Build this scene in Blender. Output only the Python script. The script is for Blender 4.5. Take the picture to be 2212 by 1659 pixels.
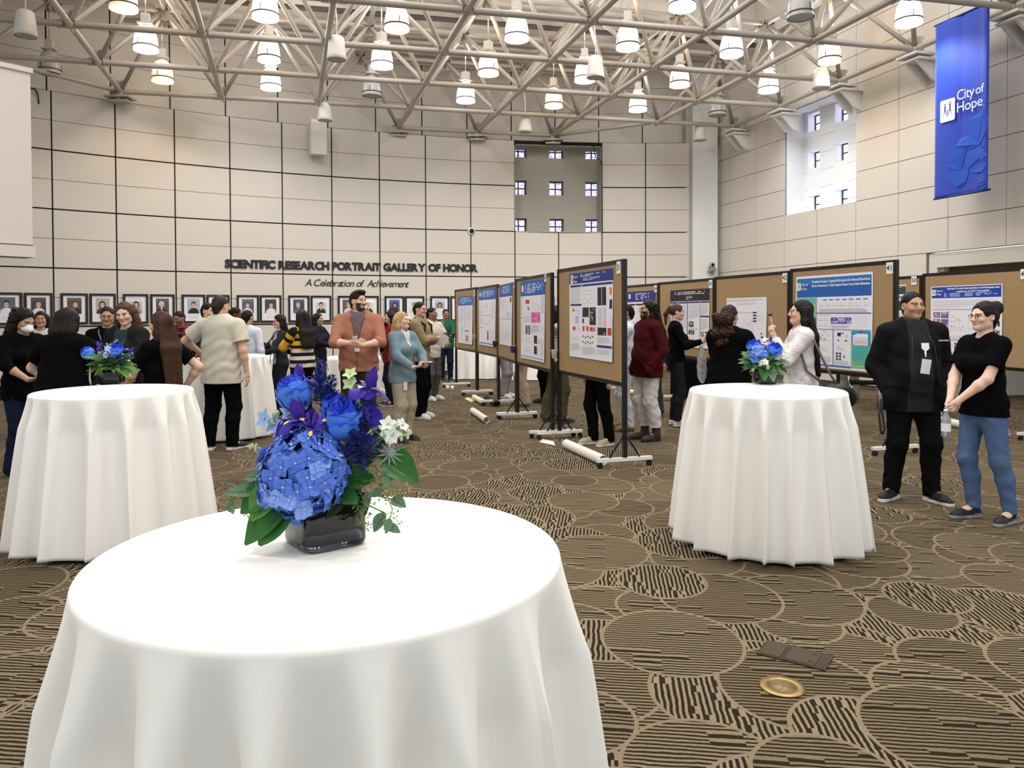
import bpy, bmesh, math, random
import numpy as np
from mathutils import Vector, Matrix

for _o in list(bpy.data.objects):
    bpy.data.objects.remove(_o, do_unlink=True)
SC = bpy.context.scene
COL = SC.collection

# ------------------------------------------------------------------ camera
F, CX, PITCH, ROLL, YH, CAMH = 1660.0, 1106.0, 0.0175, -0.004, 678.0, 1.6
PPY = YH + F * math.tan(PITCH)
cam_data = bpy.data.cameras.new('camera')
cam_data.sensor_width = 36.0
cam_data.lens = F / 2212 * 36.0
cam_data.shift_y = -(829.5 - PPY) / 2212
cam_data.clip_start = 0.05
cam_data.clip_end = 200
cam = bpy.data.objects.new('camera', cam_data)
COL.objects.link(cam)
CAMR = Matrix.Rotation(math.pi / 2 - PITCH, 3, 'X') @ Matrix.Rotation(ROLL, 3, 'Z')
cam.matrix_world = Matrix.Translation((0, 0, CAMH)) @ CAMR.to_4x4()
SC.camera = cam

# ------------------------------------------------------------------ world, lights, exposure
world = bpy.data.worlds.new('world')
SC.world = world
world.use_nodes = True
_bg = world.node_tree.nodes['Background']
_bg.inputs['Color'].default_value = (0.93, 0.97, 1.0, 1)
_bg.inputs['Strength'].default_value = 1.0
SC.view_settings.view_transform = 'Standard'
SC.view_settings.look = 'None'
SC.view_settings.gamma = 1.0
SC.view_settings.use_curve_mapping = False
SC.view_settings.exposure = 0.0
SC.cycles.max_bounces = 6
SC.cycles.diffuse_bounces = 3
SC.cycles.glossy_bounces = 3
SC.cycles.transmission_bounces = 4
SC.cycles.use_denoising = True
SC.cycles.sample_clamp_indirect = 6.0

def area_light(name, loc, target, size, power, color=(1, 1, 1)):
    d = bpy.data.lights.new(name, 'AREA')
    d.shape = 'RECTANGLE'
    d.size, d.size_y = size
    d.energy = power
    d.color = color
    o = bpy.data.objects.new(name, d)
    COL.objects.link(o)
    o.location = loc
    o.rotation_euler = (Vector(target) - Vector(loc)).to_track_quat('-Z', 'Y').to_euler()
    return o

# added spots without fittings, standing in for unseen pendants to brighten the near tables
for _i, (_x, _y) in enumerate(((-5.2, 1.5), (-1.6, 0.6), (2.2, 1.2), (5.4, 2.2), (-4.6, 5.4), (-1.0, 4.6), (2.4, 5.2), (5.6, 6.2), (-3.4, 8.6), (0.6, 8.8), (4.2, 9.2))):
    _d = bpy.data.lights.new('overhead_spot', 'SPOT')
    _d.energy = 260 if _y < 8 else 110
    _d.color = (1.0, 0.95, 0.87)
    _d.spot_size = math.radians(140); _d.spot_blend = 0.7; _d.shadow_soft_size = 0.3
    _o = bpy.data.objects.new('overhead_spot', _d); COL.objects.link(_o); _o.location = (_x, _y, 6.2)

# daylight falling through the raised roof lantern above the middle of the hall
area_light('lantern_daylight', (0.5, 9.0, 10.3), (0.3, 8.6, 0), (11, 9), 900, (1.0, 0.97, 0.93))

# ------------------------------------------------------------------ helpers
def ray(px, py):
    return CAMR @ Vector(((px - CX) / F, -(py - PPY) / F, -1.0))

def at(px, py, Y):
    d = ray(px, py)
    return Vector((0, 0, CAMH)) + d * (Y / d.y)

def onz(px, py, Z=0.0):
    d = ray(px, py)
    return Vector((0, 0, CAMH)) + d * ((Z - CAMH) / d.z)

MATS = {}
def mat(name, color=(0.8, 0.8, 0.8), rough=0.6, metal=0.0, emit=0.0, ecol=None, bump=0.0, bscale=200.0,
        var=0.0, vscale=6.0, attr=None, spec=0.5, trans=0.0, ior=1.45, sheen=0.0, sss=0.0):
    if name in MATS:
        return MATS[name]
    m = bpy.data.materials.new(name)
    MATS[name] = m
    m.use_nodes = True
    nt = m.node_tree
    b = nt.nodes['Principled BSDF']
    L = nt.links.new
    b.inputs['Base Color'].default_value = (*color, 1)
    b.inputs['Roughness'].default_value = rough
    b.inputs['Metallic'].default_value = metal
    b.inputs['Specular IOR Level'].default_value = spec
    b.inputs['IOR'].default_value = ior
    b.inputs['Transmission Weight'].default_value = trans
    b.inputs['Sheen Weight'].default_value = sheen
    if sss:
        b.inputs['Subsurface Weight'].default_value = sss
        b.inputs['Subsurface Radius'].default_value = (0.01, 0.005, 0.003)
    if emit:
        b.inputs['Emission Color'].default_value = (*(ecol or color), 1)
        b.inputs['Emission Strength'].default_value = emit
    tc = None
    if attr or var or bump:
        tc = nt.nodes.new('ShaderNodeTexCoord')
    src = None
    if attr:
        a = nt.nodes.new('ShaderNodeAttribute')
        a.attribute_name = attr
        src = a.outputs['Color']
        L(src, b.inputs['Base Color'])
    if var:
        n = nt.nodes.new('ShaderNodeTexNoise')
        n.inputs['Scale'].default_value = vscale
        n.inputs['Detail'].default_value = 4
        L(tc.outputs['Object'], n.inputs['Vector'])
        mr = nt.nodes.new('ShaderNodeMapRange')
        mr.inputs['To Min'].default_value = 1 - var
        mr.inputs['To Max'].default_value = 1 + var
        L(n.outputs['Fac'], mr.inputs['Value'])
        mx = nt.nodes.new('ShaderNodeVectorMath')
        mx.operation = 'SCALE'
        if src:
            L(src, mx.inputs[0])
        else:
            mx.inputs[0].default_value = color
        L(mr.outputs[0], mx.inputs['Scale'])
        L(mx.outputs[0], b.inputs['Base Color'])
    if bump:
        n2 = nt.nodes.new('ShaderNodeTexNoise')
        n2.inputs['Scale'].default_value = bscale
        L(tc.outputs['Object'], n2.inputs['Vector'])
        bp = nt.nodes.new('ShaderNodeBump')
        bp.inputs['Strength'].default_value = bump
        bp.inputs['Distance'].default_value = 0.01
        L(n2.outputs['Fac'], bp.inputs['Height'])
        L(bp.outputs[0], b.inputs['Normal'])
    return m

def cloth(c):
    return mat('cloth_%d_%d_%d' % tuple(int(x * 1000) for x in c), c, 0.95, spec=0.05, bump=0.15, bscale=260, var=0.06, vscale=9)

def tag(o, label=None, cat=None, group=None, kind=None):
    if label: o['label'] = label
    if cat: o['category'] = cat
    if group: o['group'] = group
    if kind: o['kind'] = kind
    return o

def empty(name, loc, label, cat, rz=0.0, group=None):
    o = bpy.data.objects.new(name, None)
    o.empty_display_size = 0.1
    COL.objects.link(o)
    o.location = loc
    o.rotation_euler = (0, 0, rz)
    return tag(o, label, cat, group)

def addobj(name, me, parent=None):
    o = bpy.data.objects.new(name, me)
    COL.objects.link(o)
    if parent is not None:
        o.parent = parent
    return o

class MB:
    """collects shapes into one mesh object"""
    def __init__(s):
        s.v, s.f, s.m, s.sm = [], [], [], []
    def add(s, vs, fs, mi=0, smooth=False):
        n = len(s.v)
        s.v += [tuple(p) for p in vs]
        for f in fs:
            s.f.append(tuple(i + n for i in f)); s.m.append(mi); s.sm.append(smooth)
    def box(s, lo, hi, mi=0, M=None):
        x0, y0, z0 = lo; x1, y1, z1 = hi
        vs = [Vector(p) for p in ((x0,y0,z0),(x1,y0,z0),(x1,y1,z0),(x0,y1,z0),(x0,y0,z1),(x1,y0,z1),(x1,y1,z1),(x0,y1,z1))]
        if M is not None: vs = [M @ p for p in vs]
        s.add(vs, [(0,3,2,1),(4,5,6,7),(0,1,5,4),(1,2,6,5),(2,3,7,6),(3,0,4,7)], mi)
    def quad(s, a, b, c, d, mi=0):
        s.add([a, b, c, d], [(0, 1, 2, 3)], mi)
    def poly(s, pts, mi=0):
        s.add(pts, [tuple(range(len(pts)))], mi)
    def tube(s, pts, r, n=10, mi=0, cap=True, smooth=True):
        pts = [Vector(p) for p in pts]
        rs = r if isinstance(r, (list, tuple)) else [r] * len(pts)
        up = None; vs = []
        for i, p in enumerate(pts):
            t = (pts[min(i + 1, len(pts) - 1)] - pts[max(i - 1, 0)])
            if t.length < 1e-9: t = Vector((0, 0, 1))
            t.normalize()
            if up is None:
                up = t.orthogonal().normalized()
            else:
                up = (up - t * up.dot(t))
                up = up.normalized() if up.length > 1e-6 else t.orthogonal().normalized()
            w = t.cross(up)
            for k in range(n):
                a = 2 * math.pi * k / n
                vs.append(p + (up * math.cos(a) + w * math.sin(a)) * rs[i])
        fs = []
        for i in range(len(pts) - 1):
            for k in range(n):
                fs.append((i*n+k, i*n+(k+1) % n, (i+1)*n+(k+1) % n, (i+1)*n+k))
        s.add(vs, fs, mi, smooth)
        if cap:
            b = len(s.v) - len(vs)
            s.f.append(tuple(b + k for k in reversed(range(n)))); s.m.append(mi); s.sm.append(False)
            s.f.append(tuple(b + (len(pts)-1)*n + k for k in range(n))); s.m.append(mi); s.sm.append(False)
    def lathe(s, prof, n=24, mi=0, M=None, smooth=True, cap0=False, cap1=False):
        vs = []
        for (r, z) in prof:
            for k in range(n):
                a = 2 * math.pi * k / n
                p = Vector((r * math.cos(a), r * math.sin(a), z))
                vs.append(M @ p if M is not None else p)
        fs = []
        for i in range(len(prof) - 1):
            for k in range(n):
                fs.append((i*n+k, i*n+(k+1) % n, (i+1)*n+(k+1) % n, (i+1)*n+k))
        s.add(vs, fs, mi, smooth)
        b = len(s.v) - len(vs)
        if cap0:
            s.f.append(tuple(b + k for k in reversed(range(n)))); s.m.append(mi); s.sm.append(False)
        if cap1:
            s.f.append(tuple(b + (len(prof)-1)*n + k for k in range(n))); s.m.append(mi); s.sm.append(False)
    def ball(s, c, r, n=10, mi=0):
        c = Vector(c)
        rr = (r, r, r) if not isinstance(r, (tuple, list)) else r
        prof = [(math.sin(math.pi * i / 6), -math.cos(math.pi * i / 6)) for i in range(7)]
        prof[0] = (0.02, -1); prof[-1] = (0.02, 1)
        M = Matrix.Translation(c) @ Matrix.Diagonal((rr[0], rr[1], rr[2], 1))
        s.lathe(prof, n, mi, M, True, True, True)
    def mesh(s, name, mats):
        me = bpy.data.meshes.new(name)
        me.from_pydata(s.v, [], s.f)
        for m in (mats if isinstance(mats, (list, tuple)) else [mats]):
            me.materials.append(m)
        me.polygons.foreach_set('material_index', s.m)
        me.polygons.foreach_set('use_smooth', s.sm)
        me.update()
        return me
    def build(s, name, mats, parent=None):
        return addobj(name, s.mesh(name, mats), parent)

def copy_tree(o, parent=None):
    c = o.copy()
    COL.objects.link(c)
    c.parent = parent
    for ch in [x for x in bpy.data.objects if x.parent == o]:
        copy_tree(ch, c)
    return c

def text_mesh(body, size, name, align='CENTER', bold=0.0, extrude=0.0, shear=0.0, space=1.0):
    cu = bpy.data.curves.new(name, 'FONT')
    cu.body = body; cu.size = size; cu.align_x = align; cu.align_y = 'CENTER'
    cu.offset = bold; cu.extrude = extrude; cu.shear = shear; cu.space_character = space
    cu.resolution_u = 3
    o = bpy.data.objects.new(name, cu)
    COL.objects.link(o)
    dg = bpy.context.evaluated_depsgraph_get()
    me = bpy.data.meshes.new_from_object(o.evaluated_get(dg))
    bpy.data.objects.remove(o, do_unlink=True)
    bpy.data.curves.remove(cu)
    me.name = name
    return me

ORD = ['first', 'second', 'third', 'fourth', 'fifth', 'sixth', 'seventh', 'eighth', 'ninth', 'tenth', 'eleventh', 'twelfth',
       'thirteenth', 'fourteenth', 'fifteenth', 'sixteenth', 'seventeenth', 'eighteenth', 'nineteenth', 'twentieth', 'twenty-first']
R = math.radians

# ------------------------------------------------------------------ carpet
def carpet_material():
    m = bpy.data.materials.new('carpet'); m.use_nodes = True
    nt = m.node_tree; L = nt.links.new; N = nt.nodes.new
    b = nt.nodes['Principled BSDF']
    b.inputs['Roughness'].default_value = 0.97
    b.inputs['Specular IOR Level'].default_value = 0.08
    tc = N('ShaderNodeTexCoord'); at_ = N('ShaderNodeAttribute'); at_.attribute_name = 'disc'
    sep = N('ShaderNodeSeparateColor'); L(at_.outputs['Color'], sep.inputs[0])
    mp = N('ShaderNodeMapping'); mp.inputs['Rotation'].default_value = (0, 0, R(7))
    wn = N('ShaderNodeTexNoise'); wn.inputs['Scale'].default_value = 9; wn.inputs['Detail'].default_value = 3; L(tc.outputs['Object'], wn.inputs['Vector'])
    wa = N('ShaderNodeVectorMath'); wa.operation = 'MULTIPLY_ADD'; L(wn.outputs['Color'], wa.inputs[0]); wa.inputs[1].default_value = (.022, .022, 0); L(tc.outputs['Object'], wa.inputs[2])
    L(wa.outputs[0], mp.inputs[0])
    sx = N('ShaderNodeSeparateXYZ'); L(mp.outputs[0], sx.inputs[0])
    def mth(op, a, bb=None, c=None):
        n = N('ShaderNodeMath'); n.operation = op
        for i, q in enumerate((a, bb, c)):
            if q is None: continue
            if isinstance(q, (int, float)): n.inputs[i].default_value = q
            else: L(q, n.inputs[i])
        return n.outputs[0]
    def white(a, bb):
        c = N('ShaderNodeCombineXYZ'); L(a, c.inputs[0]); L(bb, c.inputs[1])
        w = N('ShaderNodeTexWhiteNoise'); w.noise_dimensions = '2D'; L(c.outputs[0], w.inputs['Vector'])
        return w.outputs['Value']
    x, y = sx.outputs[0], sx.outputs[1]
    def stripes(across, along, period, dash, duty, flip):
        c = mth('DIVIDE', across, period)
        band = mth('LESS_THAN', mth('FRACT', c), duty)
        rnd = white(mth('FLOOR', c), mth('FLOOR', mth('DIVIDE', along, dash)))
        inv = mth('GREATER_THAN', rnd, flip)
        return mth('ABSOLUTE', mth('SUBTRACT', band, inv))
    fine = stripes(y, x, 0.026, 0.13, 0.52, 0.91)
    bold = stripes(x, y, 0.025, 0.06, 0.46, 0.88)
    nz = N('ShaderNodeTexNoise'); nz.inputs['Scale'].default_value = 90; L(tc.outputs['Object'], nz.inputs['Vector'])
    nz2 = N('ShaderNodeTexNoise'); nz2.inputs['Scale'].default_value = 1.3; L(tc.outputs['Object'], nz2.inputs['Vector'])
    def mix(f, a, bb):
        n = N('ShaderNodeMix'); n.data_type = 'RGBA'
        if isinstance(f, (int, float)): n.inputs[0].default_value = f
        else: L(f, n.inputs[0])
        for i, q in ((6, a), (7, bb)):
            if isinstance(q, tuple): n.inputs[i].default_value = (*q, 1)
            else: L(q, n.inputs[i])
        return n.outputs[2]
    dark = (0.019, 0.0135, 0.008); tan = (0.215, 0.167, 0.108)
    fine_light = mix(sep.outputs[1], (0.150, 0.112, 0.067), (0.205, 0.158, 0.098))
    cf = mix(fine, dark, fine_light)
    cb = mix(bold, dark, tan)
    isb = mth('GREATER_THAN', sep.outputs[0], 0.75)
    iso = mth('LESS_THAN', mth('ABSOLUTE', mth('SUBTRACT', sep.outputs[0], 0.5)), 0.2)
    c = mix(isb, cf, cb)
    c = mix(iso, c, (0.195, 0.150, 0.098))
    sc = N('ShaderNodeVectorMath'); sc.operation = 'SCALE'; L(c, sc.inputs[0])
    L(mth('ADD', mth('MULTIPLY', nz.outputs['Fac'], 0.7), mth('ADD', mth('MULTIPLY', nz2.outputs['Fac'], 0.3), 0.5)), sc.inputs['Scale'])
    L(sc.outputs[0], b.inputs['Base Color'])
    bp = N('ShaderNodeBump'); bp.inputs['Strength'].default_value = 0.35; bp.inputs['Distance'].default_value = 0.004
    L(nz.outputs['Fac'], bp.inputs['Height']); L(bp.outputs[0], b.inputs['Normal'])
    return m

def build_floor():
    rnd = random.Random(11)
    V, Fc, C = [], [], []
    def ring(cx, cy, z, r0, r1, col, n=30):
        b0 = len(V)
        for k in range(n):
            a = 2 * math.pi * k / n
            V.append((cx + r0 * math.cos(a), cy + r0 * math.sin(a) * 1.12, z))
            if r1 is not None: V.append((cx + r1 * math.cos(a), cy + r1 * math.sin(a) * 1.12, z))
        if r1 is None:
            Fc.append(tuple(b0 + k for k in range(n))); C.append((col, n))
        else:
            for k in range(n):
                k2 = (k + 1) % n
                Fc.append((b0 + 2*k, b0 + 2*k+1, b0 + 2*k2+1, b0 + 2*k2)); C.append((col, 4))
    V += [(-30, -8, -0.001), (16, -8, -0.001), (16, 30, -0.001), (-30, 30, -0.001)]
    Fc.append((0, 1, 2, 3)); C.append(((0.0, 0.4, 0, 1), 4))
    row = 0; y = 0.9; discs = []
    while y < 21.2:
        x = -13 + (row % 2) * 0.2
        while x < 9:
            px, py = x + rnd.uniform(-.09, .09), y + rnd.uniform(-.07, .07)
            if abs(px) < 0.72 * py + 0.8:
                r = rnd.choice((0.21, 0.25, 0.29, 0.33))
                g = rnd.random()
                kind = 1.0 if rnd.random() < 0.30 else 0.0
                discs.append((rnd.random() - py * .10, px, py, r, kind, g))
            x += 0.44
        y += 0.215; row += 1
    # woven motifs lie over one another: each sits a hair above those it covers
    discs.sort()
    PX = np.array([d[1] for d in discs]); PYs = np.array([d[2] for d in discs]); RR = np.array([d[3] for d in discs]); LV = np.zeros(len(discs), int)
    for i, (pr, px, py, r, kind, g) in enumerate(discs):
        if i:
            hit = np.hypot(PX[:i] - px, (PYs[:i] - py) / 1.12) < RR[:i] + r + .04
            if hit.any(): LV[i] = LV[:i][hit].max() + 1
    step = min(1.0e-4, 0.0016 / max(1, LV.max()))
    for i, (pr, px, py, r, kind, g) in enumerate(discs):
        z = LV[i] * step - 0.0008
        ring(px, py, z, r, None, (kind, g, 0, 1))
        ring(px, py, z, r, r + 0.017, (0.5, g, 0, 1))
    me = bpy.data.meshes.new('floor')
    me.from_pydata(V, [], Fc)
    ca = me.color_attributes.new('disc', 'FLOAT_COLOR', 'CORNER')
    arr = np.concatenate([np.tile(np.array(c, dtype=np.float32), n) for c, n in C])
    ca.data.foreach_set('color', arr)
    me.materials.append(carpet_material())
    tag(addobj('floor', me), kind='structure')
build_floor()

# ------------------------------------------------------------------ panelled walls
WC, WR, U0, DU = Vector((4.1832, 0.1149, 0)), 20.9303, -0.71264, 1.19951 / 20.9303
def wpt(u, z, off=0.0):
    """a point of the curved wall: u counts panels from the joint above the second portrait, off is metres into the hall"""
    a = U0 + u * DU
    r = WR - off
    return Vector((WC.x + r * math.sin(a), WC.y + r * math.cos(a), z))
def wall_u(px, py, off=0.0):
    d = ray(px, py); o = Vector((0, 0, CAMH))
    lo, hi = 5.0, 30.0
    for _ in range(50):
        t = (lo + hi) / 2
        p = o + d * t
        if math.hypot(p.x - WC.x, p.y - WC.y) < WR - off: lo = t
        else: hi = t
    p = o + d * lo
    return (math.atan2(p.x - WC.x, p.y - WC.y) - U0) / DU, p
def wall_frame(u, z, off=0.0):
    """matrix with x along the wall to the right, y out of the picture plane up, z towards the hall"""
    a = U0 + u * DU
    t = Vector((math.cos(a), -math.sin(a), 0)); n = Vector((-math.sin(a), -math.cos(a), 0))
    M = Matrix((t, Vector((0, 0, 1)), n)).transposed().to_4x4()
    M.translation = wpt(u, z, off)
    return M
PNL = 1.22
def ZJ(k): return 1.6 + PNL * (0.812 + k)

wall_m = mat('wall_panel', (0.635, 0.585, 0.520), 0.75, spec=0.25, var=0.035, vscale=1.7, bump=0.06, bscale=350)
gap_m = mat('panel_gap', (0.012, 0.011, 0.010), 0.9)
thin_gap_m = mat('panel_thin_gap', (0.20, 0.17, 0.14), 0.9)
block_m = mat('painted_block', (0.37, 0.355, 0.30), 0.8, var=0.05, vscale=5)

def curved_panel(mb, u0, u1, z0, z1, off=0.0, depth=0.03, mi=0, n=3):
    us = [u0 + (u1 - u0) * i / n for i in range(n + 1)]
    vs = [wpt(u, z, o) for u in us for (z, o) in ((z0, off), (z1, off), (z0, off - depth), (z1, off - depth))]
    fs = []
    for i in range(n):
        a, b = i * 4, i * 4 + 4
        fs += [(a, b, b + 1, a + 1), (a + 1, b + 1, b + 3, a + 3), (a + 2, b + 2, b, a)]
    e = n * 4
    fs += [(0, 1, 3, 2), (e, e + 2, e + 3, e + 1)]
    mb.add(vs, fs, mi)

def build_wall_back():
    mb = MB()
    g, tg = 0.015, 0.005
    gu = g / 1.1995
    rows = [(0.10, ZJ(-1) - 0.61, g, tg), (ZJ(-1) - 0.61, ZJ(-1), tg, g)]
    for k in range(-1, 3):
        z = ZJ(k)
        rows += [(z, z + .61, g, tg), (z + .61, z + 1.22, tg, g)]
    for u in range(-4, 13):
        for (z0, z1, a, b) in rows:
            if u in (9, 10) and ZJ(1) - 0.01 < z0 < ZJ(3) - 0.1: continue
            curved_panel(mb, u + gu, u + 1 - gu, z0 + a, z1 - b)
    # the upper storey stands back behind a ledge
    for u in range(-4, 14):
        for (z0, z1) in ((ZJ(3), ZJ(3) + 0.9), (ZJ(3) + 0.9, ZJ(3) + 1.6), (ZJ(3) + 1.6, 9.0)):
            curved_panel(mb, u + gu, u + 1 - gu, z0 + 0.004, z1 - tg, -0.45)
    # dark backing seen in the joints, leaving the window bay open
    for (ua, ub, za, zb) in ((-4, 9, 0, ZJ(3)), (9, 11, 0, ZJ(1)), (11, 13, 0, ZJ(3)), (9, 11, ZJ(3) - .12, ZJ(3))):
        curved_panel(mb, ua, ub, za, zb, -0.028, 0.05, 1, 13 if ub - ua > 4 else 3)
    curved_panel(mb, -4, 14, ZJ(3) - 0.02, 9.0, -0.478, 0.05, 1, 18)
    # the ledge itself
    us = [-4 + i * 0.5 for i in range(37)]
    vs = [wpt(u, ZJ(3) - 0.013, o) for u in us for o in (-0.03, -0.46)]
    mb.add(vs, [(2*i, 2*i+2, 2*i+3, 2*i+1) for i in range(36)], 2)
    # pale thin joints across the middle of each panel pair
    return tag(mb.build('wall_back', [wall_m, gap_m, block_m]), kind='structure')
build_wall_back()

def baseboard():
    mb = MB()
    for u in range(-4, 13):
        curved_panel(mb, u, u + 1, 0, 0.1, 0.015, 0.05, 0, 2)
    tag(mb.build('baseboard_back', mat('base_black', (0.02, 0.018, 0.017), 0.6)), kind='structure')
baseboard()

# straight wall on the right
CORN = Vector((5.66, 21.2, 0)); RD = Vector((0.2899, -0.957, 0)).normalized(); RN = Vector((RD.y, -RD.x, 0))   # RN points into the hall
def rpt(s, z, off=0.0):
    p = CORN + RD * s + RN * off
    return Vector((p.x, p.y, z))
def right_s(px, py=560):
    d = ray(px, py); o = Vector((0, 0, CAMH))
    n = RN
    t = (CORN - o).dot(n) / d.dot(n)
    p = o + d * t
    return (p - CORN).dot(RD), p
def slab(mb, pt, s0, s1, z0, z1, off, depth, mi=0):
    vs = [pt(s, z, o) for o in (off, off - depth) for (s, z) in ((s0, z0), (s1, z0), (s1, z1), (s0, z1))]
    mb.add(vs, [(0, 1, 2, 3), (7, 6, 5, 4), (0, 4, 5, 1), (1, 5, 6, 2), (2, 6, 7, 3), (3, 7, 4, 0)], mi)

RJ = [right_s(px)[0] for px in (1549, 1576, 1632, 1694, 1764, 1848, 1940, 2047, 2173)]
while RJ[-1] < 12.5: RJ.append(RJ[-1] + 1.17)
ZR0 = 2.70
def build_wall_right():
    mb = MB(); g = 0.006
    zs = [0.1] + [ZR0 + 0.61 * k for k in range(-4, 11)]
    sop = right_s(2001)[0]
    for i in range(len(RJ) - 1):
        for j in range(len(zs) - 1):
            if i in (3, 4) and ZR0 + 1.21 < zs[j] < ZR0 + 3.2: continue
            s0, s1 = RJ[i], RJ[i + 1]
            z0, z1 = zs[j], zs[j + 1]
            if z1 < ZR0 + .01 and s1 > sop:
                if s0 > sop: continue
                s1 = sop
            slab(mb, rpt, s0 + g, s1 - g, z0 + g, z1 - g, 0, 0.03)
    gm = 1
    e = RJ[-1]
    slab(mb, rpt, 0, RJ[3], 0, 9, -0.028, 0.04, gm)
    slab(mb, rpt, RJ[3], RJ[5], 0, ZR0 + 1.22, -0.028, 0.04, gm)
    slab(mb, rpt, RJ[3], RJ[5], ZR0 + 3.66, 9, -0.028, 0.04, gm)
    slab(mb, rpt, RJ[5], sop, 0, 9, -0.028, 0.04, gm)
    slab(mb, rpt, sop, e, ZR0, 9, -0.028, 0.04, gm)
    tag(mb.build('wall_right', [wall_m, mat('panel_gap_brown', (0.09, 0.07, 0.055), 0.9)]), kind='structure')
    # the entrance niche: header band, dark soffit, inner wall
    mb = MB()
    slab(mb, rpt, sop + .03, e, 2.42, ZR0 - .02, -0.03, 0.25)
    slab(mb, rpt, sop, sop + .03, 0, ZR0, -0.02, 0.3, 1)
    slab(mb, rpt, sop + .03, sop + .22, 0, 2.42, -0.03, 0.2)
    slab(mb, rpt, sop + .2, e, 2.3, 2.42, -0.28, 2.2, 1)
    slab(mb, rpt, sop - .4, e, 0.0, 2.5, -2.4, 0.1)
    slab(mb, rpt, sop + .12, sop + .2, 0, 2.42, -0.2, 2.3)
    tag(mb.build('wall_niche', [mat('wall_plain', (0.62, 0.58, 0.52), 0.8), mat('bronze_trim', (0.16, 0.11, 0.07), 0.6)]), kind='structure')
build_wall_right()

# white corner column
def build_column():
    mb = MB()
    a = at(1496, 560, 20.95); b = at(1549, 560, 20.95)
    mb.box((a.x, 20.9, 0), (b.x, 21.9, 9))
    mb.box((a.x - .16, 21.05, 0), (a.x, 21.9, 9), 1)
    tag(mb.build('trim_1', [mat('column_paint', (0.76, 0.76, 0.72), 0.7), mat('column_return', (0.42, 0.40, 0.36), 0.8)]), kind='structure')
build_column()

# window bays: a block wall set behind the panels with a grid of nine small windows
pane_m = None
def pane_material(strength=1.3):
    m = bpy.data.materials.new('window_daylight'); m.use_nodes = True
    nt = m.node_tree; L = nt.links.new
    b = nt.nodes['Principled BSDF']
    b.inputs['Base Color'].default_value = (0.3, 0.3, 0.4, 1); b.inputs['Roughness'].default_value = 0.1
    tc = nt.nodes.new('ShaderNodeTexCoord')
    n = nt.nodes.new('ShaderNodeTexNoise'); n.inputs['Scale'].default_value = 13; n.inputs['Detail'].default_value = 5; n.inputs['Distortion'].default_value = 2.5
    L(tc.outputs['Object'], n.inputs['Vector'])
    cr = nt.nodes.new('ShaderNodeValToRGB')
    e = cr.color_ramp.elements
    e[0].position = 0.32; e[0].color = (0.05, 0.05, 0.22, 1)
    e[1].position = 0.52; e[1].color = (0.86, 0.84, 1.0, 1)
    x = e.new(0.42); x.color = (0.28, 0.27, 0.75, 1)
    L(n.outputs['Fac'], cr.inputs[0])
    L(cr.outputs[0], b.inputs['Emission Color'])
    b.inputs['Emission Strength'].default_value = strength
    return m
pane_m = pane_material()
win_dark = mat('window_black', (0.015, 0.013, 0.018), 0.5)
WN = [0]
def bay(pt, s0, s1, z0, z1, depth, centers_s, centers_z, w, h, mi_wall, smul=1.0, lit=None):
    """pt(s,z,off): builds the recessed block wall with holes, its reveals and the nine windows"""
    mb = MB()
    xs = sorted([s0, s1] + [c + d * w / 2 / smul for c in centers_s for d in (-1, 1)])
    zs = sorted([z0, z1] + [c + d * h / 2 for c in centers_z for d in (-1, 1)])
    xs = [min(max(x, s0), s1) for x in xs]; zs = [min(max(z, z0), z1) for z in zs]
    t = 0.3
    for i in range(len(xs) - 1):
        for j in range(len(zs) - 1):
            if xs[i+1] - xs[i] < 1e-4 or zs[j+1] - zs[j] < 1e-4: continue
            if i % 2 == 1 and j % 2 == 1: continue
            slab(mb, pt, xs[i], xs[i+1], zs[j], zs[j+1], -depth, t)
    slab(mb, pt, s0 - .02 / smul, s0, z0, z1, -0.03, depth + t)
    slab(mb, pt, s1, s1 + .02 / smul, z0, z1, -0.03, depth + t)
    slab(mb, pt, s0, s1, z0 - .02, z0, -0.0, depth + t)
    slab(mb, pt, s0, s1, z1, z1 + .02, -0.0, depth + t)
    # block coursing
    zz = z0 + .2
    while zz < z1:
        for i in range(0, len(xs) - 1, 2):
            slab(mb, pt, xs[i] + .002, xs[i+1] - .002, zz, zz + .006, -depth + .0015, .004, 1)
        zz += .4
    WN[0] += 1
    tag(mb.build('wall_bay_%d' % WN[0], [mi_wall, mat('block_joint', (0.33, 0.315, 0.27), 0.9)]), kind='structure')
    for cz in centers_z:
        for cs in centers_s:
            WN[0] += 1
            hw, hh = w / 2 / smul, h / 2
            m2 = MB(); o = -depth - 0.2; fr = .03
            for (a, b_, c, d) in ((-hw, hw, -hh, -hh + fr), (-hw, hw, hh - fr, hh), (-hw, -hw + fr / smul, -hh, hh), (hw - fr / smul, hw, -hh, hh), (-hw, hw, -fr / 2, fr / 2), (-fr / 2 / smul, fr / 2 / smul, -hh, hh)):
                slab(m2, pt, cs + a, cs + b_, cz + c, cz + d, o, 0.04)
            fo = m2.build('window_%d' % WN[0], win_dark)
            tag(fo, kind='structure')
            m3 = MB()
            slab(m3, pt, cs - hw, cs + hw, cz - hh, cz + hh, o - 0.02, 0.01)
            m3.build('pane', pane_m, fo)

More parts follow.
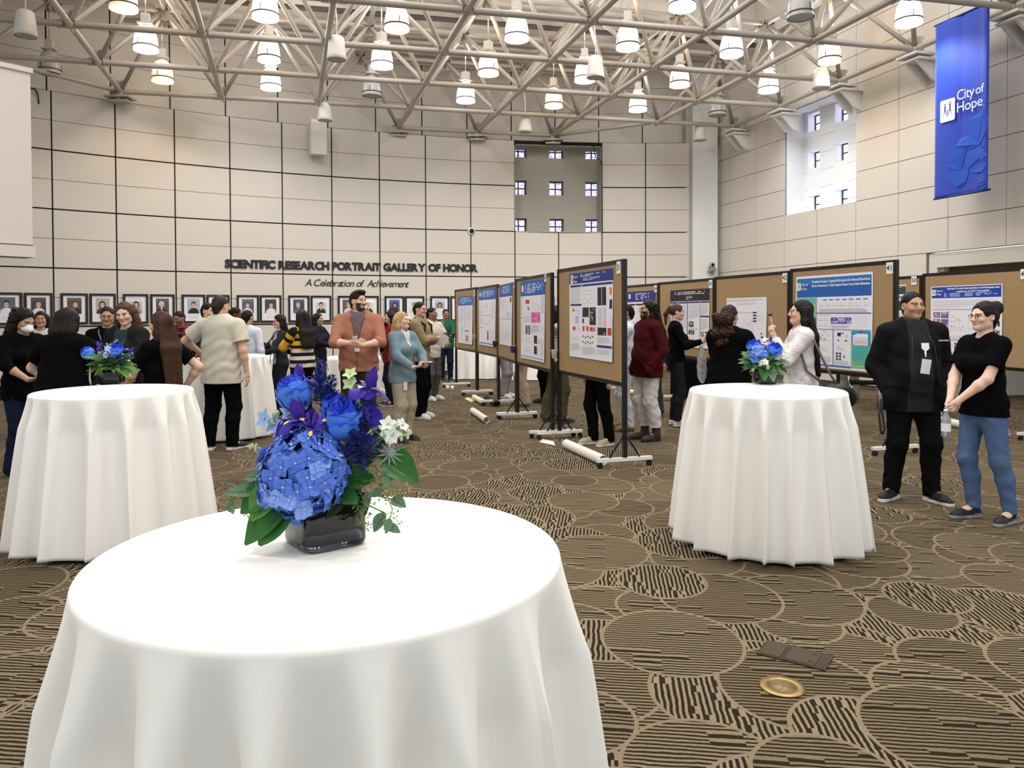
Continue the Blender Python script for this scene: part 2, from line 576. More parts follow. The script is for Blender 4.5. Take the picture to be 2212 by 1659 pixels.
bay(wpt, 9.02, 10.98, ZJ(1) + .01, ZJ(3) - .13, 0.42, [wall_u(px, 405, -.45)[0] for px in (1122, 1202, 1280)], [4.0 + .02, 5.06, 6.08], 0.40, 0.40, block_m, 1.1995)
pane_m = pane_material(4.2)
bay(rpt, RJ[3], RJ[5], ZR0 + 1.22, ZR0 + 3.66, 0.55, [RJ[3] + .35 + .0, RJ[3] + 1.28, RJ[3] + 2.2], [4.18, 5.22, 6.1], 0.42, 0.42, mat('bay_white', (0.86, 0.87, 0.87), 0.8), 1.0)

# left projecting panel wall near the camera
def left_panel():
    mb = MB()
    Yb = 8.3
    a = at(66, 200, Yb); zt = at(64, 148, Yb).z; zb = at(66, 556, Yb).z
    d = Vector((-0.62, -0.78, 0)).normalized(); n = Vector((0.78, -0.62, 0))
    def P(s, z, off): 
        p = Vector((a.x, a.y, 0)) + d * s + n * off
        return Vector((p.x, p.y, z))
    slab(mb, P, 0, 6, zb + .12, zt - .05, 0.0, 0.25)
    slab(mb, P, -.02, 6, zb, zb + .12, 0.02, 0.3)
    slab(mb, P, -.02, 6, zt - .05, zt, 0.02, 0.3)
    for s in (.42, .84, 1.26, 1.7, 2.2):
        slab(mb, P, s, s + .012, zb + .14, zt - .1, 0.002, 0.004, 1)
    slab(mb, P, 0, 1.3, zb + .12, zb + .135, 0.003, 0.004, 1)
    tag(mb.build('wall_left', [mat('left_panel_paint', (0.66, 0.60, 0.54), 0.7), mat('left_panel_joint', (0.12, 0.10, 0.09), 0.8)]), kind='structure')
left_panel()

# corrugated deck ceiling with the raised lantern
GA = Vector((2.03, 0.47, 0)) ; GB = Vector((0.56, -1.93, 0))      # space-frame grid directions
LA = GA.normalized(); LB = GB.normalized()
def build_ceiling():
    mb = MB()
    O = Vector((0.9, 17.8, 0))
    def P(a, b, z): 
        p = O + LA * a - LB * b
        return Vector((p.x, p.y, z))
    pitch = 0.30; b = 0.0; Z = 8.35
    prof = [(0, 0), (.1, 0), (.13, .09), (.27, .09), (.30, 0)]
    rows = []
    while b < 7.6:
        for (db, dz) in prof[:-1]:
            rows.append((b + db, Z + dz))
        b += pitch
    vs = []; 
    for (bb, z) in rows:
        vs += [P(-14, bb, z), P(9, bb, z)]
    mb.add(vs, [(2*i, 2*i+1, 2*i+3, 2*i+2) for i in range(len(rows) - 1)])
    vs2 = [v + Vector((0, 0, .25)) for v in (P(-14, 0, Z), P(9, 0, Z), P(9, 7.6, Z), P(-14, 7.6, Z))]
    mb.add(vs2, [(0, 1, 2, 3)])
    # side strips of deck beside the lantern
    for (a0, a1) in ((-16, -8.2), (5.2, 12)):
        mb.add([P(a0, -17, Z), P(a1, -17, Z), P(a1, 0, Z), P(a0, 0, Z)], [(0, 1, 2, 3)])
    tag(mb.build('ceiling', mat('deck_paint', (0.56, 0.49, 0.42), 0.7)), kind='structure')
    mb = MB()
    vs = [P(-8.2, 0, 8.2), P(5.2, 0, 8.2), P(5.2, 0, 10.6), P(-8.2, 0, 10.6)]
    mb.add(vs, [(0, 1, 2, 3)])
    mb.add([P(-8.2, -17, 8.2), P(-8.2, 0, 8.2), P(-8.2, 0, 10.6), P(-8.2, -17, 10.6)], [(0, 1, 2, 3)])
    mb.add([P(5.2, 0, 8.2), P(5.2, -17, 8.2), P(5.2, -17, 10.6), P(5.2, 0, 10.6)], [(0, 1, 2, 3)])
    mb.add([P(-8.2, -17, 10.6), P(5.2, -17, 10.6), P(5.2, 0, 10.6), P(-8.2, 0, 10.6)], [(0, 1, 2, 3)])
    tag(mb.build('wall_lantern', mat('lantern_paint', (0.66, 0.62, 0.56), 0.7)), kind='structure')
    mb = MB()
    mb.box((-.05, -.06, 0), (.05, .06, 0))
    mb = MB()
    for (bb, z, r) in ((-.02, 8.16, .06),):
        mb.tube([P(-8.2, bb, z), P(5.2, bb, z)], r, 8, 0)
    tag(mb.build('trim_2', mat('deck_edge', (0.10, 0.085, 0.07), 0.7)), kind='structure')
    # secondary joists under the deck
    mb = MB()
    for bb in (1.6, 3.2, 4.8):
        mb.tube([P(-12, bb, 8.18), P(8.2, bb, 8.18)], .045, 8)
    tag(mb.build('trim_3', mat('joist_paint', (0.55, 0.50, 0.44), 0.6)), kind='structure')
    # round air duct running under the edge of the lantern
    mb = MB()
    pts = [P(-4.6 + i, -.55, 8.62) for i in range(9)]
    mb.tube(pts, .26, 20)
    for i in range(0, 9, 2):
        mb.tube([pts[i] - LA * .02, pts[i] + LA * .02], .275, 20)
    o = mb.build('air_duct', mat('duct_paint', (0.66, 0.64, 0.58), 0.45))
    tag(o, 'fat round pale air duct running below the roof lantern above the trusses', 'duct')
build_ceiling()

# ------------------------------------------------------------------ space-frame roof truss
ZB, ZT = 6.4, 7.85
TN0 = Vector((-2.345, 17.95, 0)); GA = Vector((2.01, 0.465, 0)); GB = Vector((0.555, -1.905, 0))
def bn(i, j): 
    p = TN0 + GA * i + GB * (j - 1); return Vector((p.x, p.y, ZB))
def tn(i, j):
    p = TN0 + GA * (i + .5) + GB * (j - .5); return Vector((p.x, p.y, ZT))
steel = mat('steel_paint', (0.42, 0.372, 0.315), 0.38, spec=0.5)
bolt_m = mat('bolt_dark', (0.03, 0.028, 0.026), 0.5)
def unit_tube():
    mb = MB(); mb.tube([(0, 0, 0), (0, 0, 1)], 1.0, 12)
    return mb.mesh('tube', steel)
def build_truss():
    root = empty('roof_truss', (0, 14, ZB), 'pale painted tubular space frame truss spanning under the ceiling deck', 'truss')
    ut = unit_tube()
    def tubeobj(name, a, b, r):
        o = addobj(name, ut, root)
        d = b - a
        q = d.to_track_quat('Z', 'Y')
        o.matrix_local = Matrix.Translation(a - root.location) @ q.to_matrix().to_4x4() @ Matrix.Diagonal((r, r, d.length, 1))
        return o
    def inside(p): return math.hypot(p.x - WC.x, p.y - WC.y) < 21.2
    bot = {}
    for j in range(0, 7):
        for i in range(-5, 5):
            p = bn(i, j)
            if not inside(p) or (j == 0 and i > 2) or (j == 0 and i < -2): continue
            bot[(i, j)] = p
    for (i, j), p in bot.items():
        for (di, dj) in ((1, 0), (0, 1)):
            q = bot.get((i + di, j + dj))
            if q is None: continue
            d = (q - p).normalized() * .09
            tubeobj('bottom_chord', p + d, q - d, .054)
    # ring chord joining the supports along the curved wall
    ring = [(-3, 1), (-2, 1)]
    for (a, b) in (((0, 0), (1, 0)), ((1, 0), (2, 0)), ((-1, 0), (0, 0)), ((-3, 1), (-1, 0)), ((2, 0), (3, 1)), ((-3, 1), (-4, 2))):
        if a in bot and b in bot and (b[0] - a[0], b[1] - a[1]) != (1, 0):
            tubeobj('bottom_chord', bot[a], bot[b], .05)
    top = {}
    for j in range(0, 7):
        for i in range(-5, 4):
            p = tn(i, j)
            n = sum(((i + a, j + b) in bot) for a in (0, 1) for b in (0, 1))
            if n >= 3: top[(i, j)] = p
    webs = []
    for (i, j), p in top.items():
        for a in (0, 1):
            for b in (0, 1):
                q = bot.get((i + a, j + b))
                if q is not None:
                    d = (p - q).normalized()
                    webs.append((q + d * .1, p - d * .1))
    webs.sort(key=lambda w: (w[0] - Vector((0, 11, 2))).length)
    vis = [w for w in webs if (678 - (ZB - 1.6) * 1660 / w[0].y) > -60]
    hid = [w for w in webs if w not in vis]
    for w in vis[:100]:
        tubeobj('web_strut', w[0], w[1], .043)
    mb = MB()
    for w in vis[100:] + hid:
        mb.tube([w[0] - root.location, w[1] - root.location], .043, 10)
    o = mb.build('web_strut_rest', steel, root); o['kind'] = 'stuff'
    k = 0
    rest = MB()
    for (i, j), p in top.items():
        for (di, dj) in ((1, 0), (0, 1)):
            q = top.get((i + di, j + dj))
            if q is None: continue
            tubeobj('top_chord', p, q, .05)
    # bolted joint plates
    nb = MB()
    ca = math.atan2(GA.y, GA.x)
    Mz = Matrix.Rotation(ca, 4, 'Z')
    nb.ball((0, 0, 0), .075, 10, 0)
    for a in (0, math.pi / 2):
        M = Mz @ Matrix.Rotation(a, 4, 'Z')
        nb.box((-.19, -.008, -.07), (.19, .008, .07), 0, M)
        for sx in (-.15, -.10, .10, .15):
            nb.tube([M @ Vector((sx, -.022, .03)), M @ Vector((sx, .022, .03))], .016, 6, 1)
    for a in (math.pi / 4, -math.pi / 4):
        M = Mz @ Matrix.Rotation(a, 4, 'Z')
        nb.poly([M @ Vector(p) for p in ((-.17, 0, .17), (-.02, 0, -.02), (.02, 0, -.02), (.17, 0, .17), (.1, 0, .22), (-.1, 0, .22))], 0)
    nme = nb.mesh('joint_plate', [steel, bolt_m])
    for (i, j), p in bot.items():
        if 678 - (ZB - 1.6) * 1660 / p.y < -40: continue
        o = addobj('joint_plate', nme, root); o.location = p - root.location
    for (i, j), p in top.items():
        o = addobj('joint_hub', nme, root); o.location = p - root.location; o.rotation_euler = (math.pi, 0, -2 * ca)
    # bearing shoes on the walls
    sb = MB()
    sb.box((-.26, -.2, -.16), (.26, .2, -.12)); sb.box((-.2, -.14, -.24), (.2, .14, -.20)); sb.box((-.05, -.1, -.2), (.05, .1, -.05))
    sme = sb.mesh('bearing_shoe', steel)
    for kk in ((-3, 1), (0, 0), (1, 0), (2, 0), (-1, 0)):
        if kk in bot:
            o = addobj('bearing_shoe', sme, root); o.location = bot[kk] - root.location
    # wall brackets on the straight wall
    for j in range(1, 7):
        p = bot.get((4, j))
        if p is None: continue
        s = (p - CORN).dot(RD); off = (Vector((p.x, p.y, 0)) - CORN).dot(RN)
        mb = MB(); 
        def Q(ds, dz, o): 
            v = rpt(s + ds, p.z + dz, o); return v - root.location
        def slabq(a, b, c, d, o0, o1):
            vs = [Q(x, z, o) for o in (o0, o1) for (x, z) in ((a, c), (b, c), (b, d), (a, d))]
            mb.add(vs, [(0, 1, 2, 3), (7, 6, 5, 4), (0, 4, 5, 1), (1, 5, 6, 2), (2, 6, 7, 3), (3, 7, 4, 0)])
        slabq(-.24, .24, -.16, -.12, off + .2, off - .24)
        slabq(-.22, .22, -.24, -.20, off + .12, 0.0)
        for dx in (-.16, .10):
            vs = [Q(dx + e, z, o) for e in (0, .05) for (z, o) in ((-.24, off + .1), (-.24, 0), (-.62, 0), (-.55, .18))]
            mb.add(vs, [(0, 1, 2, 3), (7, 6, 5, 4), (0, 4, 5, 1), (1, 5, 6, 2), (2, 6, 7, 3), (3, 7, 4, 0)])
        mb.build('wall_bracket', mat('bracket_paint', (0.78, 0.76, 0.72), 0.5), root)
    return root
build_truss()

# ------------------------------------------------------------------ pendant lamps and hanging speakers
LAMPS = [ # px, py, kind
 (267, -6, 'warm'), (315, 86, 'cool'), (107, 138, 'off'), (351, 156, 'warm'), (573, 14, 'cool'), (581, 110, 'warm'), (585, 172, 'cool'),
 (857, 40, 'warm'), (825, 123, 'cool'), (803, 188, 'off'), (1116, 62, 'cool'), (1055, 140, 'warm'), (1006, 201, 'cool'), (1263, 155, 'cool'),
 (1196, 213, 'warm'), (1356, 82, 'warm'), (1378, 221, 'cool'), (1468, 166, 'warm'), (1474, -8, 'cool'), (1580, 97, 'cool'), (1660, 178, 'cool'),
 (1730, 12, 'off'), (1792, 113, 'warm'), (1550, 232, 'off'), (1963, 27, 'cool'), (2200, -2, 'off')]
SPK = [(55, 53), (727, 106), (702, 243), (1134, 269), (1286, 147), (1512, 288), (1774, 171)]
COLS = {'cool': (0.80, 0.90, 1.0), 'warm': (1.0, 0.56, 0.22), 'off': (0.5, 0.5, 0.48)}
def lamp_mats(kind):
    if kind == 'off':
        sh = mat('shade_off', (0.50, 0.49, 0.46), 0.25, trans=0.0)
        return sh, mat('lamp_inner_off', (0.30, 0.30, 0.29), 0.4)
    if kind == 'cool':
        return (mat('shade_cool', (0.95, 0.95, 1.0), 0.3, emit=3.2, ecol=(0.86, 0.92, 1.0)), mat('inner_cool', (1, 1, 1), 0.3, emit=9.0, ecol=(0.88, 0.94, 1.0)))
    return (mat('shade_warm', (0.95, 0.86, 0.72), 0.3, emit=0.72, ecol=(1.0, 0.70, 0.45)), mat('inner_warm', (1, 0.9, 0.8), 0.3, emit=1.7, ecol=(1.0, 0.78, 0.52)))
def lamp_meshes():
    d = {}
    for kind in ('cool', 'warm', 'off'):
        sh, inn = lamp_mats(kind)
        mb = MB()
        prof = [(.05, .245), (.10, .228), (.145, .185), (.176, .115), (.197, .025), (.209, -.08), (.213, -.20)]
        mb.lathe(prof, 28)
        mb.lathe([(r - .008, z) for (r, z) in prof][::-1], 28)
        shade = mb.mesh('shade', sh)
        mb = MB(); mb.lathe([(.205, -.14), (.219, -.14), (.219, -.118), (.205, -.118)], 28)
        for a in (0.6, 2.7, 4.8):
            mb.box((-.006, .208, -.13), (.006, .214, -.02), 0, Matrix.Rotation(a, 4, 'Z'))
        band = mb.mesh('band', mat('lamp_band', (0.10, 0.10, 0.13), 0.4, metal=0.6))
        mb = MB(); mb.ball((0, 0, .0), (.07, .07, .12), 12); mb.lathe([(.195, -.19), (.001, -.185)], 24)
        bulb = mb.mesh('bulb', inn)
        mb = MB(); mb.box((-.07, -.07, .30), (.07, .07, .47)); mb.lathe([(.05, .22), (.055, .25), (.055, .30)], 14)
        mb.box((-.13, -.10, .275), (.13, .10, .30))
        ball = mb.mesh('ballast_housing', mat('lamp_housing', (0.55, 0.52, 0.47), 0.5))
        mb = MB(); mb.tube([(0, 0, .47), (0, 0, 1.25)], .010, 6)
        rod = mb.mesh('hanging_rod', steel)
        d[kind] = [('shade', shade), ('band', band), ('bulb', bulb), ('ballast_housing', ball), ('hanging_rod', rod)]
    return d
def lamps():
    ms = lamp_meshes()
    cnt = {}; tot = {k: sum(1 for l in LAMPS if l[2] == k) for k in ('cool', 'warm', 'off')}
    say = {'cool': 'bright white glowing', 'warm': 'warm amber glowing', 'off': 'unlit grey'}
    for (px, py, kind) in sorted(LAMPS):
        cnt[kind] = cnt.get(kind, 0) + 1
        p = onz(px, py, 6.62)
        lab = '%s bell pendant lamp under the truss, %s from the left among %d such' % (say[kind], ORD[cnt[kind] - 1], tot[kind])
        e = empty('pendant_lamp', p, lab, 'lamp', 0.2 * cnt[kind], 'bell pendants under the truss')
        for (n, me) in ms[kind]:
            addobj(n, me, e)
        if kind != 'off':
            ld = bpy.data.lights.new('overhead_spot', 'SPOT')
            ld.energy = 170 if kind == 'cool' else 85
            ld.color = (0.90, 0.95, 1.0) if kind == 'cool' else (1.0, 0.72, 0.45)
            ld.spot_size = R(150); ld.spot_blend = 0.6; ld.shadow_soft_size = 0.15
            lo = bpy.data.objects.new('overhead_spot', ld); COL.objects.link(lo)
            lo.location = p + Vector((0, 0, -.24))
            lp = bpy.data.lights.new('lamp_uplight', 'POINT'); lp.energy = 38 if kind == 'cool' else 24
            lp.color = ld.color; lp.shadow_soft_size = .2
            lo2 = bpy.data.objects.new('lamp_uplight', lp); COL.objects.link(lo2); lo2.location = p + Vector((0, 0, .75))
    mb = MB()
    mb.lathe([(.02, .22), (.10, .215), (.125, .19), (.145, .05), (.163, -.12), (.168, -.18), (.160, -.185)], 24)
    body = mb.mesh('housing', mat('speaker_white', (0.80, 0.77, 0.73), 0.5))
    mb = MB(); mb.lathe([(.158, -.178), (.001, -.172)], 24)
    gr = mb.mesh('grille', mat('speaker_grille', (0.45, 0.43, 0.41), 0.7))
    mb = MB(); mb.tube([(0, 0, .2), (.01, 0, .5), (-.02, 0, .8), (.03, .02, 1.3)], .012, 6)
    cd = mb.mesh('cable', mat('cable_white', (0.72, 0.70, 0.66), 0.6))
    for n, (px, py) in enumerate(sorted(SPK)):
        p = onz(px, py, 6.2)
        e = empty('hanging_speaker', p, 'white tapered speaker hanging on a cable, %s from the left of seven' % ORD[n], 'speaker', 0, 'cone speakers under the truss')
        for (nm, me) in (('housing', body), ('grille', gr), ('cable', cd)):
            addobj(nm, me, e)
lamps()

# ------------------------------------------------------------------ things fixed to the walls
def letters():
    # raised black lettering, following the curve of the wall letter by letter
    blk = mat('letter_black', (0.012, 0.011, 0.011), 0.4)
    def run(body, px0, px1, py0, py1, size, bold, shear, ext, name, label, spacing):
        u0, a = wall_u(px0, py0, 0.03); u1, b = wall_u(px1, py1, 0.03)
        e = empty(name, wpt((u0 + u1) / 2, (a.z + b.z) / 2, 0.0), label, 'wall lettering')
        ws, mes = [], []
        for ch in body:
            if ch == ' ':
                ws.append(size * 0.34); mes.append(None); continue
            me = text_mesh(ch, size, 'letter', 'LEFT', bold, ext, shear)
            xs = [v.co.x for v in me.vertices]
            lo = min(xs)
            for v in me.vertices: v.co.x -= lo
            ws.append(max(xs) - lo); mes.append(me)
            me.materials.clear(); me.materials.append(blk)
        total = sum(ws)
        span = (u1 - u0) * 1.1995
        gap = (span - total) / (len(body) - 1)
        x = 0
        for ch, w, me in zip(body, ws, mes):
            if me:
                f = x / span
                u = u0 + (x / 1.1995)
                z = a.z + (b.z - a.z) * f
                o = addobj('letter', me, e)
                o.matrix_local = Matrix.Translation(-e.location) @ wall_frame(u, z, 0.012)
            x += w + gap
    run('SCIENTIFIC RESEARCH PORTRAIT GALLERY OF HONOR', 486, 1032, 570, 580, 0.262, 0.012, 0, 0.02, 'gallery_title', 'raised bold black capital letters spelling the gallery title on the curved wall', 0)
    run('A Celebration of Achievement', 659, 884, 611, 614, 0.245, -0.001, 0.28, 0.006, 'gallery_subtitle', 'slanted thin black lettering line below the bold gallery title', 0)
letters()

SKIN = {'l': (0.60, 0.40, 0.30), 'm': (0.42, 0.25, 0.16), 'd': (0.16, 0.085, 0.05)}
def portraits():
    fr_m = mat('frame_black', (0.012, 0.012, 0.012), 0.35); mt_m = mat('passe_partout', (0.80, 0.78, 0.80), 0.7)
    L = [(-13, 45), (55, 111), (133, 188), (196, 248), (267, 319), (326, 376), (394, 442), (449, 493), (513, 558), (563, 606), (624, 667), (673, 714), (730, 773), (776, 817), (832, 872), (876, 915), (931, 969), (974, 1012), (1030, 1066), (1072, 1108), (1158, 1197)]
    looks = [ # backdrop, clothes, hair, skin, word, long hair
     ((.10,.13,.18), (.75,.75,.78), (.02,.015,.01), 'l', 'white-coated man before dark shelves', 0), ((.06,.05,.05), (.70,.70,.72), (.10,.07,.05), 'l', 'white-coated smiling sitter before dark books', 0),
     ((.09,.07,.06), (.02,.02,.02), (.12,.05,.03), 'l', 'short-haired woman in black and red', 1), ((.45,.40,.34), (.05,.02,.02), (.05,.02,.015), 'l', 'long-haired woman in dark maroon', 2),
     ((.55,.52,.50), (.30,.25,.25), (.06,.03,.02), 'l', 'brown-haired woman before pale ground', 2), ((.09,.08,.07), (.015,.015,.02), (.75,.68,.50), 'l', 'blonde woman in a black jacket', 1),
     ((.40,.45,.50), (.015,.015,.015), (.03,.02,.015), 'l', 'man in a black sweater', 0), ((.50,.48,.46), (.10,.10,.12), (.05,.03,.02), 'l', 'sitter hidden by heads in front', 0),
     ((.10,.10,.13), (.70,.72,.74), (.06,.04,.03), 'l', 'white-coated man tilting his head', 0), ((.06,.06,.06), (.72,.72,.72), (.03,.02,.02), 'l', 'white-coated man with a tie', 0),
     ((.05,.06,.09), (.10,.12,.16), (.35,.30,.26), 'l', 'balding man in blue tones', 0), ((.60,.58,.58), (.02,.02,.03), (.02,.015,.015), 'l', 'dark-bobbed woman in a white collar', 1),
     ((.12,.11,.10), (.65,.65,.68), (.35,.33,.32), 'l', 'grey-haired sitter in white', 0), ((.70,.68,.64), (.03,.03,.03), (.40,.38,.36), 'l', 'grey-haired man in a black suit', 0),
     ((.05,.09,.28), (.10,.12,.20), (.02,.015,.015), 'm', 'dark-curled sitter on deep blue', 2), ((.70,.72,.68), (.60,.62,.58), (.25,.20,.15), 'l', 'pale sitter on a pale ground', 0),
     ((.35,.40,.50), (.70,.70,.72), (.03,.02,.02), 'm', 'sitter in a white coat and dark hat', 2), ((.60,.60,.60), (.3,.3,.3), (.05,.04,.03), 'l', 'partly hidden by poster boards', 0),
     ((.3,.3,.3), (.6,.6,.6), (.1,.1,.1), 'l', 'hidden behind poster boards', 0), ((.3,.3,.35), (.5,.5,.5), (.1,.1,.1), 'l', 'hidden behind the taller board', 0), ((.5,.55,.6), (.1,.1,.12), (.03,.03,.03), 'l', 'beside the man in the striped shirt', 1)]
    for n, ((x0, x1), lk) in enumerate(zip(L, looks)):
        if n in (18, 19): continue
        yt = 629 + (641 - 629) * min(1, max(0, x0) / 950.0) ; yb = 698 - 7 * min(1, max(0, x0) / 950.0)
        u0, a = wall_u(x0, 664, .02); u1, b = wall_u(x1, 664, .02)
        d = a.y / F * 1.0
        zt = wall_u((x0 + x1) / 2, yt, .02)[1].z; zb = wall_u((x0 + x1) / 2, yb, .02)[1].z
        um = (u0 + u1) / 2; w = (u1 - u0) * 1.1995; h = 0.86; zc = 1.6 + 0.145; h = 0.65
        w = 0.505
        e = empty('framed_portrait', (0, 0, 0), 'framed portrait, %s, %s in the row' % (lk[4], ORD[n]), 'picture', 0, 'black framed portraits on the curved wall')
        e.matrix_world = wall_frame(um, zc, 0.006)
        t = .045
        mb = MB()
        for (p, q) in (((-w/2, -h/2), (w/2, -h/2 + t)), ((-w/2, h/2 - t), (w/2, h/2)), ((-w/2, -h/2 + t), (-w/2 + t, h/2 - t)), ((w/2 - t, -h/2 + t), (w/2, h/2 - t))):
            mb.box((p[0], p[1], 0), (q[0], q[1], .035))
        mb.build('frame', fr_m, e)
        mb = MB(); mb.box((-w/2 + t, -h/2 + t, 0), (w/2 - t, h/2 - t, .012))
        mt = mb.build('mount_board', mt_m, e)
        mb = MB(); mb.box((-.11, -h/2 + .10, .012), (.11, -h/2 + .19, .0135))
        mb.build('caption_card', mat('caption', (0.72, 0.68, 0.70), 0.7), mt)
        bd, cl, hr, sk, _, lh = lk
        mb = MB(); z = .013; cy = .06; pw, ph = .135, .168
        z1 = lambda k: z + .0008 * k
        mb.poly([(-pw, cy - ph, z), (pw, cy - ph, z), (pw, cy + ph, z), (-pw, cy + ph, z)], 0)
        def ell(cx_, cy_, rx, ry, k, mi, a0=0, a1=360):
            cx_, cy_, rx, ry = cx_ * .78, cy + (cy_ - cy) * .78, rx * .78, ry * .78
            mb.poly([(cx_ + rx * math.cos(R(a)), cy_ + ry * math.sin(R(a)), z1(k)) for a in np.linspace(a0, a1, 20)[:(-1 if a1 - a0 == 360 else None)]], mi)
        hx = ((n * 7) % 5 - 2) * .012
        if lh == 2: ell(hx, cy + .02, .085, .12, 1, 2)
        mb.poly([(x_ * .78, cy + y_ * .78, z1(2)) for (x_, y_) in ((-.15 + hx * .5, -.215), (.15 + hx * .5, -.215), (.13 + hx, -.12), (.05 + hx, -.055), (-.05 + hx, -.055), (-.13 + hx, -.12))], 1)
        mb.poly([((-.03 + hx) * .78, cy - .047, z1(3)), (hx * .78, cy - .10, z1(3)), ((.03 + hx) * .78, cy - .047, z1(3))], 4 if n % 2 else 1)
        ell(hx, cy + .055, .072 if lh else .066, .085, 4, 2)
        ell(hx, cy + .025, .055, .078, 5, 3)
        ell(hx, cy + .088, .056, .034, 6, 2, 0, 180)
        ell(hx - .02, cy + .035, .008, .006, 6, 2); ell(hx + .02, cy + .035, .008, .006, 6, 2)
        mb.poly([(hx * .78 - .015, cy - .009, z1(6)), (hx * .78, cy - .016, z1(6)), (hx * .78 + .015, cy - .009, z1(6))], 4)
        for k in range(5 if n % 3 else 0):
            xx = -pw + .01 + k * .055
            mb.poly([(xx, cy + .1, z1(.5)), (xx + .04, cy + .1, z1(.5)), (xx + .04, cy + ph - .01, z1(.5)), (xx, cy + ph - .01, z1(.5))], 5)
        cm = [mat('pt_%d_%d' % (n, k), c, 0.45) for k, c in enumerate((bd, cl, hr))]
        mb.build('photograph', cm + [mat('pt_skin_' + sk, SKIN[sk], .5), mat('pt_white', (.75, .74, .76), .5), mat('pt_books_%d' % n, tuple(c * 1.5 + .02 for c in bd), .6)], e)
portraits()

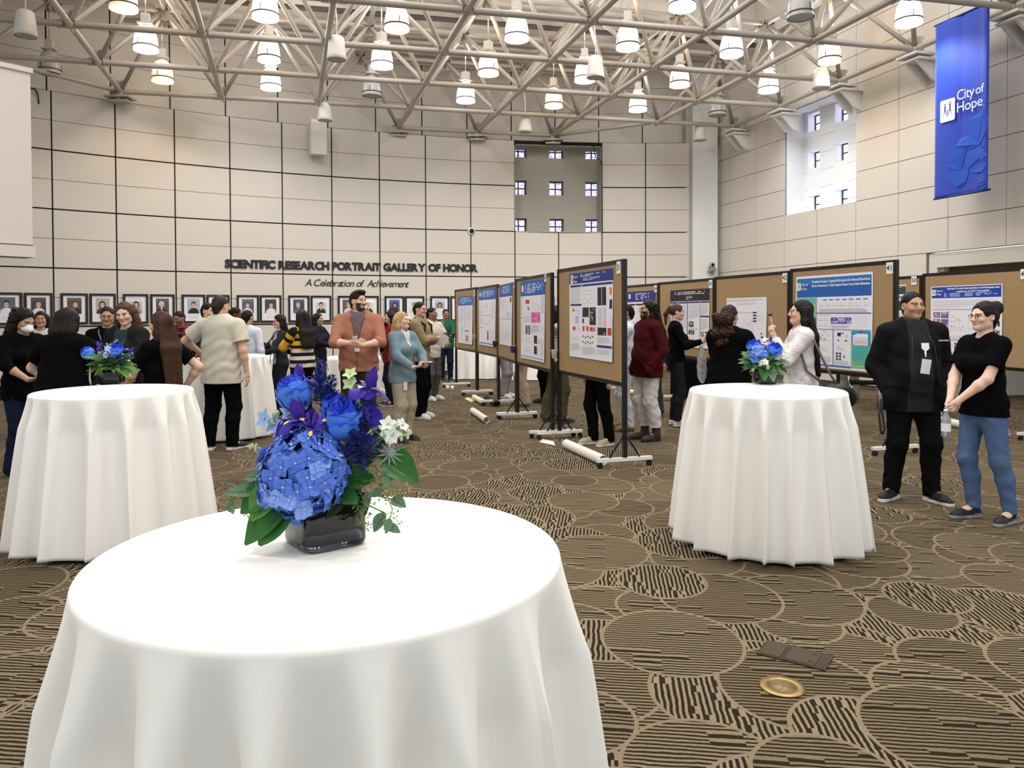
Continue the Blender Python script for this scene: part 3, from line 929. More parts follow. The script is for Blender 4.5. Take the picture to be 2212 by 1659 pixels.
def banner():
    a = at(2020, 80, 14.1); b = at(2139, 30, 13.0)
    s0, pa = right_s(2020, 250); s1, pb = right_s(2140, 220)
    off = 0.84
    w = 1.17
    sm = (right_s(2021, 300)[0] - .45)
    # solve along-wall position for the offset plane
    def s_at(px, py):
        d = ray(px, py); o = Vector((0, 0, CAMH)); P0 = CORN + RN * off
        t = (P0 - o).dot(RN) / d.dot(RN); p = o + d * t
        return (p - P0).dot(RD), p.z
    sL, zTL = s_at(2021, 75); sR, zTR = s_at(2138, 27)
    _, zBL = s_at(2020, 430); 
    zT = (zTL + zTR) / 2 + .16; zB = zBL
    W, H = sR - sL, zT - zB
    M = Matrix((RD, Vector((0, 0, 1)), RN)).transposed().to_4x4()
    M.translation = rpt(sL, zT, off)
    e = empty('hanging_banner', (0, 0, 0), 'tall royal blue fabric banner with white emblem hanging by the panelled wall', 'banner')
    e.matrix_world = M
    nx, ny = 24, 60
    def fold(x, y):
        f = y / H
        return .014 * math.sin(x / W * 7 + f * .6) * (0.4 + .6 * f) + .02 * math.exp(-((x / W - .93) / .05) ** 2) - .012 * math.exp(-((x / W - .5) / .06) ** 2)
    mb = MB()
    vs = [(W * i / nx, -H * j / ny, fold(W * i / nx, H * j / ny)) for j in range(ny + 1) for i in range(nx + 1)]
    mb.add(vs, [(j*(nx+1)+i, (j+1)*(nx+1)+i, (j+1)*(nx+1)+i+1, j*(nx+1)+i+1) for j in range(ny) for i in range(nx)], 0, True)
    fab = mb.build('fabric', mat('banner_blue', (0.006, 0.045, 0.46), 0.6, sheen=0.2, bump=.05, bscale=500), e)
    sd = fab.modifiers.new('thick', 'SOLIDIFY'); sd.thickness = .006
    mb = MB(); mb.tube([(-.03, 0, -.006), (W + .03, 0, -.006)], .016, 10); mb.build('top_rod', mat('rod_blue', (0.01, 0.03, 0.2), .5), e)
    mb = MB(); mb.tube([(-.02, -H, -.004), (W + .02, -H, -.004)], .018, 10); mb.build('bottom_rod', mat('rod_blue', (0.01, 0.03, 0.2), .5), e)
    # pale blue overlapping leaf-like shapes near the foot
    def bez(pts, n=8):
        out = []
        m = len(pts)
        for i in range(m):
            p0, p1, p2, p3 = (Vector((*pts[(i + k) % m], 0)) for k in (-1, 0, 1, 2))
            for k in range(n):
                t = k / n
                q = 0.5 * ((2*p1) + (-p0+p2)*t + (2*p0-5*p1+4*p2-p3)*t*t + (-p0+3*p1-3*p2+p3)*t**3)
                out.append((q.x, q.y))
        return out
    # fractions of the banner: x right, y down
    S = [[(.60,.60),(.62,.60),(.80,.585),(.97,.59),(.99,.60),(.99,.66),(.85,.75),(.70,.735),(.66,.70)],
         [(.42,.69),(.50,.685),(.66,.68),(.76,.72),(.82,.745),(.70,.76),(.60,.752),(.55,.80),(.50,.86),(.42,.855),(.30,.83),(.26,.78),(.26,.725),(.30,.72),(.42,.717)],
         [(.62,.79),(.75,.765),(.88,.755),(.97,.79),(.98,.82),(.84,.83),(.70,.85),(.58,.88),(.52,.865),(.56,.83)],
         [(.66,.875),(.80,.85),(.97,.835),(.98,.86),(.92,.895),(.80,.90),(.70,.89)],
         [(.24,.86),(.30,.845),(.50,.862),(.62,.865),(.63,.90),(.56,.945),(.45,.955),(.35,.93),(.28,.89)],
         [(.78,.975),(.86,.955),(.98,.955),(.98,.965)]]
    mb = MB()
    for q, sh in enumerate(S):
        pts = bez(sh, 5)
        mb.poly([(x * W, -y * H, fold(x * W, y * H) + .006 + q * .0004) for (x, y) in reversed(pts)])
    mb.build('printed_leaves', mat('banner_light_blue', (0.008, 0.078, 0.52), 0.6), e)
    wh = mat('banner_white', (0.82, 0.84, 0.92), 0.6)
    # emblem: rounded white square with three reaching figures
    def local(x, y, dz): return (x * W, -y * H, .022 + dz)
    def emblem(parent, fx, fy, sz, dz, matw, matb, name='emblem', flip=1):
        mb = MB(); c = .1 * sz
        pts = []
        for (cx_, cy_, a0) in ((sz/2 - c, sz*.62 - c, 0), (-sz/2 + c, sz*.62 - c, 90), (-sz/2 + c, -sz*.62 + c, 180), (sz/2 - c, -sz*.62 + c, 270)):
            for k in range(4):
                a = R(a0 + 30 * k); pts.append((fx + cx_ + c * math.cos(a), fy + cy_ + c * math.sin(a), dz))
        mb.poly(pts, 0)
        def fig(cx_, top, s, hand):
            X = lambda x: fx + sz * (cx_ + x * s); Y = lambda y: fy + sz * (top + y * s)
            z2 = dz + .0015
            mb.poly([(X(.055 * math.cos(R(a))), Y(.055 * math.sin(R(a))), z2) for a in range(0, 360, 40)], 1)
            mb.poly([(X(-.24), Y(.02 * hand), z2), (X(-.06), Y(-.10), z2), (X(.06), Y(-.10), z2), (X(.24), Y(.02), z2), (X(.05), Y(-.16), z2), (X(.055), Y(-.45), z2), (X(.19), Y(-1.0), z2), (X(.02), Y(-.52), z2), (X(-.02), Y(-.52), z2), (X(-.19), Y(-1.0), z2), (X(-.055), Y(-.45), z2), (X(-.05), Y(-.16), z2)][::-1], 1)
        fig(-.17, .36, .82, 1); fig(.17, .40, .86, 1); fig(.0, .06, .5, 1)
        o = mb.build(name, [matw, matb], parent)
        return o
    emblem(e, .265 * W, -.512 * H, .285 * W, .024, wh, mat('emblem_blue', (0.02, 0.04, 0.28), .6))
    lt = MB()
    for (tx, fx, fy, sz, mw) in (('City', .445, .450, .215, .315), ('of', .785, .450, .185, .15), ('Hope', .445, .517, .215, .465), ('.', .925, .535, .10, .014)):
        me = text_mesh(tx, sz * W * 1.05, 'wordmark', 'LEFT', 0, 0, 0, .95)
        xs = [v.co.x for v in me.vertices]; k_ = mw * W / (max(xs) - min(xs)); x0_ = min(xs)
        for v in me.vertices: v.co.x = (v.co.x - x0_) * k_
        me.materials.clear(); me.materials.append(wh)
        o = addobj('wordmark', me, e); o.location = (fx * W, -fy * H, .026)
    return emblem
EMBLEM = banner()

def wall_gear():
    # loudspeaker cabinet on the curved wall
    u, p = wall_u(688, 297, .35)
    e = empty('wall_loudspeaker', (0, 0, 0), 'tall plain off-white loudspeaker cabinet fixed high on the curved wall', 'speaker')
    e.matrix_world = wall_frame(u, p.z, 0.0)
    mb = MB(); mb.box((-.19, -.41, .12), (.19, .36, .40)); mb.build('cabinet', mat('cabinet_paint', (0.68, 0.63, 0.57), .6), e)
    mb = MB(); mb.box((-.17, .365, .02), (.17, .43, .36)); mb.box((-.08, -.2, 0), (.08, .2, .12)); mb.build('bracket', mat('bracket_paint', (0.78, 0.76, 0.72), 0.5), e)
    # dome camera
    u, p = wall_u(1019, 499, .05)
    e = empty('dome_camera', (0, 0, 0), 'small white dome security camera with black lens on the curved wall', 'camera')
    e.matrix_world = wall_frame(u, p.z, 0.002)
    mb = MB(); mb.lathe([(.10, 0), (.10, .03), (.08, .06)], 20, cap1=True); mb.build('housing', mat('camera_white', (.75, .75, .75), .4), e)
    mb = MB(); mb.ball((0, 0, .06), .068, 14); mb.build('dome', mat('dome_black', (.01, .01, .012), .1), e)
    # pan-tilt camera on the corner column
    p = at(1538, 578, 20.86)
    e = empty('pan_tilt_camera', p, 'grey swivelling camera on a small shelf on the corner column', 'camera')
    g = mat('ptz_grey', (.22, .22, .25), .35)
    mb = MB(); mb.box((-.13, -.16, -.10), (.10, .02, -.085)); mb.box((-.02, -.02, -.2), (.02, .03, -.1)); mb.build('shelf', mat('ptz_shelf', (.4, .4, .4), .5), e)
    mb = MB(); mb.lathe([(.10, -.085), (.10, -.03), (.07, -.01)], 18, cap1=True, M=Matrix.Translation((-.02, -.08, 0))); mb.build('base', g, e)
    mb = MB(); mb.ball((-.02, -.08, .07), .085, 14); hd = mb.build('head', mat('ptz_head', (.45, .45, .47), .3), e)
    mb = MB(); mb.tube([(-.02, -.15, .07), (-.02, -.175, .065)], .04, 14); mb.build('lens', mat('dome_black', (.01, .01, .012), .1), hd)
    # exit sign in the entrance niche
    s, p = right_s(2208, 572)
    e = empty('exit_sign', (0, 0, 0), 'green glowing exit sign in the dark entrance niche', 'sign')
    M = Matrix((RD, Vector((0, 0, 1)), RN)).transposed().to_4x4(); 
    d = ray(2205, 571); P0 = CORN - RN * .6; t = (P0 - Vector((0, 0, CAMH))).dot(RN) / d.dot(RN)
    M.translation = Vector((0, 0, CAMH)) + d * t
    e.matrix_world = M
    mb = MB(); mb.box((0, -.12, -.03), (.34, .12, 0)); mb.build('housing', mat('exit_case', (.02, .05, .03), .4), e)
    mb = MB(); mb.box((0, .12, -.02), (.34, .26, -.012)); mb.build('hanger', mat('exit_case', (.02, .05, .03), .4), e)
    me = text_mesh('EXIT', .2, 'lettering', 'LEFT', .004, .001)
    me.materials.clear(); me.materials.append(mat('exit_green', (.0, .5, .15), .4, emit=2.6, ecol=(.05, .9, .3)))
    o = addobj('lettering', me, e); o.location = (.02, 0, .003)
    # thermostat plate in the niche
    d = ray(2033, 578); P0 = CORN - RN * .12; t = (P0 - Vector((0, 0, CAMH))).dot(RN) / d.dot(RN)
    M2 = M.copy(); M2.translation = Vector((0, 0, CAMH)) + d * t
    e = empty('wall_control_plate', (0, 0, 0), 'small pale square control plate beside the entrance niche', 'switch plate')
    e.matrix_world = M2
    mb = MB(); mb.box((-.07, -.07, -.12), (.07, .07, .015)); mb.build('plate', mat('plate_white', (.7, .68, .66), .5), e)
    mb = MB(); mb.box((-.035, -.03, .015), (.035, .035, .02)); mb.build('screen', mat('plate_grey', (.45, .45, .47), .4), e)
    # loose black cable by the left panel
    pts = [wall_u(px, py, .03)[1] for (px, py) in ((64, 190), (74, 191), (80, 199), (83, 212), (84, 224))]
    mb = MB(); mb.tube(pts, .014, 8)
    tag(mb.build('loose_cable', mat('cable_black', (.01, .01, .01), .5)), 'short black cable curling down the curved wall beside the left panel', 'cable')
    pts = [wall_u(px, py, .05)[1] for (px, py) in ((1280, 311), (1284, 320), (1286, 340), (1297, 346), (1300, 356), (1301, 420), (1301, 500))]
    mb = MB(); mb.tube(pts, .012, 8)
    tag(mb.build('window_bay_cable', mat('cable_black', (.01, .01, .01), .5)), 'thin black cable running down the edge of the window bay', 'cable')
wall_gear()

# ------------------------------------------------------------------ poster boards and posters
cork = mat('cork', (0.36, 0.235, 0.115), 0.9, bump=.3, bscale=300, var=.12, vscale=60)
bframe = mat('board_black', (0.005, 0.0045, 0.0045), 0.45)
foot_m = mat('foot_silver', (0.75, 0.74, 0.72), 0.35)
BRD = {}
def board(key, far, near, top, label, braces=True, cz0=0.88):
    far = Vector((*far, 0)); near = Vector((*near, 0))
    d = near - far; w = d.length
    c = (far + near) / 2
    rz = math.atan2(d.y, d.x)
    e = empty('poster_board', c, label, 'display board', rz, 'freestanding cork poster boards')
    BRD[key] = (c, rz, w, e)
    zt = top
    t = .028
    mb = MB()
    mb.box((-w/2 + .03, -.012, cz0), (w/2 - .03, .012, zt - .04)); mb.build('cork_panel', cork, e)
    mb = MB()
    mb.box((-w/2, -t/2, zt - .045), (w/2, t/2, zt)); mb.build('top_rail', bframe, e)
    mb = MB(); mb.box((-w/2, -t/2, cz0 - .045), (w/2, t/2, cz0)); mb.build('bottom_rail', bframe, e)
    for s in (-1, 1):
        x = s * (w / 2 - .005)
        mb = MB(); mb.box((x - .022, -.022, .085), (x + .022, .022, zt))
        if braces:
            for q in (-1, 1):
                mb.tube([(x, 0, .36), (x, q * .17, .1)], .011, 6)
        lg = mb.build('leg', bframe, e)
        mb = MB(); mb.box((x - .025, -.31, .065), (x + .025, .31, .10)); ft = mb.build('foot', foot_m, lg)
        mb = MB()
        for q in (-.28, .28):
            mb.tube([(x - .018, q, .029), (x + .018, q, .029)], .029, 12)
            mb.box((x - .012, q - .02, .03), (x + .012, q + .02, .068))
        mb.build('caster', bframe, lg)
    return e
def buv(key, px, py, off=-.02):
    """board-plane coordinates under a pixel"""
    c, rz, w, e = BRD[key]
    x = Vector((math.cos(rz), math.sin(rz), 0)); y = Vector((-math.sin(rz), math.cos(rz), 0))
    o = Vector((0, 0, CAMH)); d = ray(px, py); P0 = c + y * off
    t = (P0 - o).dot(y) / d.dot(y); p = o + d * t
    return (p - P0).dot(x), p.z
DV = Vector((0.29, -0.957, 0)).normalized()
def chain(start_near, n, L=1.83, dv=None, gap=.05):
    out = []; p = Vector((*start_near, 0))
    dv = dv or DV
    for i in range(n):
        f = p - dv * L
        out.append(((f.x, f.y), (p.x, p.y))); p = f - dv * gap
    return out
board('31', (0.605, 9.84), (1.17, 7.98), 2.165, 'nearest board of the row beside the fallen poster tube, tagged 31')
board('32', (0.08, 11.68), (0.52, 9.90), 2.13, 'board with a magenta tissue image on its poster, just behind board 31')
board('33', (-.235, 13.4), (0.065, 11.74), 2.09, 'narrow-looking board third back in the row of board 31', False)
board('34', (-.68, 15.1), (-.245, 13.45), 2.12, 'board fourth back in the row of board 31, before the last', False)
board('35', (-1.225, 16.8), (-.70, 15.16), 2.13, 'board farthest back in the row of board 31, near the man in green', False)
rr = chain((4.31, 8.62), 4)
for k, lab in zip(range(4), ('board tagged 41 beside the man in the black jacket', 'board tagged 42 with a small white poster, behind the long-haired woman',
                             'board tagged 43 with a black-headed poster, behind the ponytailed woman', 'board tagged 44 with a navy-headed poster, behind the maroon sweater')):
    board(str(41 + k), rr[k][0], rr[k][1], (2.19, 2.17, 2.16, 2.15)[k], lab, k < 1)
r3 = chain((6.60, 9.62), 2, 1.83, Vector((.27, -.963, 0)).normalized())
board('49', r3[0][0], r3[0][1], 2.17, 'board behind the woman with a hair bun, tagged 49')
board('50', r3[1][0], r3[1][1], 2.15, 'board tagged 50 half hidden behind the board tagged 41', False)

PC = {'w': (0.80, 0.80, 0.86), 'navy': (0.012, 0.03, 0.22), 'blue': (0.012, 0.11, 0.42), 'blue2': (0.02, 0.16, 0.5), 'royal': (0.01, 0.05, 0.42), 'blk': (0.012, 0.012, 0.016), 'txt': (0.42, 0.42, 0.47),
      'lt': (0.62, 0.62, 0.68), 'pink': (0.72, 0.10, 0.40), 'red': (0.55, 0.04, 0.03), 'org': (0.75, 0.22, 0.06), 'pur': (0.22, 0.10, 0.30), 'lav': (0.55, 0.48, 0.72), 'vio': (0.10, 0.08, 0.45),
      'teal': (0.02, 0.30, 0.42), 'green': (0.24, 0.55, 0.22), 'aqua': (0.13, 0.48, 0.42), 'gry': (0.5, 0.5, 0.52), 'pale': (0.78, 0.70, 0.76), 'dgreen': (0.02, 0.06, 0.06), 'sky': (.60, .70, .85), 'rose': (.80, .50, .48)}
PCK = list(PC)
PMATS = [mat('print_' + k, PC[k], 0.55) for k in PCK]
def poster(key, tl, tr, bl, br, items, label, title=None, tcol='w', trect=None, logo=None, seed=0, curl=.02, lines=None):
    A = buv(key, *tl); B = buv(key, *tr); C_ = buv(key, *bl); D = buv(key, *br)
    x0 = (A[0] + C_[0]) / 2; x1 = (B[0] + D[0]) / 2; z1 = (A[1] + B[1]) / 2; z0 = (C_[1] + D[1]) / 2
    c, rz, bw, be = BRD[key]
    W, H = x1 - x0, z1 - z0
    e = empty('research_poster', (0, 0, 0), label, 'poster', rz, 'research posters pinned to the cork boards')
    yv = Vector((-math.sin(rz), math.cos(rz), 0)); xv = Vector((math.cos(rz), math.sin(rz), 0))
    e.location = c + xv * ((x0 + x1) / 2) - yv * .0165 + Vector((0, 0, (z0 + z1) / 2))
    rnd = random.Random(seed + 5)
    def dy(x, z): 
        u = x / W; v = .5 - z / H
        return -curl * max(0, v) ** 2 * (.35 + max(0, u) * 1.3) * .5 - .004 * abs(math.sin(u * 5 + v * 3))
    def P(fx, fy, k): 
        x = (fx - .5) * W; z = (.5 - fy) * H
        return (x, dy(x, z) - .0006 * k, z)
    mb = MB()
    def rect(a, b, cc, d, col, k):
        nx = max(1, int((cc - a) / .12)); nz = max(1, int((d - b) / .08))
        vs = [P(a + (cc - a) * i / nx, b + (d - b) * j / nz, k) for j in range(nz + 1) for i in range(nx + 1)]
        mb.add(vs, [((j+1)*(nx+1)+i, (j+1)*(nx+1)+i+1, j*(nx+1)+i+1, j*(nx+1)+i) for j in range(nz) for i in range(nx)], PCK.index(col), True)
    rect(0, 0, 1, 1, 'w', 0)
    for n, it in enumerate(items):
        k = 1.5 + .12 * n
        t = it[0]
        if t == 'r': rect(*it[1:5], it[5], k)
        elif t == 'g':   # vertical gradation through several printed tints
            a, b, cc, d = it[1:5]; cols = it[5]
            for q, cl in enumerate(cols): rect(a, b + (d - b) * q / len(cols), cc, b + (d - b) * (q + 1) / len(cols), cl, k)
        elif t == 't':
            a, b, cc, d, nl = it[1:6]; col = it[6] if len(it) > 6 else 'txt'
            for q in range(nl):
                y = b + (d - b) * (q + .25) / nl
                rect(a, y, cc - (cc - a) * (rnd.random() * .12 if q < nl - 1 else rnd.random() * .6), y + (d - b) / nl * .42, col, k)
        elif t == 'c':   # a small chart: axes, bars or dots
            a, b, cc, d = it[1:5]; col = it[5] if len(it) > 5 else 'gry'
            lw = .004
            rect(a, b, a + lw, d, 'lt', k); rect(a, d - lw, cc, d, 'lt', k)
            for q in range(it[6] if len(it) > 6 else 5):
                xx = a + (cc - a) * (.12 + .8 * q / 5); hh = (d - b) * rnd.uniform(.2, .85)
                rect(xx, d - hh, xx + (cc - a) * .06, d - hh + (d - b) * rnd.uniform(.06, .3), col, k)
        elif t == 'n':   # speckled picture
            a, b, cc, d, col, c2 = it[1:7]
            rect(a, b, cc, d, col, k)
            for q in range(16):
                xx = rnd.uniform(a, cc - .02); yy = rnd.uniform(b, d - .012)
                rect(xx, yy, min(cc, xx + rnd.uniform(.008, (cc - a) * .25)), min(d, yy + rnd.uniform(.004, .02)), c2, k + .06)
    mb.build('sheet', PMATS, e)
    def put(body, fx, fy, size, align, bold, col, name, maxw=None):
        me = text_mesh(body, size, name, align, bold, 0, 0, 1)
        if maxw:
            xs = [v.co.x for v in me.vertices]; ww = max(xs) - min(xs)
            s = min(1.0, maxw * W / ww)
            for v in me.vertices: v.co.x *= s
        me.materials.clear(); me.materials.append(MATS['print_' + col])
        for v in me.vertices:
            p = P(fx + v.co.x / W, fy - v.co.y / H, 9)
            v.co = p
        addobj(name, me, e)
    if title:
        tx, ty, tw, ts = trect
        for q, ln in enumerate(title):
            put(ln, tx, ty + q * ts * 1.25 / H, ts, 'CENTER', .0012, tcol, 'title', tw)
    if logo:
        lx, ly, ls = logo
        EMBLEM(e, (lx - .5) * W, 0, ls, 0, MATS['print_w'], MATS['print_navy'], 'emblem')
        o = [x for x in COL.objects if x.parent == e and x.name.startswith('emblem')][-1]
        for v in o.data.vertices:
            x, y, z = v.co
            zz = (.5 - ly) * H + y
            v.co = (x, dy(x, zz) - .006 - z, zz)
        put('City of', lx + ls * .65 / W, ly - ls * .32 / H, ls * .56, 'LEFT', .0005, 'w', 'wordmark')
        put('Hope.', lx + ls * .65 / W, ly + ls * .34 / H, ls * .56, 'LEFT', .0005, 'w', 'wordmark')
    return e
def tag_card(key, px, py, txt, lab, w=.10, h=.13):
    x, z = buv(key, px, py)
    c, rz, bw, be = BRD[key]
    x = min(x, bw / 2 - .08)
    yv = Vector((-math.sin(rz), math.cos(rz), 0)); xv = Vector((math.cos(rz), math.sin(rz), 0))
    e = empty('number_card', c + xv * x - yv * .019 + Vector((0, 0, z)), lab, 'number card', rz, 'number cards pinned on the boards')
    mb = MB(); mb.box((-w/2, -.001, -h/2), (w/2, .001, h/2)); mb.build('card', mat('card_white', (.82, .80, .78), .6), e)
    me = text_mesh(txt, .088, 'number', 'CENTER', .0012)
    for v in me.vertices: v.co = (v.co.x, -.002, v.co.y)
    me.materials.clear(); me.materials.append(MATS['print_blk'])
    addobj('number', me, e)

HDR = lambda col, d=.13: [('r', 0, 0, 1, d, col)]
poster('31', (1229.5, 592), (1324, 580), (1231, 769), (1324, 783), HDR('navy', .125) + [
    ('t', .28, .018, .86, .055, 2, 'w'), ('t', .34, .062, .78, .10, 3, 'sky'), ('r', .03, .14, .30, .165, 'navy'), ('r', .32, .14, .99, .165, 'navy'), ('t', .03, .175, .29, .36, 18, 'lt'), ('r', .03, .365, .30, .388, 'navy'),
    ('c', .34, .19, .64, .26), ('c', .34, .28, .64, .36), ('r', .68, .19, .86, .39, 'blk'), ('r', .765, .19, .775, .39, 'lt'), ('r', .93, .20, .975, .28, 'org'), ('r', .93, .33, .985, .43, 'blk'),
    ('r', .33, .41, .48, .52, 'blk'), ('n', .50, .41, .64, .61, 'blk', 'gry'), ('r', .33, .54, .365, .59, 'blk'), ('r', .69, .42, .76, .62, 'lt'), ('r', .79, .42, .86, .62, 'lt'), ('r', .79, .56, .86, .62, 'rose'), ('r', .93, .49, .98, .60, 'pale'),
    ('r', .08, .42, .13, .455, 'org'), ('c', .17, .41, .28, .48), ('r', .15, .51, .23, .59, 'lav'), ('r', .09, .635, .15, .68, 'red'), ('c', .2, .63, .28, .69), ('c', .05, .72, .28, .79),
    ('r', .34, .625, .38, .68, 'red'), ('r', .43, .625, .47, .68, 'red'), ('r', .51, .635, .57, .68, 'red'), ('r', .58, .635, .63, .68, 'org'), ('n', .68, .635, .87, .72, 'blk', 'w'), ('r', .90, .635, .98, .715, 'red')] +
    [('r', .34 + .055 * q, .735 + .012 * (q % 2), .365 + .055 * q, .75 + .012 * (q % 2), 'blk') for q in range(5)] + [('r', .34 + .055 * q, .80 + .012 * (q % 2), .365 + .055 * q, .815 + .012 * (q % 2), 'blk') for q in range(5)] +
    [('t', .03, .83, .28, .92, 8, 'lt'), ('t', .33, .86, .64, .95, 8, 'lt'), ('t', .67, .74, .97, .81, 6, 'lt'), ('r', .67, .83, .99, .855, 'navy'), ('t', .67, .87, .97, .93, 5, 'lt')],
    'white poster with navy header on the board tagged 31', None, 'w', None, (.075, .07, .085), 31)
poster('31', (1246, 586), (1306, 578.5), (1246, 603), (1306, 597), [('r', 0, 0, 1, 1, 'navy'), ('t', .05, .06, .95, .5, 2, 'w'), ('t', .15, .6, .85, .95, 2, 'sky')], 'small navy title strip over the header of poster 31', None, 'w', None, None, 3, 0) if False else None
poster('32', (1125, 612), (1175, 599), (1125, 771), (1179, 785), HDR('blue', .19) + [
    ('t', .2, .035, .96, .16, 5, 'w'), ('r', .05, .05, .13, .13, 'w'), ('t', .02, .20, .12, .46, 14, 'lt'), ('r', .01, .47, .13, .478, 'vio'), ('t', .02, .5, .12, .78, 16, 'lt'), ('r', .22, .24, .38, .29, 'red'), ('r', .30, .33, .37, .375, 'red'),
    ('c', .17, .39, .42, .47), ('c', .46, .22, .74, .36, 'lav', 8), ('n', .46, .40, .82, .53, 'pink', 'rose'), ('t', .16, .48, .42, .54, 4, 'gry'), ('n', .22, .57, .30, .68, 'blk', 'red'), ('n', .33, .57, .42, .68, 'blk', 'rose'), ('t', .46, .56, .82, .66, 5, 'txt'),
    ('c', .16, .71, .42, .78), ('r', .58, .69, .70, .79, 'blk'), ('r', .73, .73, .82, .79, 'rose'), ('c', .16, .83, .42, .90), ('r', .58, .82, .70, .92, 'blk'), ('c', .74, .82, .83, .92, 'rose'), ('t', .86, .2, .97, .42, 14, 'lt'), ('c', .86, .45, .97, .68), ('t', .86, .72, .97, .94, 12, 'lt'), ('r', .01, .965, .99, .972, 'blue')],
    'poster with blue header and a magenta tissue picture', None, 'w', None, None, 32)
poster('33', (1079, 618), (1105, 611), (1080, 744), (1107, 748), HDR('blue', .2) + [('t', .2, .03, .9, .15, 4, 'w'), ('t', .05, .23, .45, .42, 9, 'lt'), ('c', .5, .22, .78, .4), ('n', .85, .22, .95, .3, 'blk', 'red'), ('r', .03, .57, .97, .575, 'vio'), ('c', .1, .45, .45, .55), ('t', .55, .45, .9, .56, 7, 'lt'), ('c', .1, .62, .45, .75), ('c', .55, .62, .9, .75), ('t', .08, .78, .92, .94, 10, 'pale')],
       'tall narrow-looking poster with blue header third back', None, 'w', None, None, 33)
poster('34', (1033, 628), (1070, 620), (1037, 744), (1071, 750), HDR('blue', .19) + [('t', .18, .03, .95, .15, 5, 'w'), ('r', .04, .05, .12, .12, 'w'), ('t', .03, .22, .25, .44, 10, 'lt'), ('c', .3, .22, .7, .36, 'blue2'), ('r', .02, .46, .72, .466, 'vio'), ('t', .75, .25, .96, .55, 10, 'lt'), ('c', .3, .5, .7, .64), ('t', .03, .5, .25, .64, 8, 'lt'), ('r', .02, .68, .3, .687, 'vio'), ('r', .52, .74, .58, .9, 'blk'), ('t', .65, .72, .96, .9, 8, 'pale'), ('r', .02, .955, .98, .97, 'blue')],
       'poster with a dark-to-light blue header fourth back', None, 'w', None, None, 34)
poster('35', (989, 642), (1020, 637), (990, 740), (1021, 745), HDR('blue2', .2) + [('t', .15, .03, .95, .16, 5, 'w')] + [('r', .24 * q + .02, .21, .24 * q + .028, .96, 'blue') for q in range(1, 4)] + [('t', .24 * q + .05, .24, .24 * q + .22, .5, 9, 'lt') for q in range(4)] + [('r', .02, .5, .24, .51, 'blue'), ('r', .5, .72, .75, .74, 'blue'), ('t', .55, .82, .74, .95, 6, 'blk'), ('c', .3, .6, .45, .75)],
       'poster divided in four columns on the farthest board of its row', None, 'w', None, None, 35)
poster('41', (1719, 600), (1886, 585), (1720, 790), (1884, 803), [
    ('g', .015, .025, .985, .235, ['blue2', 'blue', 'blue']), ('g', .015, .24, .29, .45, ['aqua', 'green', 'green']), ('t', .04, .27, .27, .43, 10, 'aqua'), ('r', .015, .455, .29, .62, 'blue'), ('t', .04, .47, .27, .6, 7, 'sky'), ('r', .015, .62, .29, .96, 'w'), ('t', .04, .64, .27, .93, 16, 'lt'),
    ('r', .295, .24, .30, .96, 'blue'), ('r', .015, .405, .985, .41, 'blue')] + [('r', .38 + .085 * q, .262, .435 + .085 * q, .272, 'vio') for q in range(7)] + [('c', .33 + .095 * q, .285, .40 + .095 * q, .335) for q in range(7)] + [
    ('t', .33, .36, .96, .40, 3, 'gry'), ('r', .30, .41, .985, .415, 'vio'), ('t', .33, .425, .7, .435, 1, 'txt'), ('c', .32, .45, .40, .49), ('c', .41, .45, .47, .49), ('c', .32, .51, .40, .55), ('c', .41, .51, .47, .55), ('n', .49, .455, .75, .52, 'vio', 'lav'), ('t', .49, .535, .74, .57, 4, 'lt')] +
    [('r', .80 + .03 * (q % 5), .44 + .02 * (q // 5) + .006 * (q % 3), .815 + .03 * (q % 5), .443 + .02 * (q // 5) + .006 * (q % 3), 'gry') for q in range(28)] + [
    ('r', .30, .58, .985, .585, 'vio'), ('r', .52, .585, .527, .96, 'blue'), ('t', .38, .60, .48, .607, 1, 'blk'), ('c', .34, .62, .48, .70, 'pur'), ('c', .35, .74, .44, .80), ('t', .38, .81, .47, .815, 1, 'txt'), ('t', .33, .87, .50, .95, 9, 'lt'),
    ('r', .58, .62, .62, .65, 'blk'), ('r', .58, .615, .66, .622, 'blk'), ('r', .69, .63, .70, .66, 'gry'), ('r', .58, .69, .60, .70, 'blk'), ('r', .67, .69, .70, .70, 'blk'), ('c', .58, .74, .66, .79)] +
    [('r', .56 + .04 * (q % 2), .825 + .03 * (q // 2), .588 + .04 * (q % 2), .84 + .03 * (q // 2), 'blk') for q in range(6)] + [('r', .66, .85, .672, .875, 'blk'), ('t', .54, .9, .74, .95, 4, 'lt'),
    ('g', .755, .59, .985, .965, ['teal', 'teal', 'aqua', 'aqua', 'green']), ('r', .81, .598, .89, .606, 'blk'), ('r', .775, .62, .955, .735, 'w'), ('r', .785, .655, .945, .69, 'sky'), ('r', .785, .69, .945, .725, 'rose'), ('t', .77, .75, .97, .94, 15, 'teal'), ('r', .015, .962, .755, .975, 'blue')],
    'large blue and teal poster about brain metastases on the board tagged 41', ['Transferrin Receptor-Targeted RNA Aptamer for Enhanced Blood-Brain', 'Barrier Penetration in Triple-Negative Breast Cancer Brain Metastases'], 'w', (.605, .068, .74, .042), (.05, .115, .08), 41)
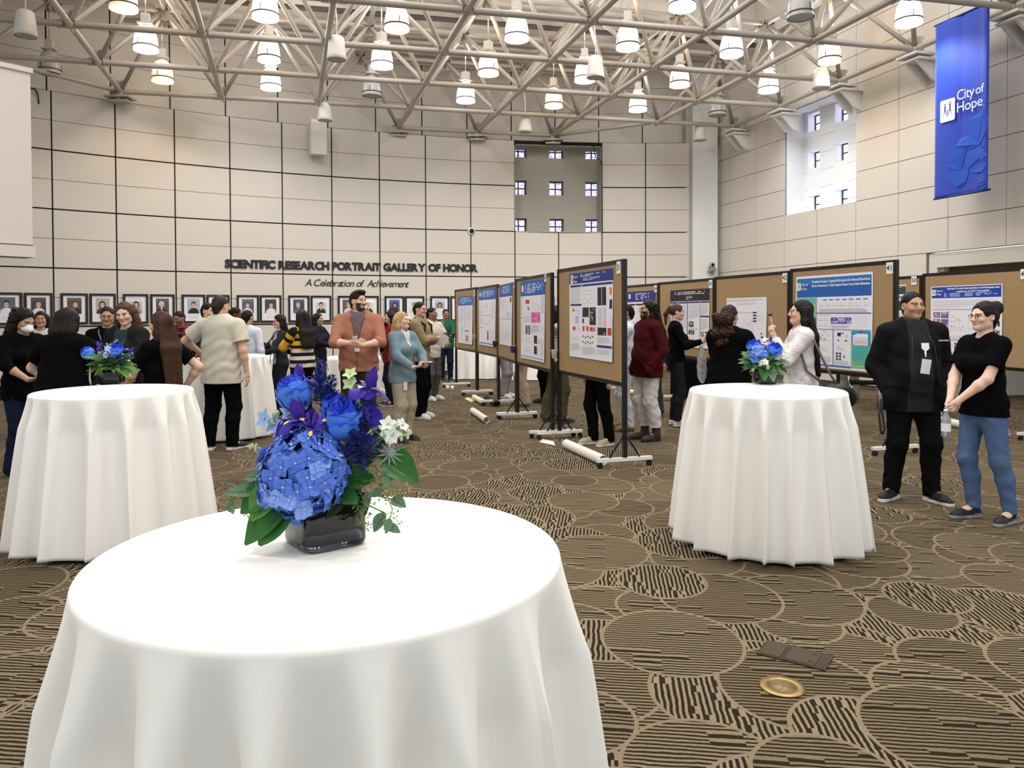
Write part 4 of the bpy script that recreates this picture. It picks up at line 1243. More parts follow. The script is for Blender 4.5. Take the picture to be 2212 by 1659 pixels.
poster('42', (1570, 645), (1657, 641), (1569, 745), (1655, 745), [('t', .1, .03, .95, .08, 2, 'txt'), ('r', .03, .04, .06, .07, 'blue'), ('t', .25, .1, .8, .16, 3, 'lt'), ('t', .3, .3, .95, .33, 1, 'gry'), ('c', .36, .38, .48, .7), ('c', .5, .38, .6, .7), ('c', .62, .38, .72, .7)] +
       [('r', .68, .30 + .06 * q, .76, .33 + .06 * q, 'blk') for q in range(4)] + [('c', .78, .3, .86, .5), ('c', .88, .3, .96, .5), ('r', .86, .74, .90, .76, 'blk'), ('c', .4, .75, .7, .9, 'lt'), ('r', .88, .8, .92, .84, 'blk'), ('t', .1, .92, .9, .98, 3, 'lt')],
       'smaller plain white poster with faint grey charts on board 42', None, 'w', None, None, 42)
poster('43', (1448, 628), (1540, 622), (1448, 748), (1524, 752), HDR('blk', .2) + [('t', .12, .03, .95, .09, 2, 'w'), ('t', .4, .11, .6, .18, 3, 'gry')] + [('r', .05 + .93 * ((q * 37) % 50) / 50, .02 + .17 * ((q * 23) % 50) / 50, .058 + .93 * ((q * 37) % 50) / 50, .026 + .17 * ((q * 23) % 50) / 50, 'lt') for q in range(34)] +
       [('r', .0, .2, .01, 1, 'vio'), ('r', .22, .2, .23, 1, 'navy'), ('r', .455, .2, .47, 1, 'navy'), ('r', .78, .2, .79, 1, 'navy'), ('r', .0, .21, .2, .235, 'navy'), ('r', .24, .21, .45, .235, 'navy'), ('r', .48, .21, .77, .235, 'navy'), ('r', .8, .21, 1, .235, 'navy'), ('t', .03, .25, .2, .9, 22, 'lt'), ('t', .25, .25, .44, .7, 15, 'lt'), ('t', .49, .25, .76, .5, 9, 'lt'),
        ('n', .5, .55, .62, .64, 'blk', 'gry'), ('n', .5, .7, .64, .77, 'blk', 'gry'), ('t', .49, .66, .76, .69, 2, 'lt'), ('c', .49, .8, .76, .93), ('t', .81, .25, .98, .43, 7, 'lt'), ('r', .8, .45, 1, .475, 'navy'), ('t', .81, .5, .98, .68, 7, 'lt'), ('n', .82, .72, .89, .8, 'blk', 'gry'), ('n', .91, .72, .98, .8, 'blk', 'gry'), ('r', .8, .84, 1, .865, 'navy'), ('t', .81, .88, .98, .96, 4, 'lt')],
       'poster with a black starry header on the board tagged 43', None, 'w', None, None, 43)
poster('44', (1355, 631), (1416, 627), (1356, 755), (1415, 758), HDR('navy', .18) + [('t', .3, .03, .8, .15, 4, 'w'), ('r', .05, .04, .12, .12, 'w'), ('r', .02, .21, .3, .24, 'blk'), ('r', .33, .21, .65, .24, 'blk'), ('r', .68, .21, .98, .24, 'blk'), ('t', .03, .26, .3, .42, 8, 'lt'), ('t', .35, .26, .64, .8, 18, 'lt'), ('c', .05, .46, .3, .6, 'blk'), ('r', .15, .63, .3, .66, 'blk'), ('c', .05, .7, .3, .8, 'blk'), ('t', .68, .27, .96, .9, 20, 'lt')],
       'poster with a dark navy header on the board tagged 44', None, 'w', None, None, 44)
poster('49', (2010, 621), (2167, 611), (2011, 770), (2163, 775), [('g', .015, .012, .985, .17, ['royal', 'royal']), ('t', .2, .10, .95, .155, 3, 'sky'), ('t', .03, .2, .96, .31, 7, 'lt'), ('r', .02, .33, .98, .336, 'vio')] +
       [('n', .04 + .12 * (q % 2), .37 + .1 * (q // 2), .145 + .12 * (q % 2), .455 + .1 * (q // 2), 'pur', 'pale') for q in range(4)] + [('r', .26, .35, .266, .78, 'vio'), ('c', .30, .38, .46, .5), ('c', .3, .54, .4, .62, 'blk'), ('c', .42, .54, .5, .62, 'blk'), ('t', .29, .7, .5, .75, 3, 'lt'), ('r', .27, .76, .75, .766, 'vio'), ('c', .55, .4, .75, .6)] +
       [('n', .86, .37 + .12 * q, .97, .44 + .12 * q, 'blk', 'gry') for q in range(3)] + [('n', .36, .8, .42, .9, 'blk', 'gry'), ('t', .04, .62, .24, .9, 14, 'lt'), ('t', .5, .8, .95, .95, 8, 'lt')],
       'royal blue headed poster behind the woman with the hair bun', ['Organotypic 3D models of patient glioblastoma reveal heterogeneity, tumor', 'architecture, and CAR T cell sensitivity'], 'w', (.61, .04, .72, .034), (.05, .09, .07), 49)
poster('50', (1925, 617), (1957, 614), (1925, 760), (1957, 760), [('r', .02, .02, .98, .14, 'dgreen'), ('t', .4, .03, .9, .05, 1, 'w'), ('r', .02, .17, .98, .2, 'teal'), ('r', .1, .24, .95, .38, 'dgreen'), ('t', .1, .4, .95, .7, 10, 'lt'), ('r', .1, .72, .9, .85, 'blk')],
       'dark green headed poster showing past the board tagged 41', None, 'w', None, None, 50, 0)
for key, px, py, lab in (('31', 1336, 578, 'number card reading 31 on the nearest board of its row'), ('41', 1924, 579, 'number card reading 41'), ('42', 1700, 600, 'number card reading 42'), ('43', 1543, 613, 'number card reading 43'), ('44', 1425.5, 623, 'number card reading 44'),
                     ('49', 2212, 592, 'number card reading 49 at the corner behind the hair bun'), ('50', 1974, 606, 'number card reading 50'), ('32', 1178, 598, 'narrow-looking number card beside the magenta picture poster'), ('33', 1112.5, 613, 'number card on the third board of the row of board 31'), ('35', 1024.5, 633, 'number card on the farthest board of the row of board 31')):
    tag_card(key, px, py, key, lab)

def paper_cup(loc, col, lab, r=.042):
    e = empty('paper_cup', loc, lab, 'cup', 0, 'small pin cups fixed to the boards')
    mb = MB(); mb.lathe([(r * .72, -.05), (r, .05), (r * 1.06, .052), (r * 1.0, .056), (r * .95, .05), (r * .68, -.045)], 18, cap0=True); mb.build('cup', mat('cup_' + col, {'white': (.78, .74, .68), 'blue': (.05, .06, .25), 'dark': (.08, .08, .12)}[col], .6), e)
    mb = MB(); mb.lathe([(r * .98, .053), (r * 1.09, .053), (r * 1.09, .06), (r * .98, .06)], 18); mb.build('rim', mat('cup_rim', (.75, .72, .68), .6), e)
for key, side, px, py, col, lab in (('31', -1, 1208, 767, 'white', 'white paper pin cup at the far edge of the board tagged 31'), ('32', -1, 1116, 756, 'blue', 'blue pin cup between the second and third boards of the row'), ('33', -1, 1074, 744, 'dark', 'dark pin cup with pale rim between the third and fourth boards'), ('34', -1, 1029, 730, 'white', 'pale pin cup between the two farthest boards of the row'), ('35', -1, 985, 725, 'dark', 'pin cup on the outer edge of the farthest board')):
    c, rz, w, e = BRD[key]
    yv = Vector((-math.sin(rz), math.cos(rz), 0)); xv = Vector((math.cos(rz), math.sin(rz), 0))
    x, z = buv(key, px, py, -.06)
    paper_cup(c + xv * (-w / 2 + .005) - yv * .068 + Vector((0, 0, z)), col, lab)

# ------------------------------------------------------------------ draped cocktail tables
linen = mat('linen', (0.89, 0.865, 0.82), 0.85, spec=.15, sheen=.1, bump=.05, bscale=600)
def cloth_round(name, c, Rt, zt, hem, nf, seed, label, phase=0.0, wide=.036):
    rnd = random.Random(seed)
    n = 360; m = 46
    # irregular fold positions
    ws = [rnd.uniform(.7, 1.35) for _ in range(nf)]; tot = sum(ws); acc = 0; edges = []
    for w in ws: edges.append(acc / tot * 2 * math.pi); acc += w
    amps = [rnd.uniform(.75, 1.25) for _ in range(nf)]
    cr = [rnd.uniform(-.35, .35) for _ in range(nf)]
    vs = []
    prof = []
    for r in np.linspace(0.02, Rt - .018, 7): prof.append(('top', r, zt))
    for a in (20, 45, 70, 90): prof.append(('top', Rt - .018 + .018 * math.sin(R(a)), zt - .018 + .018 * math.cos(R(a))))
    m0 = len(prof)
    for i in range(1, m + 1): prof.append(('drop', i / m, 0))
    for (kind, a, b) in prof:
        for k in range(n):
            th = 2 * math.pi * k / n
            ph = (th - phase) % (2 * math.pi)
            i = max(q for q in range(nf) if edges[q] <= ph)
            e1 = edges[i + 1] if i + 1 < nf else 2 * math.pi
            t = (ph - edges[i]) / (e1 - edges[i])
            if kind == 'top':
                vs.append((a * math.cos(th), a * math.sin(th), b)); continue
            f = a
            g = min(1, f * 5) ; grow = .42 + .58 * f ** .9
            w = math.cos(2 * math.pi * t + cr[i] * math.sin(2 * math.pi * t))
            w = math.copysign(abs(w) ** .6, w) * amps[i]
            w0 = -.6
            amp = wide * grow * g * 2.1
            r = Rt + (hem - Rt) * (f ** .9) + amp * w - amp * .2
            r = max(r, Rt - .012 * g - .05 * f)
            tw = -1.5 * math.sin(2 * math.pi * t) * .055 * grow * g * (e1 - edges[i]) * 2
            z = zt - .018 - f * (zt - .018 - .035) + .012 * w * f
            vs.append((r * math.cos(th + tw), r * math.sin(th + tw), z))
    P_ = len(prof)
    fs = [(i*n+k, i*n+(k+1) % n, (i+1)*n+(k+1) % n, (i+1)*n+k)[::-1] for i in range(P_ - 1) for k in range(n)]
    mb = MB(); mb.add(vs, fs, 0, True); mb.f.append(tuple(range(n))); mb.m.append(0); mb.sm.append(True)
    # creases pressed in when the cloth was folded
    o = mb.build(name, linen)
    o.location = (c[0], c[1], 0)
    sd = o.modifiers.new('thick', 'SOLIDIFY'); sd.thickness = .002; sd.offset = -1
    tag(o, label, 'tablecloth', 'white draped cloths')
    return o
def table_frame(c, Rt, zt, label):
    e = empty('cocktail_table', (c[0], c[1], 0), label, 'table', 0, 'round tall tables under the cloths')
    mb = MB(); mb.lathe([(.01, zt - .03), (Rt - .03, zt - .03), (Rt - .03, zt - .004), (.01, zt - .004)], 32); mb.build('tabletop', mat('table_wood', (.35, .25, .16), .6), e)
    mb = MB(); mb.tube([(0, 0, .03), (0, 0, zt - .03)], .035, 12); mb.build('pole', bframe, e)
    mb = MB(); mb.lathe([(.26, 0.001), (.26, .015), (.05, .04)], 24, cap0=True, cap1=True); mb.build('base', bframe, e)
TF = (-.416, 1.752, 1.062); TL = (-2.84, 5.47, 1.067); TRt = (1.77, 5.34, 1.067); TB = (-3.77, 10.08, 1.067)
for c, lab, lab2, hem, ph, sd in ((TF, 'white cloth on the big table in front, under the blue bouquet in dark glass', 'tall round table under the nearest white cloth', .63, .35, 4),
                            (TL, 'white cloth with deep folds on the tall table before the chatting group', 'tall round table before the chatting group', .635, .1, 9),
                            (TRt, 'white cloth on the tall table beside the man in the black jacket', 'tall round table before the long-haired woman', .625, .5, 21),
                            (TB, 'white cloth on the tall table behind the man in the cream shirt', 'tall round table behind the man in the cream shirt', .62, 0, 33)):
    cloth_round('tablecloth', c, .525, c[2], hem, 17, sd, lab, ph)
    table_frame(c, .52, c[2] - .002, lab2)
def cloth_box(lo, hi, zt, rz, c, label, seed):
    rnd = random.Random(seed)
    w, d = hi[0] - lo[0], hi[1] - lo[1]
    per = []
    n = 120
    L = 2 * (w + d)
    for k in range(n):
        s = L * k / n
        if s < w: p = (lo[0] + s, lo[1]); nn = (0, -1)
        elif s < w + d: p = (hi[0], lo[1] + s - w); nn = (1, 0)
        elif s < 2 * w + d: p = (hi[0] - (s - w - d), hi[1]); nn = (0, 1)
        else: p = (lo[0], hi[1] - (s - 2 * w - d)); nn = (-1, 0)
        per.append((p, nn, s))
    mb = MB(); rows = 10; vs = []
    for j in range(rows + 1):
        f = j / rows
        for (p, nn, s) in per:
            o = f * (.04 + .03 * math.sin(s * 17 + seed) + .02 * math.sin(s * 31))
            vs.append((p[0] + nn[0] * o, p[1] + nn[1] * o, zt - f * (zt - .02)))
    mb.add(vs, [(j*n+k, (j+1)*n+k, (j+1)*n+(k+1) % n, j*n+(k+1) % n) for j in range(rows) for k in range(n)], 0, True)
    mb.f.append(tuple(range(n))); mb.m.append(0); mb.sm.append(False)
    o = mb.build('tablecloth', linen); o.location = c; o.rotation_euler = (0, 0, rz)
    tag(o, label, 'tablecloth', 'white draped cloths')
    return o
p = at(548, 838, 14.6)
cloth_box((-.9, -.38), (.5, .38), .80, R(14), (p.x, p.y + .3, 0), 'white cloth on the buffet table behind the man in the white shirt', 2)
p = at(1012, 820, 19.0)
cloth_box((-.55, -.3), (.55, .3), .76, R(5), (p.x + .1, p.y, 0), 'white rumpled cloth hanging below the farthest poster boards', 5)
p = at(1105, 822, 18.6)
cloth_box((-.75, -.3), (.75, .3), .76, R(0), (p.x + .52, p.y, 0), 'white cloth behind the legs under the middle boards', 7)
p = at(775, 838, 15.4)
cloth_box((-.6, -.3), (.6, .3), .76, R(0), (p.x, p.y, 0), 'white cloth glimpsed past the legs of the man in the salmon cardigan', 8)

# ------------------------------------------------------------------ flowers
def surf(mb, M, L, W, bend=0.0, cup=0.0, tip=1.0, base=.25, mi=0, nu=5, nv=3, wave=0.0, fold=0.0):
    """a petal or leaf: grows along +y of M, faces +z; bend curls it along its length, cup across"""
    vs = []
    for i in range(nu + 1):
        t = i / nu
        w = W * (base * (1 - t) + math.sin(math.pi * min(1, t ** tip * .93 + .035)) * 1.0) * .5
        a = bend * t
        if abs(bend) > 1e-3: y = L * math.sin(a) / bend; z = L * (1 - math.cos(a)) / bend
        else: y = L * t; z = 0
        for j in range(nv + 1):
            s = j / nv * 2 - 1
            q = Vector((s * w, y, z + cup * W * (s * s - .3) * math.sin(math.pi * min(1, t + .15)) + fold * abs(s) * w + wave * W * math.sin(t * 9 + s * 2) * abs(s)))
            vs.append(M @ q)
    fs = [(i*(nv+1)+j, i*(nv+1)+j+1, (i+1)*(nv+1)+j+1, (i+1)*(nv+1)+j) for i in range(nu) for j in range(nv)]
    mb.add(vs, fs, mi, True)
def frame(pos, d, up=(0, 0, 1), roll=0.0):
    """matrix whose y axis is d"""
    y = Vector(d).normalized(); u = Vector(up)
    x = y.cross(u)
    if x.length < 1e-3: x = y.cross(Vector((1, 0, 0.2)))
    x.normalize(); z = x.cross(y)
    M = Matrix((x, y, z)).transposed().to_4x4()
    M = M @ Matrix.Rotation(roll, 4, 'Y')
    M.translation = Vector(pos)
    return M
def fmat(n, c, c2=None, rough=.55, trl=0.0): return mat('flora_' + n, c, rough, var=.18, vscale=45, spec=.25, sheen=.1)
FM = {'hyd': fmat('hydrangea', (.085, .185, .66)), 'hyd2': fmat('hydrangea_pale', (.20, .33, .76)), 'eye': fmat('floret_eye', (.45, .52, .75)), 'rose': fmat('rose_pale', (.075, .23, .78)), 'rosed': fmat('rose_dark', (.008, .045, .58)),
      'iris': fmat('iris_violet', (.07, .022, .36)), 'iris2': fmat('iris_deep', (.022, .006, .28)), 'yel': fmat('iris_yellow', (.85, .62, .15)), 'spike': fmat('spike_blue', (.008, .018, .16)), 'leaf': fmat('leaf', (.022, .115, .016), rough=.35), 'leafd': fmat('leaf_dark', (.008, .045, .012), rough=.35),
      'leafl': fmat('leaf_light', (.07, .21, .03), rough=.4), 'euc': fmat('eucalyptus', (.10, .19, .11)), 'seed': fmat('seed_olive', (.16, .20, .05)), 'white': fmat('petal_white', (.70, .74, .68)), 'pgreen': fmat('pale_green', (.45, .58, .30)), 'delph': fmat('delphinium_pale', (.28, .40, .72)),
      'thistle': fmat('thistle', (.22, .28, .26)), 'bud': fmat('bud_violet', (.10, .07, .16)), 'stem': fmat('stem', (.10, .19, .06))}
def sph_dirs(n, seed, zmin=-.6):
    out = []; g = math.pi * (3 - math.sqrt(5))
    rnd = random.Random(seed)
    for i in range(n):
        z = 1 - (i + .5) / n * (1 - zmin); r = math.sqrt(max(0, 1 - z * z)); a = g * i
        out.append((Vector((r * math.cos(a), r * math.sin(a), z)) + Vector((rnd.uniform(-.07, .07), rnd.uniform(-.07, .07), rnd.uniform(-.07, .07)))).normalized())
    return out
def hydrangea(par, c, r, n, axis, seed, pale=.3, pet=.024):
    rnd = random.Random(seed); mb = MB(); c = Vector(c)
    q = Vector((0, 0, 1)).rotation_difference(Vector(axis).normalized())
    mb.ball(c, r * .80, 14, 3)
    for d in sph_dirs(n, seed, -.75):
        d = q @ d
        p = c + d * r * rnd.uniform(.88, 1.06)
        nrm = (d + Vector((rnd.uniform(-.6, .6), rnd.uniform(-.6, .6), rnd.uniform(-.5, .6)))).normalized()
        a0 = rnd.uniform(0, 6.28)
        mi = 1 if rnd.random() < pale else 0
        T = nrm.orthogonal().normalized(); B = nrm.cross(T)
        for k in range(4):
            a = a0 + k * math.pi / 2 + rnd.uniform(-.12, .12)
            dr = T * math.cos(a) + B * math.sin(a)
            M = frame(p, dr + nrm * .22, nrm)
            surf(mb, M, pet * rnd.uniform(.85, 1.1), pet * 1.12, -.5 + rnd.uniform(-.3, .3), .12, .78, .1, mi, 4, 3)
        mb.ball(p + nrm * .002, .0028, 6, 2)
    return mb.build('hydrangea', [FM['hyd'], FM['hyd2'], FM['eye'], FM['leafd']], par)
def rose(par, c, axis, r, h, seed):
    rnd = random.Random(seed); mb = MB(); c = Vector(c)
    ax = Vector(axis).normalized(); T = ax.orthogonal().normalized(); B = ax.cross(T)
    for layer, (k, rad, flare, L, lo) in enumerate(((2, .10, .0, .90, .30), (3, .22, .02, .96, .25), (4, .36, .06, 1.0, .2), (5, .50, .12, 1.0, .14), (5, .66, .22, .98, .08), (5, .82, .34, .93, .02), (4, .95, .50, .84, 0), (3, 1.0, .75, .66, 0))):
        for i in range(k):
            a = i / k * 6.283 + layer * .9 + rnd.uniform(-.2, .2)
            n = T * math.cos(a) + B * math.sin(a); s = ax.cross(n)
            vs = []; nu, nv = 9, 8; wob = rnd.uniform(0, 6)
            for u in range(nu + 1):
                t = u / nu
                bulge = math.sin(math.pi * min(1, t * .62 + .16)) ** .8
                wang = (1.25 if layer < 3 else .92) * (math.sin(math.pi * (.5 + .42 * max(0, t - .45) / .55)) if t > .45 else .75 + .55 * t)
                for v in range(nv + 1):
                    w = v / nv * 2 - 1; q = w * wang
                    dirv = n * math.cos(q) + s * math.sin(q)
                    rr = r * rad * bulge + r * .55 * flare * max(0, t - .55) ** 1.5 * 3.3 + r * .03 * math.sin(w * 7 + wob) * t
                    zz = h * (lo + (L - lo) * t) - h * .10 * w * w * t * t - h * .30 * flare * max(0, t - .72) ** 2 * 9 + h * .012 * math.sin(w * 9 + wob) * t
                    vs.append(c + dirv * rr + ax * (zz - h * .42))
            dark = .45 if layer < 5 else .80
            for u in range(nu):
                mi = 1 if (u + .5) / nu > dark or layer < 3 else 0
                n0 = len(mb.v)
                mb.add(vs[u*(nv+1):(u+2)*(nv+1)], [(v, v+1, nv+2+v, nv+1+v) for v in range(nv)], mi, True)
    mb.ball(c - ax * h * .36, (r * .55, r * .55, r * .35), 10, 0)
    o = mb.build('rose', [FM['rose'], FM['rosed']], par)
    bm = bmesh.new(); bm.from_mesh(o.data); bmesh.ops.remove_doubles(bm, verts=bm.verts, dist=1e-6); bm.to_mesh(o.data); bm.free()
    return o
def iris(par, c, axis, s, seed, nf=3):
    rnd = random.Random(seed); mb = MB(); c = Vector(c); ax = Vector(axis).normalized(); T = ax.orthogonal().normalized(); B = ax.cross(T)
    a0 = rnd.uniform(0, 6.28)
    for k in range(nf):
        a = a0 + k * 6.283 / 3
        d = T * math.cos(a) + B * math.sin(a)
        surf(mb, frame(c, d + ax * .45, ax), s * 1.15, s * .62, -1.5, -.12, 1.5, .18, 1, 7, 4, .05)
        surf(mb, frame(c + (d * .42 + ax * .18) * s, d + ax * .1, ax), s * .28, s * .15, -.5, 0, 1.0, .3, 2, 3, 2)
        a += 1.05; d = T * math.cos(a) + B * math.sin(a)
        surf(mb, frame(c, ax + d * .35, d), s * .95, s * .42, -.35, .2, 1.1, .2, 0, 6, 3, .06)
        a += 1.05; d = T * math.cos(a) + B * math.sin(a)
        surf(mb, frame(c, d * .9 + ax * .5, ax), s * .6, s * .26, -.4, .1, 1.0, .3, 0, 5, 2)
    mb.tube([c - ax * s * .9, c - ax * .1 * s], s * .07, 6, 3)
    return mb.build('iris', [FM['iris'], FM['iris2'], FM['yel'], FM['stem']], par)
def spike(par, a, b, r, n, m1, m2, seed, name):
    rnd = random.Random(seed); mb = MB(); a = Vector(a); b = Vector(b); ax = (b - a).normalized(); T = ax.orthogonal().normalized(); B = ax.cross(T)
    mb.tube([a, b], .0022, 5, 1)
    for i in range(n):
        t = i / n; p = a.lerp(b, t); rr = r * (1 - .75 * t)
        an = i * 2.4 + rnd.uniform(-.4, .4)
        d = (T * math.cos(an) + B * math.sin(an) + ax * .7).normalized()
        q = p + d * rr
        mb.tube([p, q], .0011, 4, 1)
        for k in range(3):
            o = Vector((rnd.uniform(-1, 1), rnd.uniform(-1, 1), rnd.uniform(-1, 1))) * rr * .28
            surf(mb, frame(q + o, d + o * 40), rr * .45 + .003, rr * .32 + .002, .4, .1, 1, .2, 0, 3, 2)
    return mb.build(name, [FM[m1], FM[m2]], par)
def leaf(par, base, tip, w, m, seed=0, bend=-.5, up=(0, -.5, 1), stem=None, name='leaf'):
    mb = MB(); base = Vector(base); tip = Vector(tip)
    L = (tip - base).length
    M = frame(base, (tip - base) + Vector((0, 0, L * .12)), up)
    surf(mb, M, L * 1.06, w, bend, .10, .85, .06, 0, 8, 4, .02, .22)
    mb.tube([M @ Vector((0, L * 1.06 * math.sin(bend * t) / bend if bend else L * t, (L * 1.06 * (1 - math.cos(bend * t)) / bend if bend else 0) + .0006)) for t in np.linspace(0, .96, 7)], [.0014 * (1.2 - t) for t in np.linspace(0, .96, 7)], 4, 1)
    if stem: mb.tube([stem, base], .0016, 5, 1)
    return mb.build(name, [FM[m], FM['leafl']], par)
def seeded(par, pts, n, seed, leaves=4):
    rnd = random.Random(seed); mb = MB(); pts = [Vector(p) for p in pts]
    mb.tube(pts, .0013, 5, 0)
    for i in range(n):
        t = rnd.uniform(.15, 1); k = min(len(pts) - 2, int(t * (len(pts) - 1))); f = t * (len(pts) - 1) - k
        p = pts[k].lerp(pts[k + 1], f)
        d = Vector((rnd.uniform(-1, 1), rnd.uniform(-1, 1), rnd.uniform(-1, .6))).normalized()
        q = p + d * rnd.uniform(.012, .026)
        mb.tube([p, q], .0007, 4, 0)
        for s in range(3):
            r = q + Vector((rnd.uniform(-1, 1), rnd.uniform(-1, 1), rnd.uniform(-1, 1))) * .006
            mb.ball(r, .0019, 5, 1)
    for i in range(leaves):
        t = rnd.uniform(.2, 1); k = min(len(pts) - 2, int(t * (len(pts) - 1))); p = pts[k].lerp(pts[k + 1], t * (len(pts) - 1) - k)
        d = Vector((rnd.uniform(-1, 1), rnd.uniform(-1, .3), rnd.uniform(-1, .3)))
        surf(mb, frame(p, d, (0, -1, .5)), .035, .02, -.3, .1, .8, .1, 2, 5, 3)
    return mb.build('eucalyptus_sprig', [FM['seed'], FM['seed'], FM['euc']], par)
def starflower(mb, p, d, s, mi=0):
    T = d.orthogonal().normalized(); B = d.cross(T)
    for k in range(5):
        a = k * 1.2566
        surf(mb, frame(p, T * math.cos(a) + B * math.sin(a) + d * .45, d), s, s * .62, -.4, .1, .9, .2, mi, 4, 2)
    mb.ball(p + d * s * .15, s * .13, 6, 1)
def delphinium(par, pts, n, s, m, seed, buds=5):
    rnd = random.Random(seed); mb = MB(); pts = [Vector(p) for p in pts]; mb.tube(pts, .0018, 5, 1)
    for i in range(n):
        t = .2 + .6 * i / n; k = min(len(pts) - 2, int(t * (len(pts) - 1))); p = pts[k].lerp(pts[k + 1], t * (len(pts) - 1) - k)
        d = Vector((rnd.uniform(-1, 1), rnd.uniform(-1.2, .2), rnd.uniform(-.2, 1))).normalized()
        mb.tube([p, p + d * s], .0012, 4, 1)
        starflower(mb, p + d * s, (d + Vector((0, -.5, .2))).normalized(), s)
    for i in range(buds):
        p = pts[-2].lerp(pts[-1], i / max(1, buds - 1)) + Vector((rnd.uniform(-1, 1), rnd.uniform(-1, 1), rnd.uniform(-1, 1))) * s * .35
        mb.ball(p, (s * .18, s * .18, s * .3), 6, 1)
    return mb.build('delphinium', [FM[m], FM['pgreen']], par)
def thistle(par, c, axis, s):
    mb = MB(); c = Vector(c); ax = Vector(axis).normalized(); T = ax.orthogonal().normalized(); B = ax.cross(T)
    mb.ball(c, s * .38, 10, 0)
    for d in sph_dirs(50, 3, -.3):
        q = Vector((0, 0, 1)).rotation_difference(ax) @ d
        mb.tube([c + q * s * .36, c + q * s * .48], [s * .03, .0003], 4, 0)
    for k in range(11):
        a = k / 11 * 6.283; d = T * math.cos(a) + B * math.sin(a)
        surf(mb, frame(c - ax * s * .2, d + ax * .15, ax), s * 1.2, s * .12, -.2, 0, .6, .5, 0, 4, 2)
    mb.tube([c - ax * s * .3, c - ax * s * 2.2], .0018, 5, 0)
    return mb.build('sea_holly', [FM['thistle']], par)
glass_m = mat('vase_glass', (0.010, 0.007, 0.028), 0.12, spec=.5)
glass_t = mat('vase_clear', (0.10, 0.115, 0.16), 0.02, trans=1.0, ior=1.45)
def vase(par, s, h, rot, rc=.03):
    def ringp(k, z, n=8):
        hs = s / 2 * k; r = rc * k; out = []
        for (cx_, cy_, a0) in ((hs - r, hs - r, 0), (-hs + r, hs - r, 90), (-hs + r, -hs + r, 180), (hs - r, -hs + r, 270)):
            for q in range(n + 1):
                a = R(a0 + 90 * q / n); out.append(Vector((cx_ + r * math.cos(a), cy_ + r * math.sin(a), z)))
        return out
    Mr = Matrix.Rotation(rot, 4, 'Z')
    def shell(prof, mats, name, caps=(True, False)):
        mb = MB(); vs = []; 
        for (k, z) in prof: vs += [Mr @ p for p in ringp(k, z)]
        n = 36
        mb.add(vs, [(i*n+k, i*n+(k+1) % n, (i+1)*n+(k+1) % n, (i+1)*n+k) for i in range(len(prof) - 1) for k in range(n)], 0, True)
        if caps[0]: mb.f.append(tuple(range(n))[::-1]); mb.m.append(0); mb.sm.append(False)
        if caps[1]: mb.f.append(tuple(range((len(prof)-1)*n, len(prof)*n))); mb.m.append(0); mb.sm.append(False)
        return mb.build(name, mats, par)
    v = shell([(.86, 0.0005), (.97, .004), (1.0, .014), (1.0, h * .76), (.985, h * .79), (.9, h * .81), (.9, h * .98), (.93, h), (.88, h), (.87, h * .8), (.87, h * .1), (.5, h * .09)], [glass_t], 'vase')
    shell([(.5, h * .10), (.80, h * .105), (.84, h * .13), (.84, h * .80), (.80, h * .84), (.80, h * .97)], [glass_m], 'liner', (True, False))
    return v
def vec(px, py, y, c=703, b=1195, k=957.0):
    s = 1 + y * .55
    return Vector(((px - c) / k * s, y, (b - py) / k * s + y * .30))
